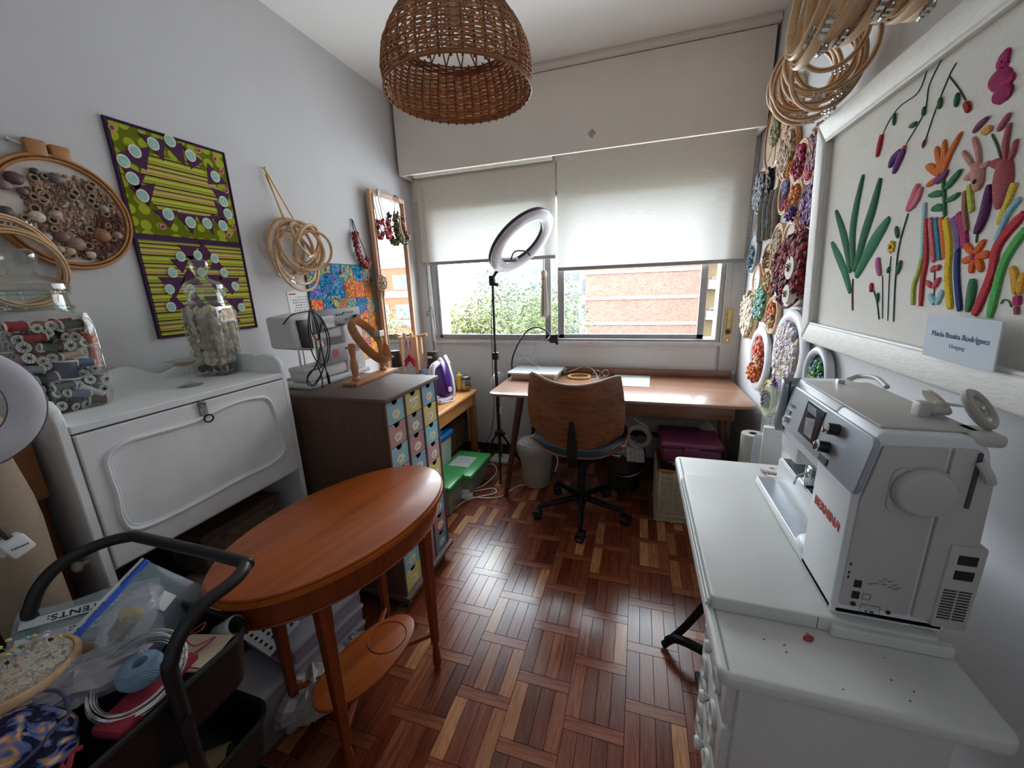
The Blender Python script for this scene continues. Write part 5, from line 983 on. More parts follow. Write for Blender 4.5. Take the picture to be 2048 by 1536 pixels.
# ================= left foreground =================
t=T('cherry_cabinet','dark cherry wood cabinet standing left of the secretary','cabinet',(-1.69,.325,0)); CHW=wood('#5e2c17','#76391e','z',.4,9,'cherry_wood'); obj('carcass',rbox(-.12,.2,-.22,.185,.0,.95,.004),CHW,t,True); obj('door',rbox(.2,.212,-.21,.175,.03,.92,.003),CHW,t,True)
t=T('pine_box','pale pine box on top of the cherry cabinet','box',(-1.66,.325,.95)); obj('body',rbox(-.14,.19,-.2,.19,0,.16,.004),wood('#9a6236','#ad7545','y',.5,8,'pine_box_wood'),t,True); obj('lid',rbox(-.144,.194,-.204,.194,.16,.172,.003),wood('#9a6236','#ad7545','y',.5,8,'pine_box_wood'),t)
LIN=mat('#a3917c',.95,var=.06,sc=120,bump=.3,bs=500,name='linen')
t=T('dress_form','beige linen covered dress form behind the ring lamp','dress form',(-1.41,.405,0)); t.scale=(1.08,1.08,1); t.location.z=-.02
obj('torso',lathe([(0,.62),(.05,.62),(.055,.70),(.055,.85),(.058,.96),(.056,1.02),(.05,1.08),(.046,1.12),(0,1.12)],32),LIN,t,True); obj('neck_cap',lathe([(.044,1.13),(.05,1.15),(.054,1.2),(.045,1.245),(.02,1.262),(0,1.264)],32,poly=lambda a:1+.03*math.sin(5*a)),LIN,t,True); obj('neck_band',cyl((0,0,1.118),(0,0,1.132),.043,n=28),mat('#2a211c',.7),t,True)
obj('pole',cyl((0,0,.03),(0,0,.63),.014,n=12),BLACK,t,True); obj('base',lathe([(0,0),(.055,0),(.055,.02),(.03,.035),(0,.035)],28),BLACK,t,True)
t=T('ring_lamp','grey white ring lamp cut off at the left picture edge','ring light',(-1.185,.325,0)); nl=Vector((.9,-.35,.1)).normalized()
obj('diffuser_ring',ring(.098,.021,56,10,(0,0,1.27),nl,h=.014),mat('#d0cfd6',.4,var=.02),t,True); obj('housing_ring',ring(.098,.023,56,10,Vector((0,0,1.27))-nl*.012,nl,h=.012),mat('#55555c',.5),t,True)
obj('pole',tube(smooth([(-.19,-.135,.02),(-.19,-.135,.9),(-.15,-.13,1.2),(-.03,-.10,1.27)],6),.008,10),BLACK,t,True); obj('base',lathe([(0,0),(.05,0),(.05,.012),(.02,.025),(0,.025)],24,(-.19,-.135,0)),BLACK,t,True)
t=T('usb_charger','white cube charger hanging from a brown cable in front of the dress form','charger',(-1.075,.315,1.02)); obj('cube',rot(rbox(-.014,.014,-.016,.016,-.018,.018,.004),'X',18),WHITEP,t,True); obj('plug_pins',rbox(-.006,.006,-.022,-.014,-.012,.012,.002),film('#dcdcdc',.7),t); obj('cable',tube(smooth([(0,-.004,.018),(-.005,-.008,.035),(-.02,-.012,.09),(-.04,-.02,.2)],6),[.0055]*6+[.0022]*13,8),mat('#3a2620',.6),t,True)
text('charger_print','hemore',.007,mat('#4a4a50',.7),t,(.0145,0,0),(PI/2,0,PI/2))
# ================= white treadle table =================
WT=mat('#cfcfca',.45,var=.04,sc=7,bump=.06,bs=60,name='worn_white_paint'); IRON=mat('#0f0e0f',.5,.5)
t=T('treadle_table','worn white painted treadle sewing table in the right foreground','table',(.368,1.095,0))
obj('top',bevel(ext(rpoly(-.205,.203,-.472,.468,.022),.742,.772,'xy'),.008,3),WT,t,True)
obj('leaf_groove',box(-.19,-.186,-.46,.45,.7715,.7725),mat('#8d8c88',.7),t)
for y in (-.15,.22): obj('leaf_hinge',rbox(-.200,-.180,y-.03,y+.03,.7718,.774,.001),METAL,t)
for k in range(9):
    rr=random.Random(k); obj('paint_chip',ext([(.004*rr.random()*math.cos(a),.0015*math.sin(a)) for a in [2*PI*i/7 for i in range(7)]],.772,.7724,'xy'),mat('#4a463f',.8),t,loc=(rr.uniform(-.18,.15),rr.uniform(-.45,-.33),0))
dc=obj('drawer_case',bevel(box(-.16,.155,-.435,-.19,.30,.742),.006),WT,t,True)
for i in range(3):
    z0=.315+.142*i; d=obj('drawer',bevel(box(-.178,-.158,-.425,-.20,z0,z0+.132),.005),WT,t,True)
    obj('knob',lathe([(.006,0),(.008,.006),(.014,.012),(.012,.02),(0,.022)],14),WT,d,True,loc=(-.178,-.312,z0+.066),rotm=(0,-PI/2,0))
    
    for s in (-1,1):
        obj('carved_leaf',ell((-.181,-.312+s*.03,z0+.066),(.006,.02,.012),10,6),WT,d,True)
        for q in (-1,1): obj('carved_scroll',ring(.02,.005,18,6,(-.180,-.312+s*.055,z0+.066+q*.025),(1,0,0)),WT,d,True)
def ironleg(y):
    gs=[tube(smooth([(-.10,0,.735),(-.13,0,.62),(-.06,0,.45),(-.06,0,.3),(-.13,0,.14),(-.2,0,.03),(-.215,0,.012)],6),.014,8),tube(smooth([(.14,0,.735),(.15,0,.62),(.09,0,.45),(.09,0,.3),(.15,0,.14),(.2,0,.03),(.21,0,.012)],6),.014,8),tube([(-.06,0,.37),(.09,0,.37)],.01,8),tube([(-.11,0,.70),(.145,0,.70)],.01,8),ring(.05,.008,24,6,(.015,0,.53),(0,1,0))]
    return mv(join(*gs),0,y,0)
for y in (-.30,.30): obj('iron_leg',ironleg(y),IRON,t,True)
obj('iron_foot',join(*[tube(smooth([(-.20,y,.035),(-.17,y-.02,.075),(-.10,y-.05,.085),(-.03,y-.06,.06)],6),.017,8) for y in (.30,)]),IRON,t,True)
obj('treadle_plate',rbox(-.12,.14,-.15,.15,.07,.085,.004),IRON,t); obj('cross_rod',cyl((.015,-.30,.08),(.015,.30,.08),.008,n=10),IRON,t,True); obj('fly_wheel',ring(.13,.010,36,8,(.09,-.18,.30),(1,0,0)),IRON,t,True)
r=T('machine_board','raised white wooden board on the treadle table carrying the sewing machine','board',(.36,1.062,.772))
obj('panel',bevel(ext(rpoly(-.188,.19,-.288,.285,.012),0,.03,'xy'),.004),WT,r,True); obj('edge_step',join(bevel(box(-.193,-.188,-.28,.28,0,.018),.002,1),bevel(box(-.197,-.193,-.28,.28,0,.008),.002,1)),WT,r); obj('rear_panel',bevel(box(.02,.205,-.30,-.285,.0,.024),.003),WT,r)
obj('joint_line',box(.0,.0015,-.2885,-.2875,.002,.029),mat('#6b6964',.8),r)
for i,(x,y) in enumerate([(.338,.745),(.50,.785)]): 
    o=obj('red_clip',bevel(ext([(.009*math.cos(a)*(1+.3*math.cos(2*a)),.007*math.sin(a)) for a in [2*PI*k/14 for k in range(14)]],0,.004,'xy'),.0015,1),mat('#a82520',.3),loc=(x,y,.772),rz=30,label=('red plastic clip near the front edge of the white table' if i==0 else 'red plastic clip half under the machine board'),cat='clip',sm=True)
# scissors / mouse-like red white piece
t=T('thread_snips','red and white thread snips lying behind the sewing machine bed','snips',(.475,1.48,.772),-20)
obj('handle',bevel(ext([(.035*math.cos(a),.014*math.sin(a)) for a in [2*PI*k/20 for k in range(20)]],0,.014,'xy'),.005),mat('#dcdcdc',.3),t,True); obj('red_rim',ring(.035,.004,28,6,(0,0,.003),(0,0,1),e=.42),mat('#b02028',.4),t,True); obj('second_handle',mv(bevel(ext([(.03*math.cos(a),.012*math.sin(a)) for a in [2*PI*k/20 for k in range(20)]],0,.012,'xy'),.004),.02,-.045,0),mat('#dcdcdc',.3),t,True)
# ================= main sewing machine =================
MWH=mat('#d8d9da',.35,var=.015,sc=4,name='machine_white'); MGR=mat('#b9b5b0',.45,var=.02,sc=4,name='machine_warm_grey'); SIL=mat('#a7adb5',.28,.55,var=.03,sc=6,name='machine_silver')
m_=T('sewing_machine','large white and silver computerised sewing machine on the treadle table','sewing machine',(.385,.79,.802))
def PZ(*p): return [(x-.385,z-.802) for x,z in p]
obj('pillar',mv(bevel(ext(PZ((.385,.802),(.385,1.06),(.400,1.165),(.412,1.185),(.53,1.185),(.556,1.165),(.570,1.11),(.572,.83),(.56,.802)),.0,.155),.008,3),0,0,0),MWH,m_,True)
obj('arm',bevel(ext(PZ((.387,1.035),(.402,1.165),(.414,1.187),(.53,1.187),(.556,1.165),(.565,1.10),(.565,1.035)),.15,.415),.01,3),MWH,m_,True)
obj('inner_curve',bevel(box(.0,.17,.14,.21,.0,.05),.02,3),MWH,m_,True)
obj('head',bevel(ext([(.28,.235),(.285,.19),(.31,.178),(.40,.182),(.412,.20),(.412,.26),(.28,.26)],.012,.16,'yz'),.01,3),MWH,m_,True)
obj('base_bed',bevel(box(.0,.175,.0,.545,.0,.022),.006),MWH,m_,True)
obj('bed_top',bevel(ext([(.004,.175),(.004,.54),(.05,.54),(.05,.175)],.022,.0245,'xy'),.001,1),SIL,m_)
obj('free_arm',bevel(box(.055,.17,.13,.54,.022,.098),.008,2),MWH,m_,True)
obj('needle_plate',bevel(box(.06,.166,.16,.525,.098,.101),.001,1),mat('#6b6d6e',.12,.9,var=.2,sc=10),m_)
pan=obj('face_panel',mv(bevel(ext(rpoly(-.012,.372,.262,.372,.014),-.006,.004,'yz'),.002,1),0,0,0),SIL,m_,True); 
pan.matrix_local=Matrix.Translation((.0,0,.262))@Matrix.Rotation(math.radians(9),4,'Y')@Matrix.Translation((0,0,-.262))
obj('end_panel',bevel(ext(rpoly(.380,.420,.235,.385,.02),-.008,.1,'yz'),.004),mat('#8e949c',.3,.5),m_,True)
obj('panel_seam',mv(box(-.0085,-.006,.374,.378,.24,.38),0.012,0,0),BLACK,m_)
def onpan(g): return g
sc=obj('touch_screen',box(-.0085,-.0055,.172,.262,.283,.362),mat('#4a4d52',.08,var=.5,sc=14),pan)
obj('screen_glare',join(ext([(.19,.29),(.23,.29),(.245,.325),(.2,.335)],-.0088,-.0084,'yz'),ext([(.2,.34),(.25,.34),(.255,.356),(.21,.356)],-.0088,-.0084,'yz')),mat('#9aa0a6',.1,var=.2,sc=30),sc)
for y,z in ((.108,.345),(.118,.302)):
    k=obj('dial_knob',cyl((-.006,y,z),(-.026,y,z),.0125,.0115,22),BLACK,pan,True); obj('knob_cap',lathe([(.0115,0),(.010,.003),(0,.004)],20),CHROME,k,True,loc=(-.026,y,z),rotm=(0,-PI/2,0))
obj('button_strip',box(-.0085,-.0055,.10,.135,.268,.282),BLACK,pan); obj('tension_slot',join(box(-.0085,-.0055,.335,.36,.30,.312)),mat('#7b8088',.3,.6),pan); obj('start_button',cyl((-.006,.345,.285),(-.014,.345,.285),.008,n=14),CHROME,pan,True)
text('screen_print','B 570',.011,mat('#5a6068',.5),pan,(-.0087,.335,.325),(PI/2,0,-PI/2))
text('brand_print','BERNINA',.027,mat('#b8402f',.5),m_,(-.0008,.078,.176),(PI/2,0,-PI/2),bold=.0006)
obj('brand_cross',join(box(-.0012,0,.024,.028,.172,.184),box(-.0012,0,.020,.032,.176,.180)),mat('#b8402f',.5),m_)
ndl=obj('presser_assembly',join(cyl((.08,.37,.10),(.08,.37,.20),.004,n=8),cyl((.065,.365,.11),(.065,.365,.2),.002,n=6),rbox(.055,.095,.34,.385,.102,.108,.002),rbox(.07,.09,.35,.375,.125,.15,.003)),CHROME,m_); obj('thread_lever',tube(smooth([(.07,.35,.14),(.04,.34,.13),(.03,.33,.11)],5),.003,6),CHROME,m_,True)
# handwheel end (faces -y)
obj('end_cover',bevel(ext(PZ((.395,.83),(.395,1.055),(.412,1.16),(.5,1.165),(.5,.83)),-.006,.004),.003),MGR,m_,True)
obj('rear_cover',bevel(ext(PZ((.506,.83),(.506,1.165),(.54,1.165),(.566,1.11),(.572,.95),(.572,.83)),-.007,.004),.003),MGR,m_,True)
obj('wheel_recess',bevel(ext(rpoly(.045,.125,.235,.325,.02),-.010,-.003),.003),MGR,m_,True)
obj('hand_wheel',bevel(cyl((.088,-.010,.285),(.088,-.032,.285),.044,.040,40),.006),MGR,m_,True)
obj('lever_slot',join(rbox(.150,.156,-.010,-.005,.26,.36,.001)),mat('#4a4744',.6),m_); obj('threader_lever',tube(smooth([(.153,-.012,.345),(.158,-.022,.33),(.166,-.02,.315)],5),.007,8),MGR,m_,True)
for i,(x,z) in enumerate(((.031,.081),(.031,.056))): obj('port',join(rbox(x-.006,x+.006,-.0075,-.0055,z-.008,z+.008,.001)),BLACK,m_)
obj('jack',cyl((.03,-.0055,.036),(.03,-.0075,.036),.0045,n=12),BLACK,m_); obj('screw_hole',cyl((.085,-.0055,.03),(.085,-.0075,.03),.004,n=12),BLACK,m_); obj('port_symbol',join(tube([(.042,-.0066,.05),(.054,-.0066,.05),(.054,-.0066,.062),(.042,-.0066,.062)],.0006,4,True),tube([(.042,-.0066,.015),(.072,-.0066,.015),(.072,-.0066,.038),(.042,-.0066,.038)],.0006,4,True),box(.05,.054,-.007,-.006,.022,.026),box(.058,.064,-.007,-.006,.022,.026)),mat('#55524e',.7),m_)
rr=random.Random(7)
obj('flower_decal',join(*[ext([(px_+.0045*math.cos(a),pz_+.0014*math.sin(a+.6)) for a in [2*PI*i/8 for i in range(8)]],-.0068,-.0058) for px_,pz_ in [(.05,.085),(.058,.088),(.065,.094),(.07,.1),(.078,.096),(.085,.09),(.092,.086),(.08,.084),(.07,.088),(.088,.082)]]),mat('#8a8680',.7),m_)
for i in range(11): obj('vent_slat',join(box(.150,.168,-.0130,-.0118,.042+.0058*i,.0445+.0058*i),box(.171,.188,-.0130,-.0118,.042+.0058*i,.0445+.0058*i)),mat('#3a2f2a',.7),m_)
obj('socket_block',bevel(box(.146,.196,-.012,.05,.02,.19),.004),MGR,m_,True)
for z in (.125,.155): obj('power_socket',rbox(.158,.184,-.0135,-.0118,z,z+.018,.0005),BLACK,m_)
for i,z in enumerate((.118,.1,.09)): obj('switch_mark',box(.013,.016,-.0065,-.0055,z,z+.006),BLACK,m_)
# top
obj('top_cover',bevel(box(.03,.165,.02,.36,.383,.388),.002),MGR,m_,True); obj('carry_handle',tube(smooth([(.14,.40,.385),(.165,.41,.392),(.175,.36,.40),(.17,.30,.392)],6),.006,8),MGR,m_,True); obj('thread_guide',rbox(.09,.105,.335,.35,.386,.398,.002),METAL,m_)
obj('bobbin_winder',join(rbox(.115,.135,.085,.11,.385,.415,.004),cyl((.135,.10,.40),(.16,.09,.405),.012,n=14)),MGR,m_,True); obj('spool_disc',rot(cyl((.15,.11,.41),(.154,.11,.413),.028,n=26),'Z',0),mat('#b9b4a4',.5),m_,True); obj('spool_pin',cyl((.15,.11,.41),(.18,.05,.42),.003,n=8),WHITEP,m_,True)
hw=obj('spool_cap',join(ring(.030,.006,30,8,(.175,.05,.418),(.6,-.6,.6)),*[tube([(.175,.05,.418),Vector((.175,.05,.418))+Vector((.6,-.6,.6)).normalized().orthogonal().normalized()*.028],.003,5)],ring(.011,.004,18,6,(.175,.05,.418),(.6,-.6,.6))),mat('#9a968e',.4),m_,True)
obj('thread_cover',bevel(box(.145,.19,.0,.06,.365,.388),.008),MGR,m_,True)
# acrylic / organiser things behind table end
t=T('desk_calendar','white plastic letter tray and clear ruler sheet behind the white table','letter tray',(.52,1.70,.60),-15); obj('stand',rot(rbox(-.05,.05,-.006,.006,0,.22,.003),'X',-20),film('#c8ccd4',.7,.2),t,True); obj('holder',rbox(-.02,.05,.02,.05,0,.26,.003),WHITEP,t,True); obj('clear_ruler',rot(rbox(-.03,.03,.06,.064,0,.42,.001),'X',-8),film('#c5d0cc',.35,.1),t)
t=T('corner_stand','narrow white stand holding the letter tray behind the table','stand',(.52,1.70,0)); obj('post',rbox(-.05,.05,-.04,.09,.0,.58,.004),WT,t,True); obj('shelf',rbox(-.07,.08,-.06,.11,.58,.60,.003),WT,t)
# ================= right wall: framed embroidery =================
FR=mat('#dedad2',.5,var=.05,sc=30,bump=.2,bs=60,stretch=(1,1,3),name='distressed_white_frame')
f=T('framed_embroidery','large white framed wool embroidery of striped deer and flowers','picture',(.682,1.90,1.195),0,rotm=(math.radians(3),0,-PI/2))
FW,FH,bw=1.14,.795,.075
for nm,g in (('frame_rail',[(0,0),(FW,0),(FW-bw,bw),(bw,bw)]),('frame_rail',[(0,FH),(bw,FH-bw),(FW-bw,FH-bw),(FW,FH)]),('frame_rail',[(0,0),(bw,bw),(bw,FH-bw),(0,FH)]),('frame_rail',[(FW,0),(FW,FH),(FW-bw,FH-bw),(FW-bw,bw)])):
    obj(nm,bevel(ext(g,-.038,0),.010,3),FR,f,True)
obj('inner_bead',tube([(bw,-.03,bw),(FW-bw,-.03,bw),(FW-bw,-.03,FH-bw),(bw,-.03,FH-bw)],.006,6,True),mat('#dcdad5',.4),f,True)
obj('linen_ground',box(bw-.005,FW-bw+.005,-.012,-.006,bw-.005,FH-bw+.005),mat('#e2ded6',.95,var=.03,sc=90,bump=.4,bs=500),f)
PM=[('leaf_g','#2f6b4a',0.0086,[(0.324,0.27),(0.293,0.376),(0.296,0.457),(0.321,0.55)]),('leaf_g','#2c6647',0.0098,[(0.333,0.262),(0.364,0.369),(0.396,0.441),(0.421,0.518)]),('leaf_g','#357a58',0.0109,[(0.345,0.248),(0.396,0.314),(0.441,0.361),(0.49,0.402)]),('leaf_g','#2f6b4a',0.0081,[(0.307,0.263),(0.26,0.344),(0.215,0.406),(0.159,0.472)]),('leaf_g','#3a7d5a',0.0081,[(0.319,0.198),(0.265,0.264),(0.205,0.319),(0.15,0.368)]),('stem','#6b4a40',0.0023,[(0.347,0.141),(0.335,0.191),(0.326,0.241)]),('stem','#2f4a3a',0.0012,[(0.57,0.728),(0.545,0.684),(0.477,0.68),(0.435,0.664),(0.403,0.635)]),('stem','#2f4a3a',0.0012,[(0.62,0.725),(0.584,0.683),(0.579,0.628),(0.521,0.575)]),('stem','#2f4a3a',0.0012,[(0.667,0.691),(0.65,0.673),(0.62,0.618),(0.598,0.56)]),('stem','#2f4a3a',0.0012,[(0.65,0.673),(0.689,0.632),(0.714,0.601)]),('leaf','#b0262e',0.0069,[(0.403,0.635),(0.396,0.609),(0.391,0.58)]),('leaf','#6a2a78',0.0086,[(0.52,0.565),(0.503,0.548),(0.485,0.515)]),('leaf','#5a2470',0.0069,[(0.506,0.566),(0.472,0.554),(0.463,0.534)]),('leaf','#d8692a',0.0035,[(0.522,0.572),(0.511,0.565)]),('leaf','#8a3a66',0.0023,[(0.6,0.564),(0.594,0.545)]),('leaf','#a8241f',0.0046,[(0.715,0.597),(0.725,0.585),(0.731,0.574)]),('leaf','#2c5f4c',0.0035,[(0.454,0.67),(0.458,0.639)]),('leaf','#2f6b44',0.0035,[(0.579,0.64),(0.58,0.619)]),('leaf','#2f6b44',0.004,[(0.556,0.612),(0.528,0.613)]),('leaf','#2f6b44',0.004,[(0.633,0.638),(0.636,0.614)]),('leaf','#2f6b44',0.004,[(0.688,0.626),(0.69,0.598)]),('stem','#35584a',0.0017,[(0.57,0.126),(0.554,0.234),(0.55,0.321),(0.57,0.402)]),('leaf','#d0687a',0.0092,[(0.568,0.408),(0.585,0.437),(0.596,0.466)]),('leaf','#d87a88',0.0063,[(0.58,0.411),(0.599,0.432),(0.612,0.455)]),('stem','#35584a',0.0012,[(0.543,0.126),(0.524,0.246),(0.519,0.3)]),('stem','#35584a',0.0012,[(0.517,0.13),(0.501,0.203),(0.49,0.249)]),('leaf','#c05a94',0.0069,[(0.479,0.25),(0.463,0.278),(0.459,0.3)]),('stem','#35584a',0.0017,[(0.501,0.126),(0.482,0.17),(0.455,0.208)]),('leaf','#a8242f',0.0052,[(0.445,0.202),(0.441,0.229)]),('leaf','#3a6b4c',0.004,[(0.542,0.345),(0.527,0.376)]),('leaf','#3a6b4c',0.0046,[(0.558,0.251),(0.569,0.287)]),('leaf','#3a6b4c',0.0029,[(0.516,0.255),(0.52,0.273)]),('leaf','#3a6b4c',0.0029,[(0.484,0.173),(0.481,0.202)]),('petal','#d8702a',0.0057,[(0.679,0.469),(0.691,0.505),(0.718,0.541)]),('petal','#d8702a',0.0057,[(0.675,0.47),(0.674,0.505),(0.667,0.541)]),('petal','#d8702a',0.0057,[(0.671,0.471),(0.657,0.505),(0.642,0.534)]),('petal','#d8702a',0.0063,[(0.668,0.469),(0.64,0.488),(0.617,0.501)]),('petal','#d0602a',0.0046,[(0.67,0.464),(0.649,0.459),(0.628,0.454)]),('leaf','#7a3a70',0.0063,[(0.657,0.457),(0.677,0.462),(0.695,0.472)]),('stem','#3f7a50',0.0035,[(0.707,0.374),(0.696,0.416),(0.683,0.456)]),('leaf','#357a50',0.0052,[(0.697,0.435),(0.716,0.449),(0.736,0.464)]),('leaf','#357a50',0.0046,[(0.69,0.425),(0.667,0.429),(0.642,0.43)]),('leaf','#357a50',0.004,[(0.706,0.407),(0.725,0.411),(0.742,0.416)]),('leaf','#357a50',0.0052,[(0.7,0.392),(0.677,0.398),(0.661,0.396)]),('body','#a9d0d0',0.004,[(0.631,0.416),(0.64,0.351),(0.651,0.287)]),('body','#a9b84a',0.004,[(0.651,0.292),(0.645,0.255),(0.634,0.222),(0.641,0.175)]),('body','#b8343a',0.0046,[(0.645,0.378),(0.657,0.323),(0.666,0.281),(0.664,0.233),(0.671,0.174)]),('body','#c8707a',0.0046,[(0.659,0.378),(0.676,0.326),(0.694,0.277)]),('body','#3a8aa8',0.004,[(0.678,0.375),(0.695,0.33),(0.713,0.281)]),('body','#d86a2a',0.0052,[(0.695,0.373),(0.713,0.328),(0.729,0.283)]),('body','#e0c02a',0.0058,[(0.71,0.369),(0.735,0.307),(0.745,0.243),(0.769,0.174)]),('body','#7a5a90',0.0063,[(0.734,0.368),(0.753,0.333),(0.764,0.3)]),('body','#2f3a78',0.0046,[(0.762,0.3),(0.773,0.243),(0.798,0.171)]),('body','#b0306a',0.0063,[(0.747,0.375),(0.768,0.341),(0.782,0.303)]),('body','#9a6a5a',0.004,[(0.757,0.418),(0.764,0.377),(0.779,0.335)]),('body','#b9c04a',0.004,[(0.765,0.427),(0.774,0.4),(0.784,0.372)]),('head','#c48a7e',0.0104,[(0.771,0.466),(0.784,0.438),(0.79,0.412)]),('antler','#c48a7e',0.0035,[(0.731,0.5),(0.753,0.477),(0.773,0.453)]),('antler','#c48a7e',0.004,[(0.755,0.519),(0.772,0.491),(0.784,0.461)]),('antler','#c48a7e',0.004,[(0.809,0.459),(0.794,0.456),(0.78,0.456)]),('antler','#c48a7e',0.0052,[(0.75,0.442),(0.766,0.446),(0.778,0.446)]),('seed','#5a1f5a',0.0075,[(0.807,0.327),(0.818,0.364),(0.819,0.417)]),('stem','#3a6b4c',0.0017,[(0.808,0.327),(0.81,0.309)]),('leaf','#3a7a50',0.0069,[(0.819,0.238),(0.821,0.21),(0.821,0.17)]),('petal','#d8641f',0.0052,[(0.813,0.285),(0.792,0.3),(0.776,0.313)]),('petal','#d8641f',0.0052,[(0.814,0.287),(0.821,0.3),(0.831,0.313)]),('petal','#d8641f',0.0052,[(0.818,0.282),(0.835,0.284),(0.851,0.283)]),('petal','#d8641f',0.0052,[(0.818,0.28),(0.83,0.264),(0.837,0.251)]),('petal','#d8641f',0.0052,[(0.814,0.278),(0.81,0.263),(0.812,0.249)]),('petal','#d8641f',0.0052,[(0.81,0.282),(0.796,0.277),(0.78,0.274)]),('seed','#a82a5a',0.004,[(0.807,0.29),(0.816,0.274)]),('head','#a04a52',0.0138,[(0.843,0.456),(0.848,0.416),(0.854,0.367)]),('antler','#a8565c',0.004,[(0.841,0.517),(0.839,0.483),(0.846,0.455)]),('antler','#a8565c',0.0035,[(0.862,0.484),(0.86,0.462),(0.855,0.449)]),('antler','#a04a52',0.0058,[(0.812,0.456),(0.83,0.451),(0.844,0.444)]),('body','#e0c040',0.0046,[(0.876,0.408),(0.868,0.377),(0.858,0.338)]),('body','#8ec0d0',0.004,[(0.893,0.378),(0.874,0.356),(0.859,0.309)]),('body','#c0343f',0.0063,[(0.908,0.351),(0.88,0.323),(0.862,0.292),(0.862,0.25),(0.85,0.202),(0.839,0.165)]),('body','#58b05a',0.0058,[(0.917,0.323),(0.895,0.29),(0.883,0.258),(0.879,0.211),(0.876,0.163)]),('petal','#c8505e',0.0052,[(0.701,0.267),(0.69,0.254)]),('petal','#c8505e',0.0046,[(0.703,0.261),(0.718,0.266)]),('petal','#c8505e',0.004,[(0.678,0.233),(0.702,0.218)]),('petal','#c8505e',0.0052,[(0.705,0.218),(0.722,0.241)]),('stem','#6a4a50',0.0012,[(0.7,0.256),(0.711,0.2)]),('body','#9cc8d0',0.0052,[(0.697,0.202),(0.716,0.182)]),('body','#9cc8d0',0.0046,[(0.737,0.213),(0.725,0.182)]),('plume','#e0a83a',0.0052,[(0.905,0.259),(0.916,0.237),(0.923,0.208)]),('plume','#e0a83a',0.0046,[(0.933,0.248),(0.93,0.229),(0.932,0.209)]),('pot','#b0306a',0.0052,[(0.928,0.207),(0.931,0.19)]),('stem','#4a7a4a',0.0012,[(0.896,0.191),(0.901,0.199),(0.912,0.196),(0.92,0.186)]),('body','#9a5a50',0.0029,[(0.931,0.188),(0.935,0.174)]),('bigf','#a01f5e',0.0109,[(0.812,0.637),(0.799,0.636),(0.796,0.623)]),('bigf','#a01f5e',0.0121,[(0.775,0.609),(0.796,0.606),(0.825,0.595)]),('bigf','#98205a',0.0109,[(0.792,0.572),(0.807,0.577),(0.833,0.571)]),('bigf','#b0284f',0.0075,[(0.798,0.592),(0.814,0.595),(0.832,0.596)]),('leaf','#8a4a66',0.004,[(0.754,0.529),(0.768,0.539),(0.787,0.546)]),('leaf','#a85670',0.004,[(0.818,0.511),(0.827,0.523),(0.838,0.535)]),('bud','#e0a050',0.0052,[(0.776,0.522),(0.787,0.522),(0.8,0.521)]),('stem','#3a6b4c',0.0017,[(0.801,0.511),(0.819,0.486),(0.834,0.46)])]
def stitch(pts,w,name,c,d=-.0125,taper=True,t=.0035):
    P=smooth([(x,0,z) for x,z in pts],5) if len(pts)>2 else [Vector((pts[0][0],0,pts[0][1])).lerp(Vector((pts[1][0],0,pts[1][1])),i/6) for i in range(7)]
    V=[];F=[];n=len(P)
    for i,p in enumerate(P):
        dv=(P[min(i+1,n-1)]-P[max(i-1,0)]).normalized(); nn_=Vector((dv.z,0,-dv.x)); u=i/(n-1)
        k=w*(math.sin(PI*(.08+.88*u))**.6 if taper else (1 if .06<u<.94 else .7)) 
        for a,b in ((-1,0),(-.7,1),(0,1.25),(.7,1),(1,0)): q=p+nn_*(a*k); V.append((q.x,d-b*t*(min(1,k/.004)),q.z))
    for i in range(n-1):
        for j in range(4): F.append((i*5+j,i*5+j+1,(i+1)*5+j+1,(i+1)*5+j))
    F.append(tuple(range(5))); F.append(tuple((n-1)*5+j for j in range(5))); F+= [(i*5,i*5+4,(i+1)*5+4,(i+1)*5) for i in range(n-1)]
    return obj(name,(V,F),mat(c,.95,var=.16,sc=160,bump=.7,bs=260,stretch=(1,1,2.2),name='wool_stitch'),f,True)
NM={'leaf_g':'stitched_leaf','leaf':'stitched_leaf','stem':'stitched_stem','petal':'stitched_petal','body':'stitched_stripe','head':'stitched_head','antler':'stitched_antler','seed':'stitched_seed','plume':'stitched_plume','pot':'stitched_pot','bigf':'stitched_petal','bud':'stitched_bud'}
for n_,c_,w_,p_ in PM: stitch(p_,w_*(2.4 if n_=='leaf_g' else 1.7 if n_!='stem' else 1.2),NM[n_],c_,taper=n_ not in('body','stem','pot'),d=-.0125-(.001 if n_ in('leaf','head','seed') else 0))
for i in range(7):
    a=2*PI*i/7; stitch([(.517+.004*math.cos(a),.324+.004*math.sin(a)),(.517+.017*math.cos(a),.324+.017*math.sin(a))],.006,'stitched_petal','#dcb62e')
stitch([(.513,.32),(.521,.328)],.005,'stitched_seed','#8a3a22',d=-.0145)
obj('deer_eye',ell((.785,-.018,.43),(.004,.003,.005),8,6),mat('#4a2a2a',.8),f)
cdm=obj('title_card',rbox(.768,.965,-.050,-.047,.072,.166,.001),mat('#c3cad3',.6,var=.02),f)
text('card_print','María Benita Rodríguez',.0165,mat('#5f7f9c',.7),f,(.868,-.0505,.125),(PI/2,0,0)); text('card_print','Uruguay',.0125,mat('#9fb0c0',.7),f,(.868,-.0505,.104),(PI/2,0,0))
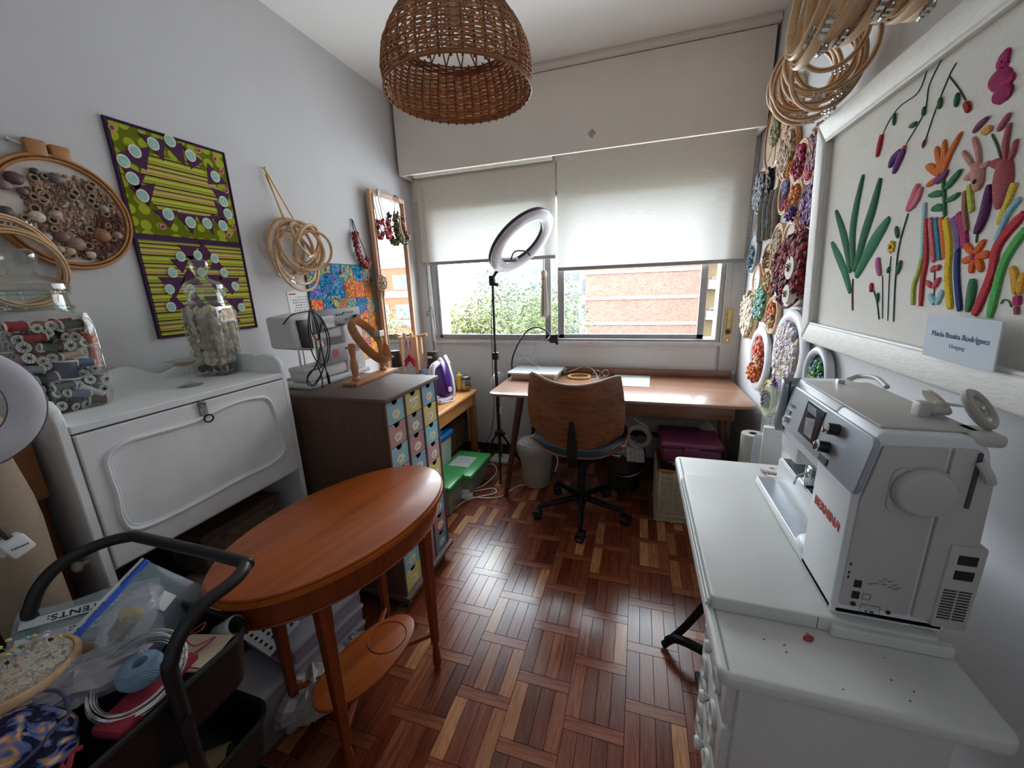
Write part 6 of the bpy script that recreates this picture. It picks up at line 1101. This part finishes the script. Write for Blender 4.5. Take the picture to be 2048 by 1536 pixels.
# ================= right wall: embroidery hoops =================
def blobs(R,n,cols,seed,s=(.006,.012),ry=1,h=.008,rough=.6,clip=1,off=(0,0)):
    rr=random.Random(seed); gs=[]
    for i in range(n):
        a=rr.uniform(0,2*PI); q=math.sqrt(rr.random())*R*clip; k=rr.uniform(*s)
        gs.append(ell((off[0]+q*math.cos(a),-.014-rr.random()*h,off[1]+q*math.sin(a)*ry),(k,k*.6,k*rr.uniform(.6,1.2)),6,4,.5,i))
    return join(*gs)
def tuft(x,z,rx,rz,n,seed,h=.012):
    rr=random.Random(seed); gs=[]
    for i in range(int(n*2.2)):
        a=rr.uniform(0,2*PI); q=math.sqrt(rr.random()); k=.5*(rx+rz)*rr.uniform(.08,.17); gs.append(ell((x+q*rx*math.cos(a),-.016-h*rr.random(),z+q*rz*math.sin(a)),(k,k*.8,k),7,5,.4,i))
    return join(*gs)
WF='#d3d4d6'
HL=[ # y,z,Ry,Rz,frame,cloth,label,[(x,z,rx,rz,n,cols,h)...] relative to R
(2.70,2.21,.205,.195,'tan','#bda68a','largest tan hoop with pressed leaf appliques near the shutter box',[(0,0,.35,.35,40,['#6d7048','#8a8a5a','#a89a70'],.006)]),
(2.45,2.035,.125,.11,'tan','#b59678','tan lace hoop below the largest leaf hoop',[(0,.0,.85,.85,120,['#a88868','#c0a384','#957453'],.01)]),
(2.255,1.946,.098,.085,'pale','#c9b8a4','hoop with a saffron pompom and crimson beads',[(.1,0,.55,.8,70,['#a01f48','#c22a5a','#7a1838','#d83a7a'],.012),(-.55,-.1,.35,.35,45,['#d88a14','#c8780f','#e8a020'],.03)]),
(2.12,1.887,.056,.058,'pale','#d8c0b0','small hoop with neon pink ring',[(0,0,.7,.75,50,['#d83a80','#e85a9a','#c8742a'],.008)]),
(2.04,1.945,.09,.1,'pale','#b59a8a','hoop of faded pink and lilac ruffles beside the picture frame top',[(0,.1,.8,.85,150,['#a5766a','#8a6a8a','#b88a7a','#7a5a80','#c0a090'],.014)]),
(2.884,1.948,.118,.125,'pale','#55565c','slate grey striped hoop at the window edge',[(0,0,.8,.85,120,['#4a4c54','#6a6c74','#8a8c92'],.01)]),
(2.65,1.935,.11,.096,'pale','#d8d2c4','hoop with a ragged black strip on cream',[(-.2,0,.35,.9,80,['#0e0e10','#1a1a1c'],.016)]),
(2.418,1.846,.102,.085,'pale','#8a2430','red hoop with a pale blue embroidered flower',[(.1,.25,.35,.38,40,['#7f9fd0','#96b4dc','#6a88c0'],.008),(0,-.3,.25,.2,16,['#6a88c0','#4a5a98'],.006),(-.05,-.1,.06,.5,14,['#3a3a78'],.004)]),
(2.256,1.78,.1,.083,'pale','#c9b09a','hoop with orange to indigo fleece like a sunset',[(.1,.35,.6,.45,50,['#d88a1a','#c8641a','#d8a050'],.014),(-.4,-.05,.4,.3,40,['#c84a1a','#d8742a','#b03a3a'],.025),(0,-.55,.5,.35,45,['#4a1f8a','#6a2a9a','#3a1a6a'],.02)]),
(2.018,1.743,.105,.1,'pale','#b8a8b8','round hoop covered in plum purple ruffles',[(0,0,.85,.88,170,['#5a2f6a','#7a4a88','#4a2458','#9a7aa4','#6a3a78'],.016)]),
(2.139,1.679,.06,.056,'pale','#7a4a3a','tiny hoop with copper and magenta beads',[(0,0,.85,.85,70,['#a85a2a','#8a2a5a','#c8843a','#5a2a6a'],.008)]),
(2.447,1.623,.085,.092,'none','#cfc6b4','oval cream speckled hoop with amber flowers',[(0,-.1,.7,.75,70,['#a88a4a','#c8b890','#8a8a7a'],.006)]),
(2.273,1.623,.1,.06,'pale','#dcd4cc','white hoop with lilac sprigs above the red wreath',[(-.1,-.35,.4,.3,20,['#a878b0','#c89ac0'],.006)]),
(2.923,1.602,.118,.117,'bluegrey','#c9d0d4','blue grey framed hoop at the window corner',[(0,-.2,.45,.55,60,['#3a6a7a','#6a8a9a','#a8b8c0','#2a4a6a'],.01)]),
(2.58,1.547,.098,.077,'tan','#c9b79c','tan hoop with brown padded letter shape',[(0,0,.35,.6,26,['#6a4228','#8a5a38'],.012)]),
(2.757,1.435,.08,.08,'none','#dad8d4','plain white oval hoop beside the window chain',[(0,-.2,.15,.3,8,['#8a8a8a'],.004)]),
(2.523,1.427,.068,.057,'pale','#c0aa80','small hoop of gold bullion knots',[(0,0,.8,.85,60,['#a8843a','#8a6a2a','#c8a860'],.008)]),
(2.36,1.44,.07,.065,'pale','#d0c0a8','cream hoop mostly hidden behind the red wreath',[(0,0,.7,.7,40,['#b89a78','#d0b898'],.008)]),
(2.598,1.308,.115,.09,'pale','#4a6a5a','hoop packed with emerald and teal sequins',[(0,0,.9,.92,150,['#2a6a4a','#3a8a8a','#1f4a3a','#8aa04a','#6ab0a0'],.012)]),
(2.834,1.225,.145,.148,'none','#cfc2ae','cream hoop of sand coloured shells beside the window',[(0,0,.88,.9,170,['#b8a488','#cfc0a8','#a08a6a','#d8ccb8'],.012)]),
(2.39,1.255,.1,.087,'pale','#c9c8c4','rainbow hoop in red yellow and blue wool',[(0,.3,.6,.45,45,['#c8342a','#d8742a','#e0a82a'],.01),(.0,-.3,.6,.45,45,['#e0c03a','#5aa0c8','#c8484a','#8ac04a'],.01)]),
(2.51,1.0,.185,.187,'white','#d8c0a0','thick white frame with orange wool roses',[(0,.35,.4,.3,60,['#d85a4a','#e08a6a','#c83a3a'],.02),(.05,-.05,.4,.3,50,['#a83a2a','#d8b890','#c06a4a'],.02),(-.1,-.45,.45,.3,60,['#c8682a','#d8883a','#b8522a'],.028)]),
(2.07,1.107,.212,.195,'white','#cbbca8','biggest white round frame of cream and lilac lace',[(0,0,.66,.66,330,['#c4b49c','#d4c8b4','#b0a0a8','#c8bcc8','#a8947c'],.016),(-.3,-.75,.17,.16,40,['#5a2a6a','#7a3a88'],.03)]),
(1.748,1.075,.118,.113,'white','#3a5a6a','white frame with blue and green sequins behind the machine',[(0,0,.5,.5,90,['#2a5a8a','#4a9a4a','#8ac04a','#1f3a5a'],.01)]),
(2.30,.825,.1,.093,'yellow','#c9c49a','pale yellow hoop with dark violet bead cluster',[(0,0,.4,.5,70,['#2a1f3a','#4a3a5a','#8a7a90'],.014)]),
(2.12,.737,.088,.089,'pale','#d4c8b4','lowest hoop of brown speckled cream behind the tray',[(0,0,.75,.8,90,['#6a5440','#a88a68','#c8b498'],.006)]),
(2.60,2.36,.06,.06,'pale','#5a7a8a','small hoop with teal cloth peeking above the hoop bunch',[(0,0,.7,.7,30,['#3a6a8a','#8a9ab0'],.008)]),
(2.44,2.28,.075,.07,'pale','#a85a5a','small hoop with a red patch behind the hoop bunch',[(0,0,.6,.6,30,['#a83a3a','#c87a6a'],.008)]),
]
FRM={'tan':HOOPD,'pale':HOOPW,'none':HOOPW,'bluegrey':mat('#8a909a',.5),'white':mat(WF,.45,var=.02),'yellow':mat('#cfc98e',.5)}
for i,(y,z,Ry,Rz,fr,cl,lab,mo) in enumerate(HL):
    R=(Ry+Rz)/2; t=T('embroidery_hoop',lab,'embroidery hoop',(XR-.004,y,z),-90)
    d=.018
    if fr=='white':
        obj('frame',ring(R*.84,R*.12,64,10,(0,-.016,0),(0,1,0),h=.014),FRM[fr],t,True); Rc=R*.75
    else:
        obj('ring',hoopring(R,d,.009),FRM[fr],t,True); Rc=R*.95
        if i%3!=2: obj('clasp',clasp(R,d,90,1.2),METAL,t)
    obj('cloth',cyl((0,-.008,0),(0,-.012,0),Rc,n=40),mat(cl,.95,var=.07,sc=70,bump=.4,bs=400),t)
    for k,(x,zz,rx,rz_,n,cols,h) in enumerate(mo): obj('embroidery',tuft(x*R,zz*R,rx*R,rz_*R,n,i*10+k,h+.004),multi(cols,.55),t,kind='stuff')
    if i==0:
        for a in range(8):
            an=2*PI*a/8; obj('leaf_applique',ext([(.115*math.cos(an)+.05*math.cos(b)*math.cos(an)-.02*math.sin(b)*math.sin(an),.115*math.sin(an)+.05*math.cos(b)*math.sin(an)+.02*math.sin(b)*math.cos(an)) for b in [2*PI*q/12 for q in range(12)]],-.0145,-.012),mat('#a8946c',.9,var=.2,sc=60),t)
# woven grey hanging
t=T('woven_hanging','grey ragged woven wall hanging between the hoops','wall hanging',(XR-.004,2.67,1.78),-90)
obj('backing',box(-.15,.15,-.01,-.004,-.11,.11),mat('#7a746c',.95,var=.2,sc=40,bump=.6),t)
for i in range(7): obj('warp_strip',tube(smooth([(-.135+.045*i,-.016,.12),(-.14+.045*i,-.022,.03),(-.13+.045*i,-.018,-.06),(-.137+.045*i,-.014,-.125)],5),.014,7,flat=.6),mat(['#8d867c','#6a655e','#a09a90','#5f6a78'][i%4],.95,var=.2,sc=60,bump=.6),t,True)
obj('blue_strip',tuft(.03,0,.03,.07,40,4,.01),multi(['#5f7288','#8a98a8','#7a8290'],.9),t,kind='stuff'); obj('metal_clip',join(rbox(-.11,.12,-.018,-.010,.118,.132,.002)),METAL,t)
# big red wreath
t=T('red_wreath','large ragged crimson beaded wreath with two white discs on the right wall','wreath',(XR-.006,2.11,1.465),-90)
obj('backing',ext(circ(0,0,.19,.15,32),-.02,-.004),mat('#c9bba8',.9,var=.1,sc=40),t)
obj('crimson_mass',join(tuft(0.03,.07,.17,.08,260,1,.05),tuft(.06,0,.13,.10,160,2,.05)),multi(['#6a0f1a','#8a1522','#4a0c16','#981c28','#7a1020'],.65),t,kind='stuff')
obj('violet_mass',join(tuft(-.12,-.03,.06,.07,90,3,.05),tuft(-.06,-.09,.05,.05,60,5,.04)),multi(['#3a1f5a','#6a2a5a','#2a3a4a','#8a1f3a','#b0342a'],.6),t,kind='stuff')
for x,z,r_ in ((.10,.02,.05),(.10,-.09,.042)):
    dsc=obj('white_disc',ext(circ(x,z,r_,r_*.95,24),-.078,-.050),mat('#d8d0c4',.8),t,True); obj('disc_mark',tuft(x,z,r_*.4,r_*.4,16,8,.01),multi(['#2a1416','#4a1a20'],.6),dsc,kind='stuff'); dsc.children[0].location=(0,-.062,0)
rr=random.Random(14)
for i in range(26): obj('bead',ell((rr.uniform(-.02,.15),-.07,rr.uniform(-.1,.02)),(.008,.008,.008),10,7),mat('#8f1f28',.25),t,True)
obj('loose_thread',tube(smooth([(-.12,-.03,-.10),(-.05,-.05,-.14),(.05,-.05,-.15),(.13,-.04,-.11)],6),.006,6),mat('#5a1f30',.8),t,True)
obj('hook_nail',cyl((.08,0,.17),(.08,-.05,.172),.0025,n=6),METAL,t)
# bunches of bare hoops above the picture
rr=random.Random(41)
for i in range(11):
    R=.088+.0032*((i*7)%11); x=.535+rr.uniform(-.018,.018); n_=Vector((rr.uniform(-.15,.35),-.9,rr.uniform(-.4,.05))).normalized()
    u,v,w_=basis(n_); m=Matrix((u,n_,u.cross(n_))).transposed()
    t=T('embroidery_hoop','bare wooden hoop in the round bunch hanging left of the picture frame','embroidery hoop',(x,1.63+.024*i,2.225-R*.95+rr.uniform(-.01,.012)-.002*i),0,'bare hoops in the bunch left of the picture',rotm=m.to_euler())
    obj('ring',hoopring(R,.013,.007),HOOPW,t,True); obj('clasp',clasp(R,.013,rr.choice([-60,-90,-120,200,250]),1.2),METAL,t)
for i in range(12):
    R=.17+.006*((i*5)%7); x=.42+.021*i; n_=Vector((.97,rr.uniform(-.05,.09),-.15+rr.uniform(-.06,.06))).normalized()
    u,v,w_=basis(n_); m=Matrix((u,n_,u.cross(n_))).transposed()
    t=T('embroidery_hoop','bare wooden hoop in the edge-on stack hung above the picture frame','embroidery hoop',(x,1.42-.02*i+rr.uniform(-.02,.02),2.0+R+rr.uniform(-.01,.04)),0,'bare hoops stacked above the picture',rotm=m.to_euler())
    obj('ring',hoopring(R,.02,.008),HOOPW,t,True)
    sz=u.cross(n_).z; obj('clasp',clasp(R,.02,(-75 if sz>0 else 105)+rr.uniform(-25,25),1.5),METAL,t)
obj('hanging_rod',cyl((.69,1.76,2.215),(.50,1.76,2.225),.005,n=10),METAL,label='metal peg holding the hoop bunches on the right wall',cat='wall peg'); obj('hanging_rod',cyl((.69,1.35,2.385),(.39,1.35,2.40),.006,n=10),METAL,label='metal peg holding the hoop stack above the picture',cat='wall peg')
# ================= pendant lamp =================
RAT=mat('#8a5530',.6,var=.25,sc=25,isl=.28,name='rattan'); RATD=mat('#8a5530',.6,var=.2,sc=30)
L_=T('pendant_lamp','woven rattan dome pendant lamp hanging from the ceiling','pendant lamp',(-.555,1.28,2.035))
LR,LH=.226,.29
PT=[(0,.97),(.05,1.0),(.1,.965),(.15,.86),(.18,.765),(.22,.61),(.255,.45),(.28,.36)]
def prof(h):
    h=max(0,min(.28,h))
    for (a,ra),(b,rb) in zip(PT,PT[1:]):
        if h<=b: return LR*(ra+(rb-ra)*(h-a)/(b-a))
NS=46; rr=random.Random(8)
rows=27
def band(h,amp,w2,k):
    n=92; V=[];F=[]
    for i in range(n):
        a=2*PI*i/n; r_=prof(h)+(amp if (i+2*(k%2))%4<2 else -amp); z=h+.0012*math.sin(5*a+k); x,y=r_*math.cos(a),r_*math.sin(a)
        V+=[(x,y,z-w2),(x*1.006,y*1.006,z),(x*.995,y*.995,z+w2),(x*.99,y*.99,z)]
    for i in range(n):
        j=(i+1)%n
        for q in range(4): F.append((i*4+q,j*4+q,j*4+(q+1)%4,i*4+(q+1)%4))
    return V,F
for k in range(rows):
    obj('weave_strand',band(.003+.135*k/(rows-1),.0022,.0031*rr.uniform(.82,1.05),k),mat(['#b0703f','#bd7c4a','#9c6036','#c78a56'][k%4],.55,var=.25,sc=40,name='rattan_strand'),L_,True)
for k in range(4): obj('ring_strand',band(.141+.005*k,.001,.003,k),mat('#8a5530',.6,var=.2,sc=40),L_,True)
for i in range(NS):
    a=2*PI*i/NS; pts=[(prof(h)*math.cos(a)*.997,prof(h)*math.sin(a)*.997,h) for h in [-.009+.17*s_/8 for s_ in range(9)]]
    obj('rib',tube(pts,.0024,5,flat=1.6),RATD,L_,True)
for i in range(NS//2):
    a=2*PI*i/(NS//2)
    for s_ in (-1,1): obj('lattice_strip',tube([(prof(h)*math.cos(a+.27*s_*(h-.155)/.125),prof(h)*math.sin(a+.27*s_*(h-.155)/.125),h) for h in (.153,.18,.21,.235,.26,.28)],.0026,5),RATD,L_,True)
obj('rim_wrap',join(ring(LR*.97+.003,.004,72,6,(0,0,.0)),ring(LR*.97-.002,.003,72,6,(0,0,.008))),mat('#a06a3c',.55),L_,True)
obj('top_ring',join(ring(prof(.28)+.002,.005,40,6,(0,0,.28)),ring(prof(.28)-.006,.004,40,6,(0,0,.288))),RATD,L_,True)
obj('spider_frame',join(*[cyl((0,0,.285),(prof(.28)*math.cos(a),prof(.28)*math.sin(a),.282),.0025,n=6) for a in (0,2.09,4.19)]),METAL,L_)
obj('socket',lathe([(0,.24),(.02,.24),(.022,.30),(.012,.33),(0,.33)],18),WHITEP,L_,True); obj('bulb',ell((0,0,.215),(.028,.028,.036),18,12),mat('#e4e2dc',.3),L_,True)
obj('cord',cyl((0,0,.32),(0,0,.79),.0035,n=8),WHITEP,L_,True); obj('ceiling_rose',lathe([(0,.815),(.05,.815),(.05,.80),(.02,.785),(0,.785)],24),WHITEP,L_,True)
# ================= outside =================
gm=mat('#5d614c',.9,var=.3,sc=.4); struct('ground_outside',box(-70,80,4,160,-11.2,-11),gm)
def leaves(cx,cy,cz,rx,ry,rz,n,seed,s=(.05,.11)):
    rr=random.Random(seed); V=[];F=[]
    cl=[(rr.uniform(-1,1),rr.uniform(-1,1),rr.uniform(-.8,1),rr.uniform(.25,.5)) for _ in range(26)]
    for i in range(n):
        c=rr.choice(cl); d=Vector((rr.gauss(0,1),rr.gauss(0,1),rr.gauss(0,1))).normalized()*c[3]*rr.random()**.4
        p=Vector((c[0]*.62+d.x,c[1]*.62+d.y,c[2]*.62+d.z)); p=Vector((cx+p.x*rx,cy+p.y*ry,cz+p.z*rz)); k=rr.uniform(*s)
        u=Vector((rr.uniform(-1,1),rr.uniform(-1,1),rr.uniform(-.6,.6))).normalized(); v=u.cross(Vector((rr.uniform(-1,1),rr.uniform(-1,1),1))).normalized()
        b=len(V); V+=[tuple(p-u*k),tuple(p+v*k*.4),tuple(p+u*k),tuple(p-v*k*.4)]; F.append((b,b+1,b+2,b+3))
    return V,F,cl
def tree(x,y,cz,rx,rz,n,cols,label,seed):
    t=T('street_tree',label,'tree',(x,y,-11)); V,F,cl=leaves(0,0,cz+11,rx,rx,rz,n,seed); obj('foliage',(V,F),multi(cols,.8,'leaf_mix'),t,kind='stuff')
    bk=mat('#5d4e41',.9,var=.2); obj('trunk',tube([(0,0,0),(.1,.05,5),(0,.1,cz+11-rz*.5)],[.28,.22,.14],8),bk,t,True)
    for c in cl[:14]: obj('branch',tube(smooth([(0,.05,cz+11-rz*.8),(c[0]*rx*.3,c[1]*rx*.3,cz+11-rz*.2+c[2]*rz*.2),(c[0]*rx*.62,c[1]*rx*.62,cz+11+c[2]*rz*.62)],4),[.11-.008*i for i in range(9)],5),bk,t,True)
GY=['#404721','#535428','#665e30','#353e20','#706133','#4b532e']; GG=['#374125','#44502e','#2e3921','#525d33','#5d6039']; 
tree(-6.9,13.4,-.75,2.6,2.3,10000,GY,'yellowing street tree nearest the left window edge',1)
tree(-4.4,15.0,-.9,2.9,2.6,10000,GG+GY[:2],'feathery green street tree in the middle of the left pane',2)
tree(-5.6,19.0,-.2,3.2,2.6,5000,GG,'darker street tree behind the two nearer ones',3)
tree(-1.9,14.5,-2.6,2.1,2.1,4500,GG+GY[1:3],'low green tree crown in front of the brick building',4)
tree(-9.2,17.0,-.6,2.8,2.6,4500,GY,'yellow green street tree at the far left outside',5)
tree(10.5,17.0,-1.2,3.6,2.3,5500,GG+GY[:3],'green street tree seen only in the mirror',6)
tree(-1.5,22.0,-3.4,2.6,2.0,3000,GG,'distant low tree beside the brick building',7)
def brick(c1,c2,mc,sc):
    m,nt,b=nodes('brickwork'); N=nt.nodes.new; L=nt.links.new; tc=N('ShaderNodeTexCoord'); mp=N('ShaderNodeMapping'); mp.inputs['Rotation'].default_value=(PI/2,0,0); L(tc.outputs['Object'],mp.inputs[0]); br=N('ShaderNodeTexBrick'); br.inputs['Scale'].default_value=sc; br.inputs['Color1'].default_value=col4(c1); br.inputs['Color2'].default_value=col4(c2); br.inputs['Mortar'].default_value=col4(mc); br.inputs['Mortar Size'].default_value=.02; L(mp.outputs[0],br.inputs['Vector']); nz=N('ShaderNodeTexNoise'); nz.inputs['Scale'].default_value=1.2; L(tc.outputs['Object'],nz.inputs['Vector']); mx=N('ShaderNodeMix'); mx.data_type='RGBA'; mx.blend_type='MULTIPLY'; mx.inputs[0].default_value=.5; L(br.outputs[0],mx.inputs[6]); L(ramp(nt,nz.outputs['Fac'],[(.3,(.8,.8,.8)),(.7,(1.1,1.1,1.1))]),mx.inputs[7]); L(mx.outputs[2],b.inputs['Base Color']); b.inputs['Roughness'].default_value=.9; return m
PALE=mat('#6c6b68',.8,var=.04); GLS=mat('#313840',.15,var=.3,sc=2)
b_=T('brick_building','salmon brick apartment building with pale floor bands across the street','building',(.2,45,-11))
obj('wall',box(-5.9,6.0,0,12,0,26),brick('#593a30','#6d4e41','#6b5e57',2),b_)
for k in range(9): obj('floor_band',box(-5.95,6.05,-.12,12.05,2.4+2.75*k,2.72+2.75*k),mat('#736760',.8),b_)
obj('end_pier',box(-6.6,-5.9,.4,12,0,26),mat('#6d615d',.8),b_)
for k in range(8): wn=obj('window',box(-6.3,-5.95,.30,.42,3.3+2.75*k,4.7+2.75*k),GLS,b_); obj('sill',box(-6.4,-5.93,.2,.45,3.2+2.75*k,3.3+2.75*k),PALE,wn)
def bld(x,y,w,d,h,label,m,rows,cols,ww=1.2,wh=1.2,z0=2,face=0,band=None):
    t=T('apartment_building',label,'building',(x,y,-11)); obj('wall',box(-w/2,w/2,0,d,0,h),m,t)
    for r_ in range(rows):
        for c in range(cols):
            xx=-w/2+w*(c+.5)/cols; z=z0+(h-z0)/rows*r_
            wn=obj('window',box(xx-ww/2,xx+ww/2,-.08,.05,z,z+wh),PALE,t); obj('pane',box(xx-ww/2+.1,xx+ww/2-.1,-.12,-.06,z+.1,z+wh-.1),GLS,wn)
        if band: obj('band',box(-w/2-.05,w/2+.05,-.1,.02,z-.7,z-.1),band,t)
    return t
bld(-11.2,62,6.2,10,27,'white apartment block left of the brick building',mat('#646567',.8,var=.03),9,3,1.6,1.2)
bld(-17.5,75,5,10,22,'pale tower behind the street trees',mat('#6b6c70',.8),8,3)
bld(-28,110,9,8,21,'hazy blue grey block on the skyline',mat('#656c75',.9),6,4)
bld(-44,120,12,8,19,'wide pale block on the far left skyline',mat('#6b7077',.9),6,5)
o_=bld(9.6,46,6.6,10,27,'ochre apartment building with white balconies right of the brick one',mat('#5d4e35',.85,var=.1,sc=.5),8,2,1.6,1.3)
for k in range(8): bl=obj('balcony',box(-2.9,-.6,-1.2,0,2.2+3.1*k,2.35+3.1*k),PALE,o_); obj('railing',box(-2.9,-.6,-1.2,-1.15,2.35+3.1*k,3.1+3.1*k),mat('#707273',.7),bl)
bld(21,32,16,8,23,'orange brick building with white window strips seen in the mirror',brick('#6b321e','#733a21','#704c37',3),8,6,1.9,1.3,2,0,mat('#686561',.8))
